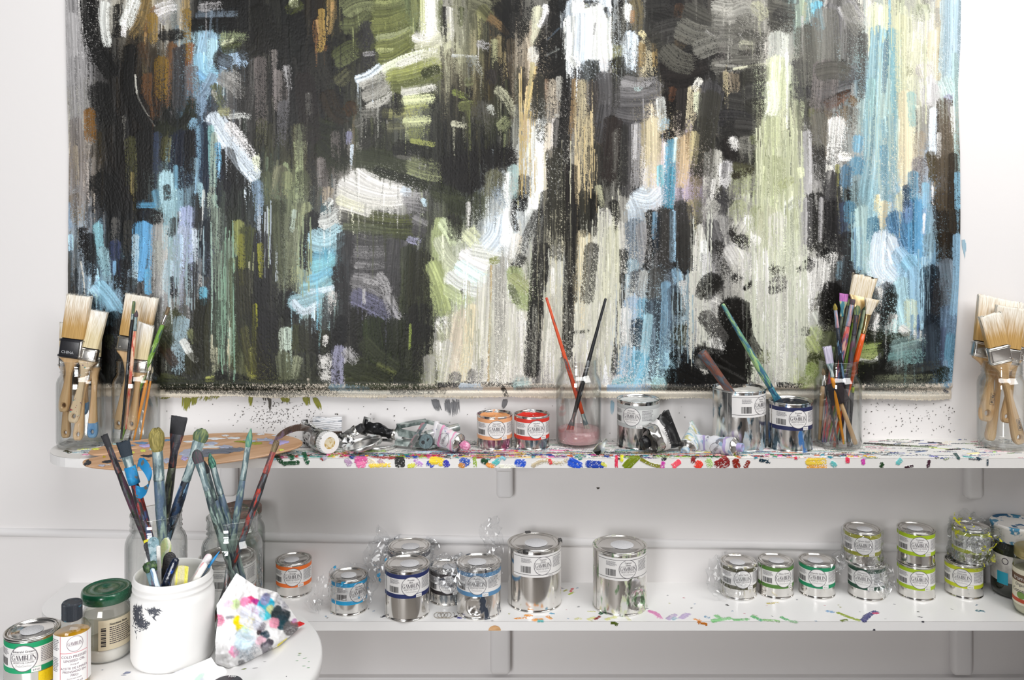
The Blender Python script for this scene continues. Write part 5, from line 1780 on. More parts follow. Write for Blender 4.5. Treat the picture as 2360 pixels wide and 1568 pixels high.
def film_sheet(parent, pts, widths, amp, seed, m, name='plastic_wrap', nu=46, nv=16, origin=None):
    """crumpled ribbon of film along world points"""
    P = spline([tuple(p) for p in pts], .004); P = [Vector(p) for p in P]; V, Fc = [], []; W = np.interp(np.linspace(0, 1, len(P)), np.linspace(0, 1, len(widths)), widths)
    for i, p in enumerate(P):
        tg = (P[min(i + 1, len(P) - 1)] - P[max(0, i - 1)]).normalized(); s = tg.cross(Vector((0, 1, 0))); s = (s if s.length > .1 else Vector((1, 0, 0))).normalized()
        for k in range(nv): u = k / (nv - 1) * 2 - 1; V.append(p + s * u * W[i] + Vector((0, .25 * W[i] * u * u, 0)))
    for i in range(len(P) - 1): Fc += [[i * nv + k, i * nv + k + 1, (i + 1) * nv + k + 1, (i + 1) * nv + k] for k in range(nv - 1)]
    V = crumple(V, amp, 75, seed); o = Vector(parent.location) if parent else Vector(); return mk(name, [v - o for v in V], Fc, m, parent, False)
def paint_tube(label, A, B, r, mb, mcap, name='paint_tube', bands=(), flat=.12, amp=.0022, seed=1, cap_r=None, cap_l=.012, open_end=None, fold=0, roll=0, face=None, shoulder=True, text=None):
    """A = crimped tail, B = cap end"""
    t = thing(name, label, 'paint tube', A); L = along(t, A, B, roll, face); cr = cap_r or r * .5; zs = L - cap_l - .006
    qs = np.linspace(0, 1, 18); rows = []
    for q in qs: e = min(1, q / .75) ** .8; rows.append((r * (1.35 - .35 * e), r * (flat + (1 - flat) * e), zs * q))
    V, Fc = loft(rows, 28, cap=False); V = [Vector(v) for v in V]; W = crumple(V, amp, 45, seed)
    b = mk('tube_body', W, Fc, mb, t)
    mk('crimp', *box(-r * 1.38, r * 1.38, -r * flat - .0006, r * flat + .0006, -.007, .001, .0005, 1), mb, t)
    for (q0, q1, m_) in bands:
        i0, i1 = int(q0 * 17), max(int(q0 * 17) + 1, int(q1 * 17)); V2 = [(v.x * 1.02, v.y * 1.02, v.z) for v in W[i0 * 28:(i1 + 1) * 28]]
        mk('printed_band', V2, [[i * 28 + k, i * 28 + (k + 1) % 28, (i + 1) * 28 + (k + 1) % 28, (i + 1) * 28 + k] for i in range(i1 - i0) for k in range(28)], m_, b)
    if text:
        vf = shift2(word2(text[0], text[1], text[2], 0, 0), 0, zs * text[3]); a = text[4] if len(text) > 4 else 0
        tv = [(u, -r * 1.12, v) for u, v in shift2(cat(word2(text[0], text[1], text[2], 0, -text[2] / 2), arc2(0, 0, text[1] * .62, text[1] * .62, .0006, .0006, 0, 360, 40)), 0, 0)[0]]
        tf = cat(word2(text[0], text[1], text[2], 0, 0), arc2(0, 0, text[1] * .62, text[1] * .62, .0006, .0006, 0, 360, 40))[1]
        Rm = Matrix.Translation((0, 0, zs * text[3])) @ Matrix.Rotation(a, 4, 'Y'); out = []
        for v in tv: p = Rm @ Vector(v); x = max(-r * .95, min(r * .95, p.x)); out.append((x, -math.sqrt(max(r * r - x * x, 1e-8)) * 1.06 - .0008, p.z))
        mk('printed_logo', out, tf, M_ink, b, False)
    if shoulder: mk('shoulder', *lathe([(r * .99, zs - .001), (r * 1.03, zs), (r * 1.0, zs + .0015), (cr * 1.15, zs + .006), (cr, zs + .007)], 28), FER(), t)
    if mcap:
        n = 36; rows = [(cr, zs + .006), (cr * 1.02, zs + .007), (cr * 1.0, L - .001), (cr * .93, L), (cr * .6, L), (cr * .55, L - .001), (0, L - .001)]
        V, Fc = lathe(rows, n); V = [(v[0] * (1.03 if (i % 2) else .98), v[1] * (1.03 if (i % 2) else .98), v[2]) for i, v in enumerate(V)]; mk('cap', V, Fc, mcap, t)
    return t
# ---------------------------------------------------------------- cans on the upper shelf
TW = ('Titanium', 'White')
paint_can('open peach paint can, leftmost can on the upper shelf', 'S', 1140, 1.932, Z1, .12, 'e8a878', ('Caucasian', 'Flesh Tone'), 'e3a06a', ['d9a27a', 'b07a94', '8d8f92'])
paint_can('open red paint can beside the peach can on the upper shelf', 'S', 1225.5, 1.933, Z1, .27, 'd8372a', ('Napthol', 'Scarlet'), 'd8281c', ['9aa4a8', '7f8f98', 'b9a8a0'])
paint_can('open pale grey paint can with a light grey label behind the crumpled black tube', 'M', 1471, 1.941, Z1, -.33, 'b9bcbb', ('Portland', 'Grey Light'), 'c9c9c6', ['b9b0ac', '8f9a94', '55595c'], 'd9dbd9')
paint_can('large open can of white paint with blue smears and a brown handle standing in it', 'L', 1703, 1.94, Z1, .80, None, TW, 'ece9e2', ['9fb0ba', 'b9bcbc', '56707e'])
paint_can('open dark blue paint can with a green brush handle leaning out of it', 'M', 1821, 1.924, Z1, .37, '232a55', ('Prussian', 'Blue'), '0c1424', ['3f6fa8', 'a8b4bc', '6d7d86'])
# ---------------------------------------------------------------- cans on the lower shelf
paint_can('orange banded paint can standing alone at the left of the lower shelf', 'S', 677, 1.955, Z2, -.06, 'f2762e', ('Permanent', 'Orange'))
cyan = paint_can('bright cyan banded paint can loosely wrapped in clear film', 'S', 804, 1.87, Z2, .53, '1fa6dd', ('Cerulean', 'Blue Hue'))
back = paint_can('film wrapped paint can behind the navy banded can on the lower shelf', 'M', 943, 1.95, Z2, -.2, '6a6a70', ('Payne', 'Grey'))
paint_can('navy banded paint can with a clean white lid sticker near the shelf front', 'M', 938, 1.853, Z2, .18, '232f63', ('Prussian', 'Blue'))
blk = paint_can('small black banded paint can half hidden under crumpled film', 'S', 1032, 1.917, Z2, .0, '2a2426', ('Ivory', 'Black'), None, ['5a5c60', '8a9096'])
gry = paint_can('dented grey blue banded paint can with film bunched over its lid', 'M', 1103.5, 1.861, Z2, -.08, '5b8db6', ('Radiant', 'Blue'), None, ['39404c'], dent=[(-.15, .026, .017, .006), (-.05, .012, .012, .003)])
paint_can('large clean tin with white label and dark clips around its lid', 'L', 1232, 1.904, Z2, .31, None, TW, clips=True)
paint_can('large dented tin with a paint spotted white label on the lower shelf', 'L', 1428.5, 1.888, Z2, .30, None, TW, None, ['c9cfae', 'd5d5d2', '8fae8a'], dent=[(.62, .031, .021, .012), (.45, .055, .02, .003)])
terre = paint_can('dark olive banded paint can wrapped in film, first of the row of three', 'S', 1702, 1.944, Z2, .25, '4a482e', ('Terre Verte',), None, ['b9b49a'])
paint_can('leaf green banded paint can in the middle of the row of three', 'S', 1787, 1.95, Z2, .48, '527f35', ('Olive Green',))
paint_can('emerald banded paint can on the lower shelf, last of the row of three', 'S', 1882.5, 1.95, Z2, .04, '0f8a5c', ('Emerald Green',))
drk = paint_can('very dark green banded paint can under the gold banded can', 'S', 1997, 1.94, Z2, -.22, '1c4a36', ('Chromium', 'Oxide Green'))
gold = paint_can('gold banded paint can in film stacked on the dark green can', 'S', 1987, 1.94, Z2 + .0722, .09, '9a9a2c', ('Green Gold',))
paint_can('lower of the two stacked lime green banded paint cans', 'S', 2111, 1.94, Z2, .2, 'a6c21e', ('Cadmium', 'Green'))
paint_can('upper of the two stacked lime green banded paint cans', 'S', 2111, 1.941, Z2 + .0722, .22, 'a6c21e', ('Cadmium', 'Green'))
paint_can('yellow green banded paint can under the film covered can', 'S', 2221, 1.948, Z2, -.09, 'c3cc2a', ('Cadmium', 'Chartreuse'))
char = paint_can('yellow green banded paint can smothered in yellow stained film, on top of its stack', 'S', 2238, 1.95, Z2 + .0722, .27, 'c3cc2a', ('Cadmium', 'Chartreuse'), None, ['56707e', '8f9a4a'])
paint_can('closed paint can mostly hidden behind the right glass jar on the table', 'L', 525, 1.828, Z2, .3, None, TW)
em = paint_can('emerald banded paint can with a bright yellow smear on the round table', 'S', 75, 1.348, ZT, -.32, '109a66', ('Emerald Green',))
mk('paint_smear', *bend(rect2(.026, .002, .05, .0215, 20), .0375, .0006), mat('smear_yellow', 'f0cf1a', .35, bump=.6), em)
# ---------------------------------------------------------------- film bunched round the cans
F1 = film('cling_film', (.97, .975, .98), (.82, .83, .85), 1.0, .06, .5)
F2 = film('cling_film_blue_specks', (.97, .975, .98), (.82, .83, .85), 1.0, .06, .5, ('2c9fd0', .66, .69, 60))
F3 = film('cling_film_black_specks', (.93, .94, .95), (.78, .79, .81), 1.0, .06, .5, ('3a3f4a', .63, .67, 70))
F4 = film('cling_film_yellow_specks', (.93, .94, .94), (.80, .81, .82), 1.0, .06, .5, ('d3d21c', .62, .64, 40))
film_sleeve(cyan, .0405, .028, .078, .0032, 3, F2)
film_sheet(cyan, [ray(838, 1345, 1.90), ray(858, 1310, 1.90), ray(868, 1270, 1.91), ray(885, 1245, 1.915), ray(868, 1212, 1.92)], [.012, .022, .026, .016, .004], .005, 5, F2)
film_sheet(cyan, [ray(846, 1388, 1.85), ray(856, 1350, 1.87), ray(872, 1310, 1.88), ray(905, 1290, 1.90)], [.006, .014, .022, .016], .005, 6, F2)
film_sheet(cyan, [ray(765, 1350, 1.87), ray(742, 1370, 1.86), ray(722, 1392, 1.85), ray(740, 1408, 1.83)], [.03, .026, .018, .004], .004, 7, F1)
film_sleeve(back, .0505, .072, .106, .005, 8, F3, flare=.08)
film_sheet(back, [ray(895, 1265, 1.93), ray(872, 1260, 1.93), ray(852, 1278, 1.92)], [.018, .02, .01], .006, 9, F1)
film_sheet(back, [ray(985, 1262, 1.93), ray(1002, 1256, 1.93), ray(1012, 1268, 1.92)], [.012, .014, .005], .005, 10, F1)
film_sleeve(blk, .041, .045, .080, .005, 11, F3, flare=.1)
film_sheet(blk, [ray(1000, 1305, 1.89), ray(1030, 1318, 1.88), ray(1058, 1300, 1.88), ray(1070, 1285, 1.89)], [.014, .02, .02, .012], .007, 12, F3)
film_sleeve(gry, .0485, .07, .107, .005, 13, F1, ang=(PI * .95, PI * 1.9))
film_sheet(gry, [ray(1118, 1322, 1.81), ray(1090, 1335, 1.80), ray(1060, 1330, 1.80), ray(1045, 1350, 1.80), ray(1052, 1388, 1.79)], [.012, .022, .026, .018, .003], .008, 14, F1)
film_sheet(gry, [ray(1140, 1288, 1.89), ray(1142, 1262, 1.90), ray(1130, 1232, 1.905), ray(1142, 1186, 1.91)], [.012, .024, .022, .003], .006, 15, F1)
film_sleeve(terre, .0415, .004, .074, .0045, 16, F1, ang=(PI * .6, PI * 1.55))
film_sheet(terre, [ray(1662, 1290, 1.92), ray(1648, 1310, 1.91), ray(1650, 1345, 1.90), ray(1668, 1380, 1.90)], [.012, .018, .018, .008], .006, 17, F1)
film_sheet(terre, [ray(1738, 1285, 1.93), ray(1746, 1300, 1.92), ray(1742, 1330, 1.92)], [.006, .012, .006], .005, 18, F1)
film_sleeve(gold, .0415, -.003, .069, .0032, 19, F1)
film_sheet(gold, [ray(1950, 1310, 1.92), ray(1938, 1290, 1.91), ray(1925, 1320, 1.91)], [.012, .02, .012], .005, 20, F1)
film_sleeve(drk, .0425, .02, .074, .005, 21, F1, ang=(PI * 1.45, PI * 2.35))
film_sheet(drk, [ray(2005, 1300, 1.89), ray(2032, 1320, 1.89), ray(2042, 1350, 1.89), ray(2030, 1372, 1.89)], [.012, .024, .022, .008], .007, 22, F1)
film_sleeve(char, .0425, -.004, .078, .0055, 23, F4, flare=.06)
film_sheet(char, [ray(2205, 1222, 1.90), ray(2240, 1245, 1.885), ray(2285, 1242, 1.89), ray(2312, 1228, 1.90)], [.014, .028, .026, .01], .008, 24, F4)
film_sheet(char, [ray(2212, 1300, 1.90), ray(2235, 1278, 1.885), ray(2280, 1290, 1.90), ray(2300, 1275, 1.90)], [.016, .03, .022, .01], .008, 25, F1)
film_sheet(char, [ray(2205, 1205, 1.94), ray(2212, 1188, 1.95), ray(2240, 1196, 1.955), ray(2270, 1200, 1.95)], [.006, .014, .014, .006], .006, 26, F4)
# ---------------------------------------------------------------- wood and bristle materials
WOOD = mat('beech_handle', 'cfa877', .45, noise=['bd9462', 'd8b688'], nscale=(120, 120, 10), nlo=.4, nhi=.65, coat=.3)
WOODSPOT = mat('beech_spotted', 'dfc7a4', .5, noise=['6a3f6a', 'a03038', '5aa0a0'], nscale=(130, 130, 130), nlo=.66, nhi=.68)
BLUE = mat('blue_dip', '5b93c6', .4, noise=['7fabd2'], nscale=(60, 60, 40)); FERM = FER()
BLACKF = mat('black_band', '26262a', .35, bump=.1)
def bm_(k, L, bl): return bristle_mat('hair_%s_%d' % (k, int(L * 1e4)), *{'gold': ('c6a062', 'f6f1e6'), 'pale': ('dcc592', 'f7f3ea'), 'white': ('e2d4ac', 'f7f5f0')}[k], L - bl, L)
def wb(label, a, da, b, db, W, bl, kind, **k):
    A, B = ray(*a, da), ray(*b, db); L = (B - A).length
    mh = k.pop('mh', WOOD); mf = k.pop('mf', FERM); th = k.pop('th', .018)
    return wall_brush(label, A, B, W, bl, th, mh, mf, bm_(kind, L, bl), **k)
# left jar on the upper shelf
glass_jar('glass jar of house painting brushes, far left on the upper shelf', 187, 1.942, Z1)
j1 = wb('wide golden brush with a black band and pale handle, leftmost on the upper shelf', (147, 950), 1.93, (184, 681), 1.935, .050, .092, 'gold', mf=BLACKF, fl=.044, hw=.012, th=.024, htop=None)
fv = [c for c in j1.children if c.name.startswith('ferrule')][0]
z_ = (ray(184, 681, 1.935) - ray(147, 950, 1.93)).length - .092 - .024
tx = move(flat3(shift2(text2d('CHINA', .0085), 0, 0)), Matrix.Translation((-.004, -.0125, z_ - .009))); mk('printed_word', tx[0], tx[1], mat('print_silver', 'b9bcc0', .4), fv, False)
for sx in (1,): mk('steel_edge', *box(.0165, .0255, -.0125, .0125, z_ - .018, z_ + .022, .003), FERM, fv)
wb('white tipped brush with a paint spotted pale handle in the far left jar', (168, 975), 1.918, (227, 717), 1.945, .040, .080, 'white', mh=WOODSPOT, fl=.03, hw=.0115, th=.018)
wb('small brush with a blue dipped handle behind the spotted one', (191, 956), 1.948, (207, 792), 1.962, .026, .045, 'pale', dip=(BLUE, .028), hw=.010, fl=.02, th=.012, hole=False)
wb('brush with a light blue dipped handle at the right of the far left jar', (213, 1010), 1.93, (222, 770), 1.965, .024, .05, 'white', dip=(BLUE, .034), hw=.0105, fl=.024, th=.012)
wb('brush with a plain tapered handle at the lower left of the far left jar', (152, 1010), 1.938, (158, 742), 1.972, .036, .07, 'pale', hw=.0095, fl=.028, th=.014)
wb('brush with a plain handle and large hole, lowest in the far left jar', (179, 1016), 1.915, (203, 800), 1.955, .026, .05, 'pale', hw=.0105, fl=.022, th=.012)
def hb(k): return {'black': mat('hair_black', '2c2c30', .7, bump=.4, bscale=700), 'gold': mat('hair_gold', '8f8344', .7, noise=['6f6a38', 'a89a5a'], nscale=(500, 500, 60), bump=.5, bscale=700), 'navy': mat('hair_navy', '24303c', .7, bump=.4, bscale=700), 'green': mat('hair_green', '5a6a4a', .7, noise=['3f5c54', '7d8a5a'], nscale=(400, 400, 60), bump=.4), 'teal': mat('hair_teal', '3d6e62', .7, noise=['2a4a48', '6fae94'], nscale=(400, 400, 60), bump=.4), 'plum': mat('hair_plum', '5a4650', .7, noise=['3c4a48'], nscale=(400, 400, 60)), 'red': mat('hair_red', 'a83a34', .7, noise=['6a2a2a'], nscale=(300, 300, 60)), 'mint': mat('hair_mint', '7fa888', .7, noise=['4f8a80'], nscale=(300, 300, 60)), 'cream': mat('hair_cream', 'e3d5ba', .7, noise=['c9b48c', 'f0e8da'], nscale=(700, 700, 20), bump=.4, bscale=700), 'purple': mat('hair_purple', 'b565b0', .7, noise=['7a5a9a', 'd080c0'], nscale=(500, 500, 40)), 'yellow': mat('hair_yellow', 'a8923e', .7, noise=['7d7434'], nscale=(400, 400, 60)), 'lilac': mat('hair_lilac', 'cbc6d8', .7, noise=['a8a2b8'], nscale=(600, 600, 20)), 'grey': mat('hair_grey', '8f8a84', .7, noise=['b0a8a0'], nscale=(400, 400, 60)), 'brown': mat('hair_brown', '8a7a5c', .7, noise=['5c4a38'], nscale=(400, 400, 60))}[k]
DARKP = painty('handle_dark', '2f2d30', ['4a4550', '3d4a3a', '5c3a4c']); SLATE = painty('handle_slate', '5f747c', ['4a5c66', '8fa39a', '55697e']); NAVY = painty('handle_navy', '1d2430', ['0f131a', '6f93b0', '2a3f5c'], lo=.54, hi=.57)
REDP = painty('handle_red', 'b5382a', ['7a2a24', '4a5a84', '2f2d30']); GREYG = painty('handle_greygreen', '6d7f7a', ['4a5f5c', '94a8a0', '39454a']); SILV = painty('ferrule_painted', '8fa2a4', ['6d7f86', 'b9c4c0', '5a6f74']); BLKF = painty('ferrule_dark', '3a3a42', ['54505c', '7a4a44', '2a2a2e']); OLIV = painty('handle_olive', '4a5240', ['3a3e3c', '6d7458', '2c2e2e'])
def ab(label, a, da, b, db, rh, head, hl, hw, fl, mh, mf, mb, **k): return artist_brush(label, ray(*a, da), ray(*b, db), rh, head, hl, hw, fl, mh, mf, hb(mb), **k)
# second jar on the upper shelf
glass_jar('glass jar of thin and wide brushes, second from the left on the upper shelf', 313.5, 1.949, Z1)
wb('very wide golden bristle brush in the second jar on the upper shelf', (272, 990), 1.955, (328, 682), 1.965, .068, .090, 'gold', fl=.036, hw=.011, th=.02)
wb('white tipped bristle brush before the very wide one in the second jar', (303, 992), 1.93, (337, 747), 1.938, .034, .076, 'white', fl=.03, hw=.011, th=.016, angled=-.004)
ab('thin black handled brush with a grey green tip in front of the wide bristle brush', (279, 1012), 1.915, (309, 695), 1.915, .0042, 'stub', .026, .004, .012, painty('handle_black', '1d1f24', ['2c3038', '8a8f94'], lo=.6, hi=.62), SILV, 'green')
ab('thin peach pink brush beside the black handled one in the second jar', (290, 990), 1.908, (315, 716), 1.91, .0042, 'round', .014, .003, .03, painty('handle_peach', 'd99a78', ['c85a4a', 'e6c0a4']), SILV, 'plum')
ab('bright green brush leaning right out of the second jar', (279, 1014), 1.94, (389, 708), 1.93, .0055, 'flat', .018, .004, .022, painty('handle_leaf', '6f9a3a', ['8fb45a', 'c9d8b0', '4a5a5c'], lo=.56, hi=.6), FERM, 'brown')
ab('dark handled brush lying against the orange ones in the second jar', (297, 1017), 1.945, (339, 852), 1.955, .0042, 'round', .02, .004, .02, NAVY, FERM, 'brown')
ab('orange handled brush at the right side of the second jar', (308, 1016), 1.93, (347, 838), 1.935, .0038, 'round', .016, .0034, .02, mat('handle_orange', 'ef9a2c', .35, coat=.4), FERM, 'cream')
ab('second slimmer orange brush standing more upright, rightmost in the second jar', (323, 1016), 1.945, (352, 846), 1.945, .003, 'round', .014, .003, .016, mat('handle_orange', 'ef9a2c', .35, coat=.4), FERM, 'cream')
# jar of pink solvent
pj = glass_jar('glass jar with cloudy pink liquid at the bottom and two brushes', 1333.5, 1.954, Z1)
mk('liquid', *lathe([(0, .0063), (.0445, .0078), (.0462, .016), (.0463, .0335), (.0440, .0340), (0, .0338)], 60), mat('pink_liquid', 'd2a3a6', .12, spec=.6), pj)
mk('drip_stain', *bend(cat(*[rect2(-.02 + i * .0048, .06 + .03 * math.sin(i * 2.1), -.0188 + i * .0048, .181, 2) for i in range(7)]), .0372, .0), film('orange_runs', (.97, .86, .80), (.9, .75, .7), .1, .1), pj)
ab('orange handled brush standing upside down in the pink liquid', (1259, 686), 1.95, (1357, 1000), 1.95, .0052, 'flat', .02, .006, .026, painty('handle_coral', 'd8542c', ['c8432c', '6a4a4c'], lo=.58, hi=.6), SILV, 'grey')
ab('black handled brush with red bristles standing upside down in the pink liquid', (1396, 688), 1.958, (1311, 1002), 1.94, .0052, 'flat', .02, .0075, .03, painty('handle_black', '1d1f24', ['2c3038', '8a8f94'], lo=.6, hi=.62), BLKF, 'red')
# handles leaning out of the cans
t = thing('stirring_stick', 'thick brown and slate handle leaning in the large can of white paint', 'stick', (0, 0, 0)); L = along(t, ray(1702, 930, 1.935), ray(1617, 812, 1.925))
mk('shaft', *loft([(.0085, .0085, 0), (.009, .009, L * .4), (.0105, .0105, L * .85), (.0112, .0112, L - .003), (.0098, .0098, L)], 24), painty('handle_rust', '63453d', ['4a4a54', '54606a', '7a4a3c']), t)
ab('long green brush handle leaning out of the open dark blue paint can', (1665, 701), 1.935, (1808, 950), 1.925, .0078, 'flat', .03, .009, .03, painty('handle_sea', '6f9a78', ['4f8a84', '9fbf80', '3a6a84']), painty('ferrule_blue', '2f6a86', ['24506e', '4a8a9a']), 'navy')
# ---------------------------------------------------------------- fourth jar: many artists' brushes
glass_jar('glass jar crammed with colourful artist brushes right of the dark blue can', 1931, 1.935, Z1)
PK = painty('handle_pinkblue', 'c04a44', ['8a4a6a', '4a5a80', 'd0a090']); PKF = painty('ferrule_pink', 'b08a94', ['7a6a9a', 'd0a0a0', '8a9ab0']); BRASS = mat('ferrule_brass', (.78, .55, .26), .25, 1); TEAL = painty('ferrule_teal', '4fa3ac', ['d0c49a', '3a7a8a']); LGRN = painty('handle_sage', '8fa88c', ['6d8a78', 'b0c0a0'])
for a in (
    ('dark blue brush with a tiny mustard round tip, leftmost tall tip in the crowded jar', (1958, 1020), 1.925, (1924, 700), 1.915, .0048, 'round', .014, .004, .04, NAVY, PKF, 'yellow'),
    ('flat brush with violet bristles and a turquoise ferrule', (1906, 1018), 1.94, (1946, 677), 1.945, .0052, 'flat', .017, .0095, .034, OLIV, TEAL, 'purple'),
    ('dark green brush right of the violet one', (1893, 1015), 1.95, (1957, 688), 1.95, .0052, 'stub', .016, .005, .05, OLIV, OLIV, 'green'),
    ('red handled brush with a pink and blue smeared ferrule', (1902, 1020), 1.925, (1966, 690), 1.93, .0062, 'stub', .012, .006, .05, PK, PKF, 'plum'),
    ('dark brush with a deep green oval tip in the crowded jar', (1936, 1016), 1.915, (1977, 705), 1.92, .0055, 'filbert', .02, .006, .045, DARKP, BLKF, 'green'),
    ('slim brush with a gold ferrule and red handle', (1914, 1018), 1.945, (1983, 712), 1.945, .0045, 'stub', .010, .004, .05, PK, BRASS, 'grey'),
    ('slim sage green brush behind the gold ferrules', (1929, 1018), 1.955, (1996, 696), 1.955, .004, 'round', .018, .0035, .045, LGRN, LGRN, 'green'),
    ('fan brush with pale spread hairs and a bright orange handle', (1923, 1016), 1.96, (2011, 690), 1.925, .0062, 'fan', .034, .011, .045, mat('handle_bright_orange', 'e05a18', .35, coat=.5), BRASS, 'cream'),
    ('short brush with white lilac bristles just above the jar rim', (1945, 1024), 1.895, (1906, 799), 1.905, .0048, 'flat', .036, .0085, .03, painty('handle_amber', 'e8961e', ['7ab83a', '3a5a34'], lo=.6, hi=.62), SILV, 'lilac'),
    ('black brush with a lime ring in the middle of the crowded jar', (1953, 1021), 1.955, (1951, 848), 1.96, .0045, 'round', .014, .004, .024, painty('handle_black', '1d1f24', ['2c3038', '8a8f94'], lo=.6, hi=.62), FERM, 'brown'),
    ('black brush with a lime ring at the right of the crowded jar', (1958, 1019), 1.965, (1966, 850), 1.965, .0045, 'round', .014, .004, .024, painty('handle_black', '1d1f24', ['2c3038', '8a8f94'], lo=.6, hi=.62), FERM, 'brown'),
    ('plain wooden brush at the left wall of the crowded jar', (1888, 1014), 1.94, (1899, 850), 1.945, .005, 'round', .014, .004, .024, WOOD, FERM, 'brown'),
    ('slender black brush crossing low in the crowded jar', (1931, 1026), 1.897, (1896, 850), 1.915, .0038, 'round', .014, .0034, .022, painty('handle_black', '1d1f24', ['2c3038', '8a8f94'], lo=.6, hi=.62), FERM, 'brown'),
    ('coral red brush standing at the lower left of the crowded jar', (1896, 1020), 1.915, (1922, 800), 1.95, .0048, 'stub', .012, .004, .03, PK, OLIV, 'green')):
    o = ab(*a)
    if 'lime ring' in a[0]: zz = (ray(*a[3], a[4]) - ray(*a[1], a[2])).length - .04; mk('lime_ring', *loft([(.0047, .0047, zz - .012), (.0048, .0048, zz)], 16), mat('lime_band', 'b5cc3a', .4), [c for c in o.children if c.name.startswith('handle')][0])
A, B = ray(1906, 1018, 1.935), ray(1994, 636, 1.94); Lb = (B - A).length
o = artist_brush('big flat cream brush with a golden ferrule, tallest in the crowded jar', A, B, .0055, 'flat', .046, .026, .062, mat('handle_moss', '6a8a1e', .4, noise=['55741a'], nscale=(60, 60, 20)), mat('ferrule_gold', (.86, .66, .36), .38, 1), hb('cream'), rf=.0055)
t = thing('foam_brush', 'black foam wedge brush with a wooden handle upside down against the jar glass', 'brush', (0, 0, 0)); L = along(t, ray(1972, 1024, 1.905), ray(1921, 882, 1.90))
mk('handle', *loft([(.0042, .0042, 0), (.005, .005, .004), (.0048, .0048, L * .3), (.0042, .0042, L - .042)], 14), WOOD, t)
mk('foam', *move(loft([(.021, .0075, 0), (.0205, .008, .004), (.0165, .006, .034), (.015, .0008, .046)], 4), Matrix.Translation((0, 0, L - .046)) @ Matrix.Rotation(0, 4, 'Z')), mat('black_foam', '322b2f', .9, bump=.6, bscale=900), t, False)
# ---------------------------------------------------------------- jar at the right edge
glass_jar('glass jar of broad pale bristle brushes, far right of the upper shelf', 2310, 1.93, Z1)
wb('broad bristle brush in front, lowest tips in the far right jar', (2350, 1024), 1.915, (2281, 725), 1.91, .047, .068, 'gold', fl=.04, hw=.0125, th=.019, mark='PROB')
wb('broad bristle brush leaning right in the middle of the far right jar', (2280, 1016), 1.945, (2332, 708), 1.935, .066, .088, 'gold', fl=.036, hw=.0105, th=.019, hole=False)
wb('widest bristle brush at the back of the far right jar', (2270, 972), 1.925, (2306, 689), 1.962, .094, .10, 'gold', fl=.036, hw=.0145, th=.02, mark='PROB')
wb('bristle brush with a short rounded handle end at the back of the far right jar', (2316, 975), 1.955, (2352, 735), 1.968, .034, .06, 'gold', fl=.03, hw=.0115, th=.012)
# ---------------------------------------------------------------- jars at the lower right
t = thing('glass_jar', 'dark olive glass jar with a paint smeared white lid on the lower shelf', 'jar', ((2342 - CX) / F * 1.945, 1.945 - WD, Z2))
mk('glass', *lathe([(0, .001), (.040, .001), (.0475, .006), (.0495, .016), (.0495, .098), (.046, .108), (.043, .114), (.043, .13), (0, .13)], 64), mat('olive_glass', '23261c', .1, spec=.6, coat=.5), t)
lid = mk('lid', *lathe([(.0485, .118), (.0505, .120), (.0505, .146), (.0515, .148), (.0515, .153), (.0495, .155), (.0485, .1535), (0, .1535)], 64), mat('lid_white_smeared', 'dcd9d4', .5, noise=['1f5a80', '3a7fa0'], nscale=(34, 34, 34), nlo=.57, nhi=.6), t)
th = math.atan((2342 - CX) / F)
l = mk('label', *bend(rect2(-.06, .035, .07, .092, 50), .0495, .0004), mat('label_grey_white', 'd5d1cc', .55, noise=['a9a4a0'], nscale=(30, 30, 30)), t); l.rotation_euler = (0, 0, -th - .55)
mk('label_patch', *bend(rect2(-.012, .030, .012, .056, 10), .0495, .0008), mat('label_teal', '1f9ab5', .5), l)
mk('label_picture', *bend(cat(rect2(.022, .036, .03, .068, 4), rect2(.03, .036, .036, .060, 3), rect2(.036, .034, .041, .05, 3)), .0495, .0008), mat('label_brown', '43282c', .5), l)
mk('label_seal', *bend(arc2(.006, .08, .007, .007, .0015, .0015, 0, 360, 30), .0495, .0008), M_ink, l)
t = thing('coconut_oil_jar', 'glass jar with a gold lid and cream coconut oil label, cut by the right edge', 'jar', ((2384 - CX) / F * 1.85, 1.85 - WD, Z2)); th = math.atan((2384 - CX) / F)
mk('glass', *lathe([(0, .0015), (.030, .001), (.036, .003), (.0395, .012), (.0395, .098), (.037, .109), (.033, .115), (.033, .119)], 60), film('oil_jar_glass', (.95, .955, .93), (.7, .73, .68), .5, .02, .5), t)
mk('contents', *lathe([(0, .004), (.034, .005), (.0378, .013), (.0378, .088), (0, .09)], 50), mat('coconut_fat', 'd5d2ba', .5), t)
mk('lid', *lathe([(.0365, .116), (.0372, .117), (.0372, .120)] + [(.0366 + .0005 * (i % 2), .120 + i * .0011) for i in range(11)] + [(.0368, .1335), (.0355, .135), (0, .1348)], 60), mat('lid_gold', (.46, .38, .18), .35, .85), t)
l = mk('label', *bend(rect2(-.062, .022, .062, .094, 50), .0395, .0004), mat('label_cream', 'ebe4cd', .55), t); l.rotation_euler = (0, 0, -th - .35)
mk('label_band', *bend(rect2(-.062, .069, .062, .084, 50), .0395, .0007), mat('label_band_brown', '6d4f3c', .5), l)
mk('label_ribbon', *bend(rect2(-.062, .027, .062, .0345, 50), .0395, .0007), mat('label_ribbon_red', 'c14a2a', .5), l)
mk('label_picture', *bend(cat(arc2(-.012, .042, .009, .0075, .009, .0075, 0, 360, 24), diag(-.006, .004, .004, .037, .046), diag(-.004, .009, .004, .036, .041)), .0395, .0008), mat('label_leaf', '7a9a4a', .5), l)
mk('lettering', *bend(cat(shift2(text2d('Organic', .0085), -.012, .0605), shift2(text2d('Coconut Oil', .0108), -.006, .0475)), .0395, .0009), M_ink, l, False)
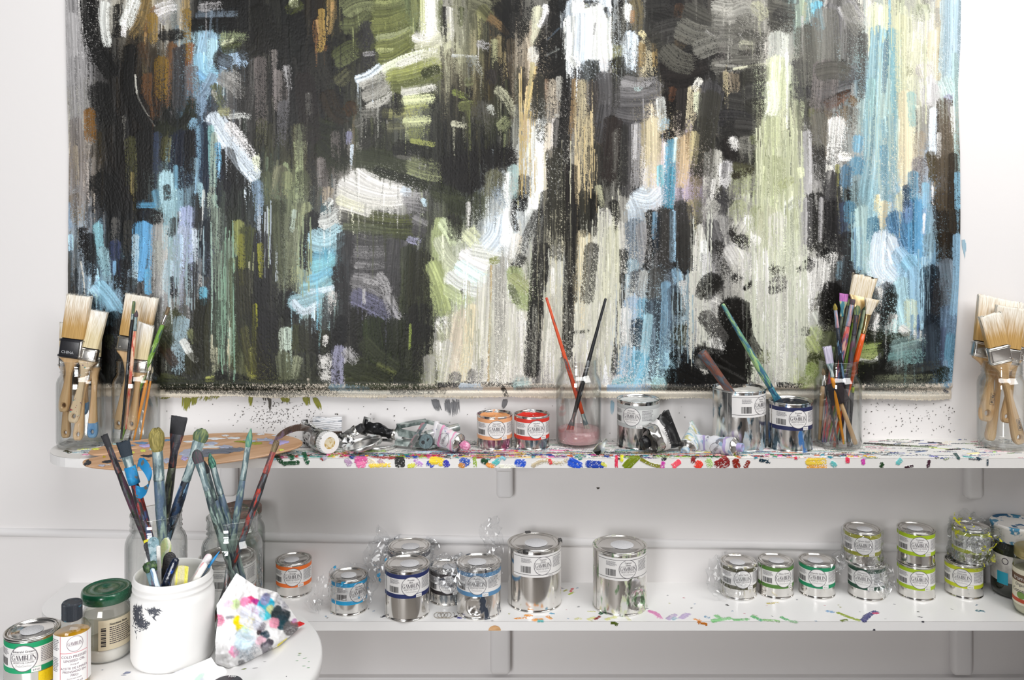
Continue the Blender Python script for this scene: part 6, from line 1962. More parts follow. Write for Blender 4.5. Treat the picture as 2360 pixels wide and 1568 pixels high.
mk('lettering', *bend(cat(shift2(text2d('trum.', .012), -.016, .0725)), .0395, .0010), M_paper, l, False)
# ---------------------------------------------------------------- the jar with a lid behind the table, wire curl
cj = glass_jar('lidded tall glass jar on the lower shelf behind the right table jar', 556, 1.938, Z2, 1.02)
mk('lid', *lathe([(.0415, .176), (.0428, .177), (.0428, .189), (.041, .1905), (.039, .1895), (0, .1895)], 60), mat('lid_rust', '8a6a5e', .5, noise=['4a5a48', '6a5048'], nscale=(50, 50, 90)), cj)
mk('residue', *lathe([(.0460, .008), (.0462, .02), (.0462, .12), (.0455, .128)], 60), film('green_residue', (.72, .80, .74), (.5, .58, .54), .2, .1, .5), cj)
pth = []
for i in range(120):
    q = i / 119; a = q * 2 * PI * 4.2; c = ray(1006 + 34 * q, 1417 - 4 * q, 1.835); pth.append((c.x + .0085 * math.cos(a), c.y + .012 * math.sin(a), Z2 + .0016 + .0004 * math.sin(a)))
tag(mk('wire_coil', *sweep(pth, .0005, 6), mat('thin_wire', 'a39a8c', .4, .6)), 'thin springy curl of wire lying on the lower shelf between two cans', 'wire')
# ---------------------------------------------------------------- round table and what stands on it
TX, TY, TR = -.562, 1.379 - WD, .265
t = thing('side_table', 'small round white table in the left foreground', 'table', (TX, TY, 0))
S3 = mat('table_white', 'f3f2f1', .3, bump=.08, bscale=60)
mk('tabletop', *lathe([(0, ZT - .024), (TR - .006, ZT - .024), (TR, ZT - .019), (TR, ZT - .005), (TR - .004, ZT), (0, ZT)], 128), S3, t)
mk('pedestal', *lathe([(.12, 0), (.12, .012), (.05, .03), (.022, .07), (.020, .5), (.03, ZT - .06), (.07, ZT - .024)], 40), S3, t)
def specks(parent, lst, z, name='paint_stain'):
    for col, pts in lst:
        V, Fc = [], []
        for (x, y, l, w_, a) in pts:
            d = HT * F / (y - CY); c = ray(x, y, d); rr = random.Random(int(x * 7)); b = len(V)
            for k in range(14): q = 2 * PI * k / 14; u, v = l * math.cos(q) * rr.uniform(.6, 1.1), w_ * math.sin(q) * rr.uniform(.6, 1.1); V.append((c.x + u * math.cos(a) - v * math.sin(a) - TX, c.y + u * math.sin(a) + v * math.cos(a) - TY, z))
            Fc.append(list(range(b, b + 14)))
        mk(name, V, Fc, mat('stain_' + col, col, .5), parent, False)
specks(t, [('8fbf94', [(690, 1511, .003, .001, .1), (702, 1518, .004, .001, .4), (685, 1524, .003, .0008, 0), (712, 1526, .002, .0008, 0), (700, 1536, .003, .0008, 0), (711, 1540, .003, .0012, 0)]), ('8a9a54', [(514, 1549, .006, .003, .2), (562, 1543, .004, .0015, .4), (691, 1507, .003, .001, 0)]), ('8a8fa8', [(292, 1552, .006, .004, .6), (284, 1557, .005, .001, 0), (236, 1545, .002, .001, 0)]), ('55555c', [(588, 1541, .005, .0006, .2), (610, 1526, .003, .0004, 0), (660, 1560, .001, .001, 0)])], ZT + .0004)
# oil bottle
t = thing('oil_bottle', 'small bottle of golden linseed oil with a ribbed black cap on the table', 'bottle', ((166 - CX) / F * 1.328, 1.328 - WD, ZT)); th = math.atan((166 - CX) / F); R = .0253
mk('glass', *lathe([(0, .001), (.021, .001), (.0245, .003), (R, .008), (R, .081), (.0235, .087), (.018, .092), (.0125, .0945), (.0112, .097), (.0112, .101)], 60), film('bottle_glass', (.97, .97, .95), (.75, .75, .7), .5, .02, .5), t)
mk('oil', *lathe([(0, .003), (.021, .003), (.0242, .009), (.0242, .0765), (0, .077)], 60), mat('linseed_oil', 'd9a01c', .08, spec=.6, coat=.6), t)
V, Fc = lathe([(.0128, .0955), (.0135, .0965), (.0135, .1185), (.0125, .121), (.010, .1212), (.0095, .1205), (0, .1205)], 88); V = [(v[0] * (1.05 if i % 2 else 1), v[1] * (1.05 if i % 2 else 1), v[2]) if .0962 < v[2] < .119 else v for i, v in enumerate(V)]
mk('cap', V, Fc, mat('cap_black', '2b3038', .45, noise=['3f6a7a'], nscale=(160, 160, 160), nlo=.66, nhi=.7), t, False)
l = mk('label', *bend(rect2(-.034, .010, .036, .0805, 40), R, .0003), M_paper, t); l.rotation_euler = (0, 0, -th)
RED = mat('ink_red', 'd8586a', .5)
mk('red_rule', *bend(cat(rect2(-.0165, .010, -.0158, .0805), rect2(.0222, .010, .0228, .0805), rect2(-.0165, .0555, .0228, .0561, 20)), R, .0005), RED, l)
P_ = [shift2(arc2(0, 0, .0112, .0112, .0005, .0005, 0, 360, 40), .004, .0685), word2('GAMBLIN', .0195, .0048, .004, .0668), rect2(-.006, .0659, .014, .0661, 6)]
for s_, z_, sz in (('COLD PRESSED', .0485, .0052), ('LINSEED OIL', .0428, .0052), ('Drying oil', .0385, .0028), ('ACEITE DE LINAZA', .0322, .0044), ('PRENSADO EN', .0270, .0048), ('FRÍO', .0218, .0048), ('Aceite para secado', .0180, .0026), ('4.2 fl oz (125 ml)', .0130, .0034)): P_.append(shift2(text2d(s_, sz), .0032, z_))
mk('lettering', *bend(cat(*P_), R, .0006), mat('ink_mauve', '7d6474', .6), l, False)
mk('fine_print', *bend(lines2(-.032, -.0185, .074, 7, .0024, 3), R, .0006), M_grey, l, False); mk('fine_print', *bend(lines2(-.032, -.0185, .048, 9, .0024, 8), R, .0006), M_grey, l, False)
# lidded squarish jar
t = thing('food_jar', 'clear jar with a dark green screw lid and a beige nutrition label', 'jar', ((246 - CX) / F * 1.415, 1.415 - WD, ZT)); th = math.atan((246 - CX) / F); R = .0362
mk('glass', *lathe([(0, .001), (.032, .001), (.0355, .004), (R, .01), (R, .066), (.0355, .073), (.032, .080), (.0318, .086), (.0335, .0875), (.0325, .09), (.0325, .097)], 60), M_glass, t)
mk('white_residue', *lathe([(0, .002), (.032, .002), (.0352, .006), (.0354, .021), (.034, .0215), (0, .021)], 60), mat('residue_white', 'e9e6e0', .5), t)
mk('cloudy_film', *lathe([(.0350, .021), (.0352, .06), (.0345, .07)], 60), film('cloudy_film', (.80, .79, .72), (.65, .63, .56), .2, .15, .5), t)
V, Fc = lathe([(.0358, .089), (.0370, .090), (.0372, .1000), (.0362, .1045), (.034, .1058), (.0325, .1052), (.031, .1044), (.022, .1044), (.021, .1050), (.018, .1046), (.009, .1046), (.008, .1042), (0, .1042)], 72)
mk('lid', V, Fc, mat('lid_green', '0f4f34', .25, coat=.5, noise=['2f6a50'], nscale=(300, 300, 300), nlo=.62, nhi=.66), t)
l = mk('label', *bend(rect2(-.012, .022, .05, .068, 40), R, .0003), mat('label_beige', 'd5c9ae', .6), t); l.rotation_euler = (0, 0, -th)
mk('barcode', *bend(cat(*[rect2(-.008, .028 + y, -.001, .028 + y + h) for y, h in ((0, .002), (.003, .001), (.005, .003), (.009, .001), (.0115, .002), (.0145, .001), (.017, .002), (.0205, .001), (.023, .003), (.027, .0015))]), R, .0006), M_black, l, False)
mk('lettering', *bend(shift2(text2d('Nutrition Facts', .0046, 'LEFT', .00012), .004, .0595), R, .0006), M_black, l, False)
mk('fine_print', *bend(lines2(.004, .046, .0555, 9, .0031, 6, .3), R, .0006), M_ink, l, False)
# white plastic jar
t = thing('plastic_jar', 'large white plastic jar with slate grey paint smears holding palette knives', 'jar', ((399 - CX) / F * 1.411, 1.411 - WD, ZT)); th = math.atan((399 - CX) / F); R = .0622
mk('body', *lathe([(0, 0), (.054, 0), (.0600, .002), (R, .009), (R, .097), (.0612, .1025), (.0590, .106), (.0580, .1085), (.0580, .1105), (.0600, .1128), (.0600, .1145), (.0580, .1165), (.0580, .1195), (.0600, .122), (.0600, .1235), (.0578, .126), (.0578, .1305), (.0566, .1315), (.0550, .1305), (.0545, .12), (.0575, .10), (.0580, .02), (.05, .008), (0, .008)], 96), mat('white_plastic', 'f4f3f1', .4, spec=.5), t)
g = np.random.default_rng(4); P_ = []
for (u0, v0, su, sv, n) in ((-.060, .090, .010, .017, 230), (-.050, .076, .012, .008, 100), (-.031, .1035, .015, .0045, 90), (-.027, .098, .010, .008, 70)):
    for _ in range(n):
        u, v = u0 + g.normal() * su * .55, v0 + g.normal() * sv * .55; a = g.normal() * .9 + 2.2; l_, w_ = g.uniform(.002, .006), g.uniform(.0003, .0011); v_off = len(P_); dx, dy = math.cos(a) * l_, math.sin(a) * l_; nx, ny = -math.sin(a) * w_, math.cos(a) * w_
        if v < .1 and u > -.085: P_.append(([(u - dx, v - dy), (u + nx, v + ny), (u + dx, v + dy), (u - nx, v - ny)], [[0, 1, 2, 3]]))
l = mk('paint_smear', *cat(*[bend(q, R, .0003 + i * 1.2e-6) for i, q in enumerate(P_)]), mat('smear_slate', '4b4f5a', .5), t, False); l.rotation_euler = (0, 0, -th)
def blade(name, label, cat_, a, da, b, db, W, th_, m, rnd_=.5, taper=.6, parts=None):
    t = thing(name, label, cat_, (0, 0, 0)); L = along(t, ray(*a, da), ray(*b, db)); w2 = W / 2; k = L - w2 * 2 * rnd_
    half = [(w2 * taper, 0), (w2 * (taper + 1) / 2, k * .5), (w2, k)] + [(w2 * math.cos(q), k + w2 * 2 * rnd_ * math.sin(q)) for q in np.linspace(.3, PI / 2 - .12, 5)]
    mk('blade', *blade_prism(half + [(-x, z) for x, z in reversed(half)], th_), m, t, False); return t, L
def bp(n, b, ms, **k): return painty(n, b, ms, **k)
blade('palette_knife', 'paint caked blue grey spatula sticking out of the white plastic jar', 'palette knife', (372, 1395), 1.40, (352, 1238), 1.41, .018, .003, bp('cake_bluegrey', '7fa0aa', ['5a7a84', 'a4bcc4'], sc=(120, 120, 120)))
blade('palette_knife', 'black blade behind the blue grey spatula in the white plastic jar', 'palette knife', (378, 1390), 1.415, (337, 1250), 1.425, .012, .002, bp('cake_black', '1f2024', ['343840']))
blade('plastic_card', 'narrow bright yellow strip behind the black blade in the white plastic jar', 'card', (372, 1395), 1.425, (338, 1244), 1.435, .011, .0012, bp('cake_yellow', 'dcd21c', ['c0b818'], sc=(60, 60, 60)), rnd_=.1)
blade('palette_knife', 'slim white handle between the spatulas in the white plastic jar', 'palette knife', (370, 1400), 1.385, (365, 1258), 1.39, .0062, .004, bp('cake_white', 'e6e4e0', ['c9c6c4', 'e0a0a4'], lo=.6, hi=.64), taper=.8)
blade('palette_knife', 'pale yellow green rounded spatula in the white plastic jar', 'palette knife', (374, 1395), 1.425, (383, 1240), 1.43, .0185, .0026, bp('cake_lime', 'e3e9a8', ['cfe6b0', 'f0f0d8', 'd8d860']), taper=.25, rnd_=.9)
blade('palette_knife', 'black rounded plastic spatula in the middle of the white plastic jar', 'palette knife', (372, 1400), 1.395, (394, 1273), 1.40, .020, .004, bp('cake_jet', '1d1b1c', ['2c2a2a'], sc=(300, 20, 40)), taper=.7, rnd_=.6)
t = thing('paint_tube', 'rolled navy paint tube glistening in the white plastic jar', 'paint tube', (0, 0, 0)); L = along(t, ray(360, 1400, 1.37), ray(407, 1286, 1.385)); mk('tube_body', *loft([(.0062, .006, 0), (.0066, .0062, L * .6), (.0064, .006, L - .008), (.005, .0048, L - .002), (.002, .002, L)], 20, .06, random.Random(3)), mat('navy_gloss', '101a30', .18, noise=['1c4aa0'], nscale=(150, 150, 60), nlo=.58, nhi=.64, bump=.9, bscale=260, coat=.6), t)
blade('plastic_card', 'torn yellow smeared card at the front of the white plastic jar', 'card', (412, 1400), 1.375, (420, 1304), 1.385, .021, .0012, bp('cake_card', 'e0da3a', ['b8c070', 'f0e860', 'd8d0a0'], sc=(240, 240, 30), lo=.48, hi=.52), rnd_=.12, taper=.9)
t = thing('paintbrush', 'worn brush with a crusted dark green head in the white plastic jar', 'brush', (0, 0, 0)); L = along(t, ray(368, 1400, 1.36), ray(343, 1296, 1.372)); mk('handle', *loft([(.005, .003, 0), (.0075, .0035, L * .5), (.0085, .004, L - .013)], 16), bp('cake_mauve', '6a6478', ['54505c', '7a9aa4']), t); V, Fc = loft([(.008, .006, L - .015), (.0105, .008, L - .009), (.010, .008, L - .003), (.006, .005, L)], 20, .25, random.Random(9)); mk('bristles', crumple(V, .0012, 200, 3), Fc, bp('cake_forest', '2f4a30', ['22331f', '4f6a3a'], sc=(200, 200, 200)), t)
blade('palette_knife', 'white and light blue handle right of the crusted green brush', 'palette knife', (378, 1400), 1.355, (350, 1310), 1.365, .0075, .004, bp('cake_ice', 'dfe6ec', ['a9c4d8', '6a8fb0']), taper=.8)
blade('palette_knife', 'white and pink plastic handle leaning right in the white plastic jar', 'palette knife', (424, 1370), 1.40, (485, 1278), 1.42, .0115, .005, bp('cake_pink', 'ece4e6', ['e2b4c4', 'd6d4d4'], lo=.55, hi=.6), taper=.7)
blade('palette_knife', 'short white handle beside the pink one in the white plastic jar', 'palette knife', (430, 1375), 1.385, (474, 1297), 1.40, .0105, .005, bp('cake_white', 'e6e4e0', ['c9c6c4', 'e0a0a4'], lo=.6, hi=.64), taper=.7)
t = thing('paintbrush', 'thin bright blue brush poking out at the right of the white plastic jar', 'brush', (0, 0, 0)); L = along(t, ray(440, 1365, 1.395), ray(506, 1271, 1.42)); mk('handle', *loft([(.002, .002, 0), (.0022, .0022, L * .6)], 12), bp('cake_steel', '4a5a6a', ['34404c']), t); mk('bristles', *loft([(.0022, .0022, L * .6), (.0019, .0019, L * .85), (.0005, .0005, L)], 12), mat('blue_bright', '2a8fd0', .4), t)
# jars of brushes on the table
glass_jar('left glass jar of long used brushes on the round table', 360, 1.521, ZT, 1.012)
ab('long thin dark brush, leftmost of the left table jar', (408, 1424), 1.53, (240, 1003), 1.52, .0062, 'flat', .022, .0055, .05, DARKP, BLKF, 'black')
tb = ab('flat blue black brush with a red handle and blue tape in the left table jar', (396, 1426), 1.505, (283, 1018), 1.505, .0078, 'flat', .026, .0105, .05, REDP, SILV, 'navy')
ab('fat round mustard brush with a slate handle in the left table jar', (385, 1427), 1.492, (360, 988), 1.495, .0088, 'mop', .038, .009, .05, SLATE, SILV, 'gold', rf=.0088)
ab('dark flared brush standing tallest in the left table jar', (347, 1427), 1.545, (413, 961), 1.535, .0078, 'flat', .03, .013, .06, OLIV, BLKF, 'black')
ab('navy handled brush with a green tip leaning right in the left table jar', (324, 1425), 1.525, (468, 989), 1.525, .0088, 'filbert', .022, .0115, .075, NAVY, SILV, 'green')
TAPE = mat('blue_tape', '1f86c0', .55, noise=['6a6a64', '2f9ad0'], nscale=(70, 70, 70), nlo=.58, nhi=.62)
Lt = (ray(283, 1018, 1.505) - ray(396, 1426, 1.505)).length; zt0 = Lt * .76
tp = mk('tape', *loft([(.0092, .0092, zt0), (.0096, .0096, zt0 + .012), (.0094, .0094, zt0 + .03)], 24), TAPE, tb)
cps = [((316, 1082), 1.492), ((322, 1066), 1.482), ((337, 1074), 1.472), ((350, 1098), 1.470), ((346, 1122), 1.478), ((330, 1136), 1.486), ((314, 1133), 1.49)]
Pw = spline([tuple(ray(*p, d)) for p, d in cps], .002); V, Fc = [], []
tb_inv = tb.matrix_basis.inverted()
for i, p in enumerate(Pw):
    q = i / (len(Pw) - 1); wv = Vector((.002, .006, 1)).normalized() * .0095 * (1 if q > .25 else .75); s_ = Vector((-.006 * math.sin(q * 3), 0, 0)); V += [tb_inv @ (Vector(p) - wv + s_), tb_inv @ (Vector(p) + wv)]
Fc = [[2 * i, 2 * i + 1, 2 * i + 3, 2 * i + 2] for i in range(len(Pw) - 1)]
mk('tape_tail', V, Fc, TAPE, tp)
glass_jar('right glass jar of long used brushes on the round table', 535, 1.505, ZT, 1.012)
ab('grey green brush with a plum tip, leftmost of the right table jar', (566, 1432), 1.50, (451, 1038), 1.49, .0068, 'filbert', .022, .0085, .05, GREYG, SILV, 'plum')
ab('slim slate brush with a dark round tip in the right table jar', (576, 1434), 1.512, (469, 1062), 1.505, .006, 'round', .022, .005, .05, SLATE, GREYG, 'black')
ab('slate blue brush with a dark teal oval tip in the right table jar', (586, 1430), 1.524, (483, 1046), 1.52, .0068, 'round', .024, .006, .05, SLATE, SILV, 'teal')
ab('tall slim brush with a pointed mint tip in the right table jar', (506, 1436), 1.515, (578, 989), 1.51, .0062, 'round', .03, .005, .06, SLATE, SILV, 'mint')
ab('dark and red streaked brush leaning far right in the right table jar', (492, 1434), 1.50, (638, 1017), 1.495, .0062, 'stub', .018, .006, .04, painty('handle_redblack', '3a3436', ['b03a2c', '54606a', '2a2a2c']), painty('ferrule_red', '9a4a44', ['c05a50', '5a4a4c']), 'brown')
# paper towel
C3 = Canvas(420, 400, srgb('f4f3f3'), 31)
def c3(x, y): return (x - 470) * 1.6, (y - 1300) * 1.6
RAG = '''e07aa0 26 .5 497,1420 506,1440
c9e0a0 22 .5 535,1388 548,1398
e0c8d8 20 .6 528,1385 524,1400
d8407a 30 .2 566,1384 590,1402
b03a8a 26 .2 580,1388 594,1400
e08ab0 20 .4 556,1384 572,1392
c878b8 18 .3 590,1412 604,1424
e86a94 22 .4 568,1396 590,1408
38c4e4 34 .2 602,1386 622,1404
a0a0c8 24 .4 604,1378 618,1384
48d0e0 26 .3 606,1404 618,1424
d8dc9a 16 .5 618,1398 630,1412
2f3a40 30 .2 628,1412 650,1420 662,1426
30444e 30 .2 640,1424 652,1436 660,1430
3a4448 22 .3 632,1404 644,1410
284a54 20 .3 640,1440 656,1442
d8282a 10 .15 670,1436 684,1440 700,1434
e89ab0 20 .4 622,1434 640,1438
6a6668 30 .5 656,1446 684,1452
f2d80c 24 .15 544,1424 556,1438
f4dc10 30 .2 566,1434 584,1440
e8d820 20 .4 548,1440 556,1448
c8dc60 20 .5 560,1448 572,1450
8a8490 22 .5 586,1436 608,1450
44383c 10 .2 592,1458 602,1458
2c4450 14 .3 602,1466 618,1460
50606c 10 .4 608,1470 620,1462
e8b8c8 24 .6 592,1476 608,1484
4a4650 14 .3 614,1478 628,1484
5a5660 20 .3 604,1494 616,1490
8a868c 26 .5 608,1506 626,1494
f090b8 10 .2 534,1492 548,1508
f0a0c0 7 .2 528,1500 542,1514
b8c0c8 56 .8 548,1480 580,1500
8a929a 46 .9 556,1488 588,1514
c8dce8 50 .7 546,1468 580,1478
e0e4f0 50 .6 560,1410 600,1432
7a7a7c 12 .5 550,1530 562,1526
f0e060 7 .3 640,1490 664,1474
e0d040 5 .3 628,1500 640,1494
c0c0c4 26 .8 640,1372 658,1384
a8a8b0 22 .8 652,1394 664,1400
c890c0 10 .4 676,1428 680,1434
9a9aa0 6 .4 520,1424 540,1422'''
C3.run(RAG, c3, 1.9, .12, dadd=-.2, thick=.2)
for _ in range(4): C3.C[:] = (C3.C + np.roll(C3.C, 1, 0) + np.roll(C3.C, -1, 0) + np.roll(C3.C, 1, 1) + np.roll(C3.C, -1, 1)) / 5
LT = [[(512, 1374, 1.428), (545, 1321, 1.446), (590, 1352, 1.450), (640, 1366, 1.495), (663, 1396, 1.515)], [(499, 1395, 1.420), (545, 1384, 1.425), (600, 1387, 1.450), (645, 1402, 1.49), (686, 1430, 1.512)], [(502, 1430, 1.402), (550, 1436, 1.402), (600, 1440, 1.42), (652, 1450, 1.444), (704, 1438, 1.502)], [(496, 1476, 1.378), (545, 1480, 1.377), (590, 1490, 1.38), (630, 1490, 1.404), (668, 1468, 1.468)], [(497, 1530, 1.384), (526, 1541, 1.3705), (560, 1531, 1.384), (600, 1511, 1.41), (640, 1491, 1.438)]]
G_ = np.array(LT, float); n = 90
rows = np.stack([spline(G_[i], .0001)[np.linspace(0, len(spline(G_[i], .0001)) - 1, n).astype(int)] if False else np.stack([np.interp(np.linspace(0, 4, n), range(5), G_[i, :, k]) for k in range(3)], 1) for i in range(5)])
S_ = np.stack([[np.interp(np.linspace(0, 4, n), range(5), rows[:, j, k]) for k in range(3)] for j in range(n)]).transpose(2, 0, 1)
for _ in range(5):
    T_ = S_.copy(); T_[1:-1, 1:-1] = (S_[:-2, 1:-1] + S_[2:, 1:-1] + S_[1:-1, :-2] + S_[1:-1, 2:]) / 4; S_ = T_
Pw = np.zeros_like(S_); Cw = np.zeros_like(S_)
for i in range(n):
    for j in range(n):
        x, y, d = S_[i, j]; q = Vector((x / 22, y / 22, 3.3)); wv = (1 - 2 * abs(mno.noise(q))) * .006 + mno.noise(q * 2.7) * .003
        d = min(d - wv * (0 if (i == n - 1) else 1), HT * F / (y - CY) - .001); Pw[i, j] = ray(x + mno.noise(q * 5) * .8, y, d)
        cxr, cyr = c3(x, y); Cw[i, j] = C3.C[int(np.clip(cyr, 0, 399)), int(np.clip(cxr, 0, 419))]
Pw[..., 2] = np.maximum(Pw[..., 2], ZT + .0006)
tag(grid_mesh('paper_towel', Pw, Cw, attr_mat('towel', .9, .8, 500, .1)), 'crumpled paper towel blotted with bright paint on the right of the table', 'paper towel')
# loose sheet and black lid at the very front
V, Fc = [], []; cor = [ray(325, 1590, 1.325), ray(489, 1516, 1.338), ray(521, 1553, 1.318), ray(512, 1600, 1.29)]; m = 14
for i in range(m + 1):
    for j in range(m + 1): u, v = i / m, j / m; p = cor[0].lerp(cor[1], u).lerp(cor[3].lerp(cor[2], u), v); V.append(p + Vector((0, .004 * math.sin(5 * u + 3 * v), 0)) + Vector((0, 0, .0025 * math.sin(7 * v + 2 * u))))
V = [Vector((v.x, v.y, max(v.z, ZT + .002))) for v in V]
Fc = [[i * (m + 1) + j, (i + 1) * (m + 1) + j, (i + 1) * (m + 1) + j + 1, i * (m + 1) + j + 1] for i in range(m) for j in range(m)]
ps = tag(mk('paper_sheet', V, Fc, mat('sheet_white', 'f3f2f1', .8, noise=['c9e6d4', 'd0d0dc'], nscale=(30, 30, 30), nlo=.62, nhi=.7)), 'white sheet of paper with faint green marks at the front of the table', 'paper')
t = thing('bottle_cap', 'black cap with white print peeping up at the bottom edge of the photo', 'cap', ((523 - CX) / F * 1.29, 1.29 - WD, ZT + .0))
mk('body', *lathe([(0, 0), (.022, 0), (.0225, .002), (.0225, .0185), (.021, .0205), (0, .0207)], 48), mat('cap_dark', '2a262e', .4), t)
V, Fc = shift2(text2d('100', .008, bold=.0002), .002, .0145); mk('lettering', [(x, y - .0, .0211) for x, y in V], Fc, mat('print_white', 'e6e6e6', .5), t, False)
# ---------------------------------------------------------------- palette
p1, p2, p3 = ray(300, 1079, 1.766), ray(560, 999, 1.915), ray(694, 1018, 1.868)
pn = (p2 - p1).cross(p3 - p1).normalized(); pn = pn if pn.z > 0 else -pn
cam0 = Vector((0, -WD, CAMZ))
def onpal(px, py, up=0.): dv = ray(px, py, 1.0) - cam0; k = (p1 + pn * up - cam0).dot(pn) / dv.dot(pn); return cam0 + dv * k
OL = [(203, 1043), (213, 1035), (255, 1024.6), (317, 1014), (394, 1006.5), (472, 1000), (549, 997), (614, 999), (666, 1005), (693, 1014), (697, 1021), (688, 1029), (653, 1040), (575, 1056), (472, 1070), (368, 1079), (291, 1081.5), (226, 1077.6), (196, 1072), (190, 1064), (200, 1058), (234, 1050.5), (275, 1043), (306, 1037.5), (318, 1034), (308, 1033.5), (290, 1036), (262, 1043), (240, 1047), (215, 1047.5)]
px_ = (p3 - p1); px_ = (px_ - pn * px_.dot(pn)).normalized(); py_ = pn.cross(px_)
t = thing('palette', 'kidney shaped wooden palette with dried paint overhanging the left end of the upper shelf', 'palette', (0, 0, 0)); M = Matrix((px_, py_, pn)).transposed().to_4x4(); M.translation = p1; t.matrix_basis = M; Mi = M.inverted()
sp = [Mi @ onpal(x, y) for x, y in spline(OL + [OL[0]], 6)[:-1]]
V, Fc = blade_prism([(v.x, v.y) for v in sp], .0042); V = [(v[0], v[2], -v[1] - .0021) for v in V]
mk('board', V, Fc, mat('palette_wood', 'c89e7a', .5, noise=['b78c66', 'd4ad8c'], nscale=(8, 60, 60), nlo=.42, nhi=.66, bump=.2), t, False)
hole = [Mi @ onpal(300 + 13 * math.cos(q), 1037 + 2.2 * math.sin(q), .0004) for q in np.linspace(0, 2 * PI, 20)[:-1]]
DABS = {'2c3038': [(340, 1051, 26, 5), (262, 1063, 30, 4), (246, 1065, 16, 4), (330, 1062, 22, 2), (203, 1066, 9, 10), (196, 1070, 5, 6)], '6f7480': [(505, 1040, 60, 9), (540, 1036, 40, 8), (470, 1047, 30, 12), (290, 1056, 22, 5)], 'aab0c4': [(430, 1046, 22, 14), (450, 1038, 30, 8), (385, 1062, 14, 10), (520, 1030, 30, 6), (486, 1022, 26, 6), (610, 1014, 30, 7), (575, 1017, 22, 6), (235, 1073, 12, 4)], 'b3a8d6': [(335, 1028, 26, 6), (640, 1021, 26, 9), (655, 1019, 18, 6), (425, 1057, 12, 8)], '5f86ac': [(325, 1021, 26, 4), (300, 1027, 16, 3), (385, 1015, 16, 4)], 'dde0e4': [(495, 1011, 36, 4), (540, 1010, 24, 4), (440, 1018, 26, 3), (520, 1004, 14, 3), (640, 1004, 18, 3), (600, 1001, 14, 3), (250, 1031, 10, 3), (250, 1072, 10, 2), (480, 1030, 40, 5)], '9a9a3a': [(560, 1018, 26, 4), (590, 1022, 24, 5), (575, 1020, 30, 3)], 'd8dc60': [(220, 1035, 14, 4), (330, 1039, 10, 5), (305, 1043, 8, 4), (648, 1037, 10, 4)], 'a8d0d4': [(362, 1036, 14, 4), (350, 1036, 10, 4), (270, 1024, 16, 3)], 'b8a020': [(240, 1053, 5, 4), (303, 1046, 5, 5)]}
for c, lst in DABS.items():
    for i, (x, y, l_, h_) in enumerate(lst):
        V, Fc = [], []; l_ *= 1.6; h_ *= 1.45; rr = random.Random(i * 7 + int(x)); b = len(V); n = 22; rim = [(x + l_ / 2 * math.cos(q) * rr.uniform(.6, 1.1), y + h_ / 2 * math.sin(q) * rr.uniform(.55, 1.15)) for q in np.linspace(0, 2 * PI, n + 1)[:-1]]
        V += [Mi @ onpal(p[0], p[1], .0003) for p in rim]; mid = [((p[0] - x) * .55 + x, (p[1] - y) * .55 + y) for p in rim]; V += [Mi @ onpal(p[0], p[1], rr.uniform(.0009, .0018)) for p in mid]; V.append(Mi @ onpal(x, y, .0012))
        Fc += [[b + k, b + (k + 1) % n, b + n + (k + 1) % n, b + n + k] for k in range(n)] + [[b + n + k, b + n + (k + 1) % n, b + 2 * n] for k in range(n)]
        mk('paint_dab', V, Fc, mat('dab_' + c, c, .4, bump=.8, bscale=400), t)
# ---------------------------------------------------------------- squeezed tubes, lids and the wringer between palette and cans
SOOT = mat('tube_sooty', 'c9c9c9', .3, .85, noise=['17171a', 'e9e9ea'], nscale=(70, 70, 30), nlo=.5, nhi=.53, bump=.4, bscale=120)
CAPW = mat('cap_white', 'eeecea', .45, noise=['2a2a2c'], nscale=(90, 90, 90), nlo=.64, nhi=.67)
BLKT = mat('tube_black', '161618', .3, noise=['8a8a90'], nscale=(220, 220, 40), nlo=.66, nhi=.69, bump=.5, bscale=160)
t = paint_tube('fat squeezed tube with its big white cap facing front and black smears', ray(706, 1003, 1.955), ray(757, 1021, 1.868), .0235, SOOT, None, amp=.003, seed=2, flat=.25, cap_r=.019)
Lc = (ray(757, 1021, 1.868) - ray(706, 1003, 1.955)).length; V, Fc = lathe([(.019, Lc - .012), (.0225, Lc - .011), (.0225, Lc + .004), (.021, Lc + .0065), (.0125, Lc + .0068), (.012, Lc + .0056), (0, Lc + .0056)], 60); V = [(v[0] * (1.03 if i % 2 else .985), v[1] * (1.03 if i % 2 else .985), v[2]) if i < 180 else v for i, v in enumerate(V)]
cp = mk('cap', V, Fc, CAPW, t, False); mk('cap_disc', *lathe([(.0122, Lc + .0057), (.0105, Lc + .0062), (.010, Lc + .006), (0, Lc + .006)], 40), mat('cap_disc_ochre', 'ded2b4', .5, noise=['b9974f'], nscale=(110, 110, 110), nlo=.5, nhi=.6), cp)
t = thing('paint_tube', 'brown corrugated tail of a squeezed out tube curling over the palette', 'paint tube', ray(700, 995, 1.93)); o = Vector(t.location)
P = spline([tuple(ray(*p, d)) for p, d in (((629, 1022), 1.835), ((640, 1002), 1.845), ((664, 986), 1.868), ((694, 980), 1.895), ((728, 990), 1.92), ((760, 996), 1.938), ((788, 996), 1.942))], .0011); V, Fc = [], []
for i, p in enumerate(P):
    q = i / (len(P) - 1); off = Vector((0, -.0016 if i % 4 < 2 else 0, .0006 if i % 4 < 2 else 0)); wv = Vector((.0, .012, -.0155)) * min(1, .25 + q * 5); V += [Vector(p) + off - o, Vector(p) + off + wv - o, Vector(p) + off + wv + Vector((0, .0012, .0012)) - o, Vector(p) + off + Vector((0, .0012, .0012)) - o]
for i in range(len(P) - 1): Fc += [[i * 4 + k, i * 4 + (k + 1) % 4, i * 4 + 4 + (k + 1) % 4, i * 4 + 4 + k] for k in range(4)]
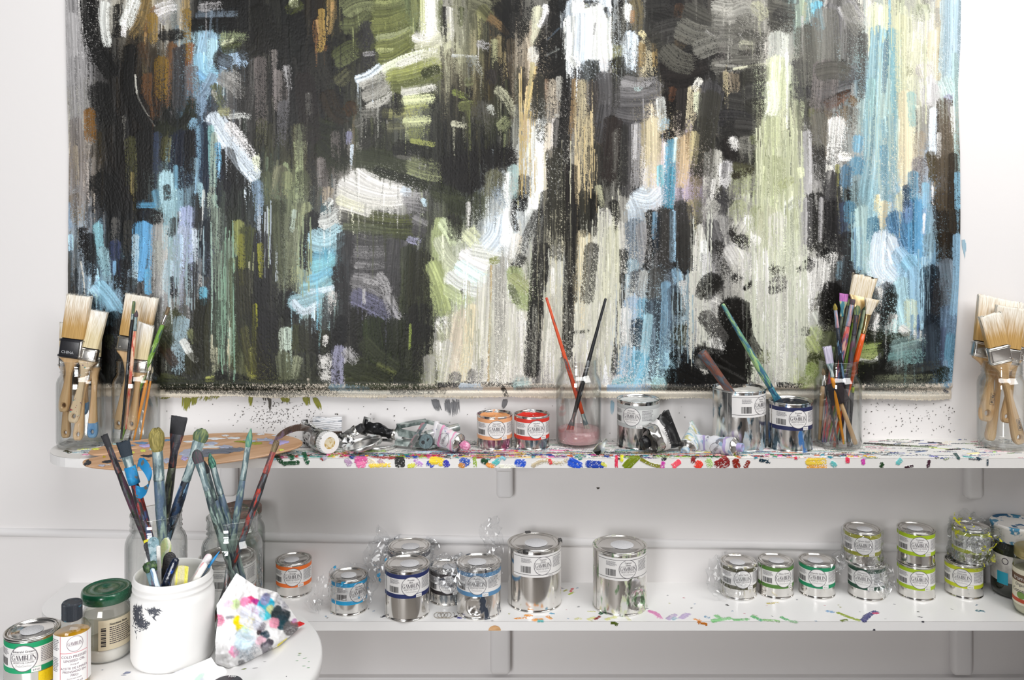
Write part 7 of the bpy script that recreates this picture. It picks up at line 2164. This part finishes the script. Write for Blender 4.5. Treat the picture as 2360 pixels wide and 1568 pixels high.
mk('tube_body', V, Fc, mat('tube_brown', '6d5a50', .4, .2, noise=['9a9490', '4f4340', '8a7a94'], nscale=(14, 40, 40), nlo=.52, nhi=.6), t, False)
def ribbed(label, x0, x1, ytop, ybot, d, lean, m, rib=.0032, n=12):
    a, b, c = ray(x0, ytop, d + lean), ray(x1, ytop, d + lean), ray(x0, ybot, d); t = thing('paint_tube', label, 'paint tube', (a.x, c.y, c.z)); o = Vector(t.location); V, Fc = [], []; cols = 16
    for i in range(n * 2 + 1):
        q = i / (n * 2)
        for k in range(cols): u = k / (cols - 1); p = Vector((a.x + (b.x - a.x) * u, c.y + (a.y - c.y) * q, c.z + (a.z - c.z) * q)); V.append(p - o + Vector((0, -.0010 * (i % 2) - .003 * math.sin(PI * u), .0008 * math.sin(u * 9))))
    Fc = [[i * cols + k, i * cols + k + 1, (i + 1) * cols + k + 1, (i + 1) * cols + k] for i in range(n * 2) for k in range(cols - 1)]; nb = len(V); V += [Vector(v) + Vector((0, .005, 0)) for v in V]
    Fc += [[nb + j for j in f[::-1]] for f in Fc]; W = n * 2
    Fc += [[k, k + 1, nb + k + 1, nb + k] for k in range(cols - 1)] + [[W * cols + k, W * cols + k + 1, nb + W * cols + k + 1, nb + W * cols + k] for k in range(cols - 1)] + [[i * cols, (i + 1) * cols, nb + (i + 1) * cols, nb + i * cols] for i in range(W)] + [[i * cols + cols - 1, (i + 1) * cols + cols - 1, nb + (i + 1) * cols + cols - 1, nb + i * cols + cols - 1] for i in range(W)]
    mk('tube_body', V, Fc, m, t, False); return t
ribbed('white ribbed tube flattened and standing upright against the wall', 721, 788, 962, 1011, 1.965, .01, mat('tube_white_ribs', 'e6e6e8', .45, noise=['8a9098', 'b9c0c8'], nscale=(40, 40, 240), nlo=.6, nhi=.64))
paint_tube('small crumpled silver tube with a black cap behind the tin lids', ray(792, 1010, 1.945), ray(836, 984, 1.93), .0105, mat('tube_silver', 'c2c2c2', .28, .9, noise=['1c1c1e'], nscale=(60, 60, 60), nlo=.56, nhi=.6, bump=.3), mat('cap_sooty', '2a2a2c', .5, bump=.6, bscale=300), amp=.003, seed=5, cap_r=.0085, cap_l=.014)
paint_tube('short folded foil tube smeared black beside the white ribbed tube', ray(800, 1026, 1.925), ray(806, 990, 1.94), .011, SOOT, None, amp=.004, seed=6, flat=.5)
def tin_lid(label, c, r, h, rx, ry, m):
    t = thing('tin_lid', label, 'lid', c); t.rotation_euler = (rx, ry, 0)
    mk('lid', *lathe([(0, .0012), (r * .80, .0012), (r * .82, .0025), (r * .90, .0025), (r * .93, .001), (r * .985, 0), (r, .001), (r, h - .001), (r * .985, h), (r * .965, h - .001), (r * .96, .003), (r * .86, .0042), (r * .8, .003), (0, .003)], 60), m, t); return t
LIDM = mat('lid_tin_smeared', (.80, .79, .77), .25, 1, noise=['c9cfd0'], nscale=(26, 26, 26), nlo=.58, nhi=.66)
l1 = ray(874, 1031, 1.925); tin_lid('round tin lid lying flat under the tilted lid', (l1.x, 1.925 - WD, Z1 + .0012), .0375, .0085, 0, 0, LIDM)
l2 = ray(839, 1024, 1.905); tin_lid('round tin lid tilted and leaning on the flat lid', (l2.x, 1.893 - WD, Z1 + .0105), .042, .009, math.radians(3), math.radians(-14), LIDM)
t = paint_tube('black smeared tube with a white cap lying behind the tin lids', ray(846, 984, 1.955), ray(932, 1009, 1.93), .0115, BLKT, mat('cap_pale', 'dcdcda', .5, noise=['222224'], nscale=(120, 120, 120), nlo=.6, nhi=.63), amp=.0025, seed=7, flat=.25, cap_r=.009, cap_l=.02)
mk('crimp_fin', *box(-.02, .02, -.0015, .0015, -.012, .004, .001), mat('foil_dull', '8f8f8d', .4, .8), t)
# tube wringer
t = thing('tube_wringer', 'grey green metal tube wringer with rollers and a flat key lying on the shelf', 'tube wringer', ray(985, 1036, 1.93)); t.location.z = Z1; o = Vector(t.location)
TEALM = mat('wringer_paint', '74807d', .38, .5, noise=['94a09c', '5a6664', 'b9c4c0'], nscale=(40, 40, 40), nlo=.5, nhi=.6, bump=.3); STEEL = mat('wringer_steel', (.72, .73, .72), .28, 1, noise=['7d8a88'], nscale=(50, 50, 50))
def bar(name, pts, w_, h_, m, par=t):
    V, Fc = [], []; P = [Vector(p) - o for p in pts]
    for i, p in enumerate(P):
        tg = (P[min(i + 1, len(P) - 1)] - P[max(0, i - 1)]).normalized(); s = tg.cross(Vector((0, 0, 1))).normalized(); u = s.cross(tg); V += [p + s * w_ + u * h_, p - s * w_ + u * h_, p - s * w_ - u * h_, p + s * w_ - u * h_]
    for i in range(len(P) - 1): Fc += [[i * 4 + k, i * 4 + (k + 1) % 4, i * 4 + 4 + (k + 1) % 4, i * 4 + 4 + k] for k in range(4)]
    Fc += [[0, 1, 2, 3], [len(V) - 4 + k for k in (3, 2, 1, 0)]]; return mk(name, V, Fc, m, par, False)
bar('frame', [ray(917, 983, 1.94), ray(950, 976, 1.955), ray(983, 971, 1.965)], .010, .0035, TEALM)
bar('frame', [ray(983, 972, 1.965), ray(1020, 981, 1.96), ray(1050, 988, 1.95)], .006, .003, TEALM)
bar('frame', [ray(916, 984, 1.935), ray(922, 997, 1.925), ray(955, 1004, 1.915), ray(990, 1008, 1.905)], .003, .0075, TEALM)
bar('base_plate', [ray(915, 1018, 1.925), ray(950, 1022, 1.915), ray(985, 1024, 1.905)], .012, .005, TEALM)
bar('base_plate', [ray(985, 1030, 1.895), ray(1015, 1024, 1.92), ray(1045, 1018, 1.94)], .008, .003, TEALM)
V, Fc = sweep([ray(982, 1003, 1.90) - o, ray(1056, 985, 1.945) - o], .0085, 24); W = [Vector(v) for v in V]; mk('roller', W, Fc, STEEL, t, False)
V, Fc = sweep([ray(978, 1017, 1.895) - o, ray(1050, 1000, 1.94) - o], .0085, 24); mk('roller', V, Fc, STEEL, t, False)
g0, g1 = ray(981, 1018, 1.888) - o, ray(984, 1017, 1.898) - o; V, Fc = sweep([g0, g1], .0150, 30); gp = mk('gear_cover', V, Fc, mat('gear_teal', '3f4f52', .35, .4, bump=.3), t, False)
for dx, dz in ((-.0055, -.002), (.006, .003)): V, Fc = sweep([g0 + Vector((dx, -.0006, dz)), g0 + Vector((dx, .002, dz))], .0038, 16); mk('bolt', V, Fc, mat('bolt_dark', '1c2022', .4), gp, False)
kt = bar('key', [ray(979, 974, 1.905), ray(962, 1003, 1.885), ray(943, 1034, 1.870)], .0065, .0012, mat('key_steel', 'a8aaa8', .35, .8, noise=['b07a84', '7a8a8c'], nscale=(40, 40, 40), nlo=.5, nhi=.58))
V, Fc = sweep([ray(962, 1003, 1.882) - o, ray(984, 1001, 1.905) - o], .003, 12); mk('axle', V, Fc, STEEL, t, False)
PINKC = mat('cap_pink', 'e8a0c0', .5, noise=['f0c4d8', 'd87aa6'], nscale=(200, 200, 200), bump=.8, bscale=400); PINKB = mat('band_pink', 'e9a3c4', .45); TUBEW = mat('tube_white', 'e6e4e6', .35, noise=['c0b4c4', '8a92b0', 'f0d0dc'], nscale=(50, 50, 50), nlo=.58, nhi=.63, bump=.3)
t = paint_tube('white tube with pink bands and a pink crusted cap beside the peach can', ray(1004, 999, 1.905), ray(1072, 1028, 1.86), .0185, TUBEW, None, amp=.0022, seed=9, flat=.2, cap_r=.008, bands=((.28, .36, PINKB), (.84, .93, PINKB)), text=('GAMBLIN', .022, .006, .6, .3))
L = (ray(1072, 1028, 1.86) - ray(1004, 999, 1.905)).length; V, Fc = lathe([(0, L + .011), (.006, L + .010), (.0092, L + .004), (.0092, L - .004), (.0075, L - .009), (0, L - .010)], 24); mk('cap', crumple(V, .0016, 220, 4), Fc, PINKC, t)
# right of the pink jar
t = thing('plastic_scraper', 'small clear plastic scraper propped on the shelf edge right of the pink jar', 'scraper', (0, 0, 0)); L = along(t, ray(1398, 1013, 1.885), ray(1374, 1050, 1.855))
mk('blade', *blade_prism([(.0035, 0), (.0045, .015), (.0105, .024), (.0125, L), (-.0125, L), (-.0105, .024), (-.0045, .015), (-.0035, 0)], .0025), mat('frosted_plastic', 'dfe3e4', .25, noise=['eef0c8', 'c6d6da'], nscale=(60, 60, 60), coat=.4), t)
t = paint_tube('crumpled black oil paint tube with a foil neck in front of the pale grey can', ray(1549, 988, 1.888), ray(1480, 1024, 1.862), .0285, mat('tube_foil', 'c9c7c4', .2, .95, noise=['3a3a3c'], nscale=(60, 60, 60), nlo=.62, nhi=.68, bump=.4), None, amp=.0035, seed=11, flat=.08, cap_r=.012, shoulder=False)
tb_ = [c for c in t.children if c.name.startswith('tube_body')][0]; W = [v.co.copy() for v in tb_.data.vertices]; nr = len(W) // 28
def skin(name, i0, i1, k, m): V = [(v.x * k, v.y * k + (-.0004 if v.y < 0 else .0004), v.z) for v in W[i0 * 28:(i1 + 1) * 28]]; return mk(name, V, [[i * 28 + q, i * 28 + (q + 1) % 28, (i + 1) * 28 + (q + 1) % 28, (i + 1) * 28 + q] for i in range(i1 - i0) for q in range(28)], m, tb_)
skin('black_print', 0, 7, 1.02, BLKT); skin('white_band', 7, 11, 1.02, mat('tube_band_white', 'e6e4e2', .45))
Lw = (ray(1549, 988, 1.888) - ray(1480, 1024, 1.862)).length
bpy.data.objects.remove([c for c in t.children if c.name.startswith('crimp')][0]); mk('crimp', *box(-.0395, .0395, -.0024, .0024, -.008, .002, .001), BLKT, t)
for s_, q, sz, m_ in (('WINTON', .52, .0085, M_black), ('OIL COLOUR', .46, .0046, M_black)):
    vf = shift2(text2d(s_, sz, bold=.0002), 0, 0); i = int(q * nr); yy = min(v.y for v in W[i * 28:(i + 2) * 28]); mk('lettering', [(x, yy * 1.02 - .0022, Lw * .88 * q + z * -1 + .0) if False else (-x, yy * 1.02 - .0022, (Lw - .018) * q - z) for x, z in vf[0]], vf[1], m_, tb_, False)
V, Fc = lathe([(.010, Lw - .016), (.0125, Lw - .014), (.0125, Lw - .002), (.011, Lw), (0, Lw)], 24); mk('cap', crumple(V, .0012, 200, 6), Fc, mat('cap_jet', '17171a', .4), t)
PALE = mat('tube_palewhite', 'dfe3e4', .4, noise=['8fb9cc', 'b9ccc4', 'c9c48a'], nscale=(40, 40, 120), nlo=.56, nhi=.61, bump=.3)
paint_tube('little flattened white tube with blue smears right of the black tube', ray(1606, 996, 1.94), ray(1577, 1043, 1.868), .0185, PALE, mat('cap_bluewhite', 'b9cdd8', .45, noise=['5a8ab0', 'd8d8d0'], nscale=(90, 90, 90)), amp=.003, seed=12, flat=.06, cap_r=.0085, cap_l=.012)
LAV = mat('band_lavender', 'b3a4d0', .45)
paint_tube('white tube with lavender bands lying in front of the large white can', ray(1596, 1026, 1.925), ray(1712, 1032, 1.846), .0195, mat('tube_lavwhite', 'e3e3e8', .35, noise=['b9b0d0', '9ab4cc', '8a8a92'], nscale=(45, 45, 45), nlo=.6, nhi=.64, bump=.35), mat('cap_lilac', 'b9a6d6', .4, noise=['8fa6c4'], nscale=(90, 90, 90)), amp=.0028, seed=14, flat=.15, cap_r=.0088, cap_l=.012, bands=((.3, .38, LAV), (.86, .93, LAV)), text=('GAMBLIN', .021, .0058, .66, .9))
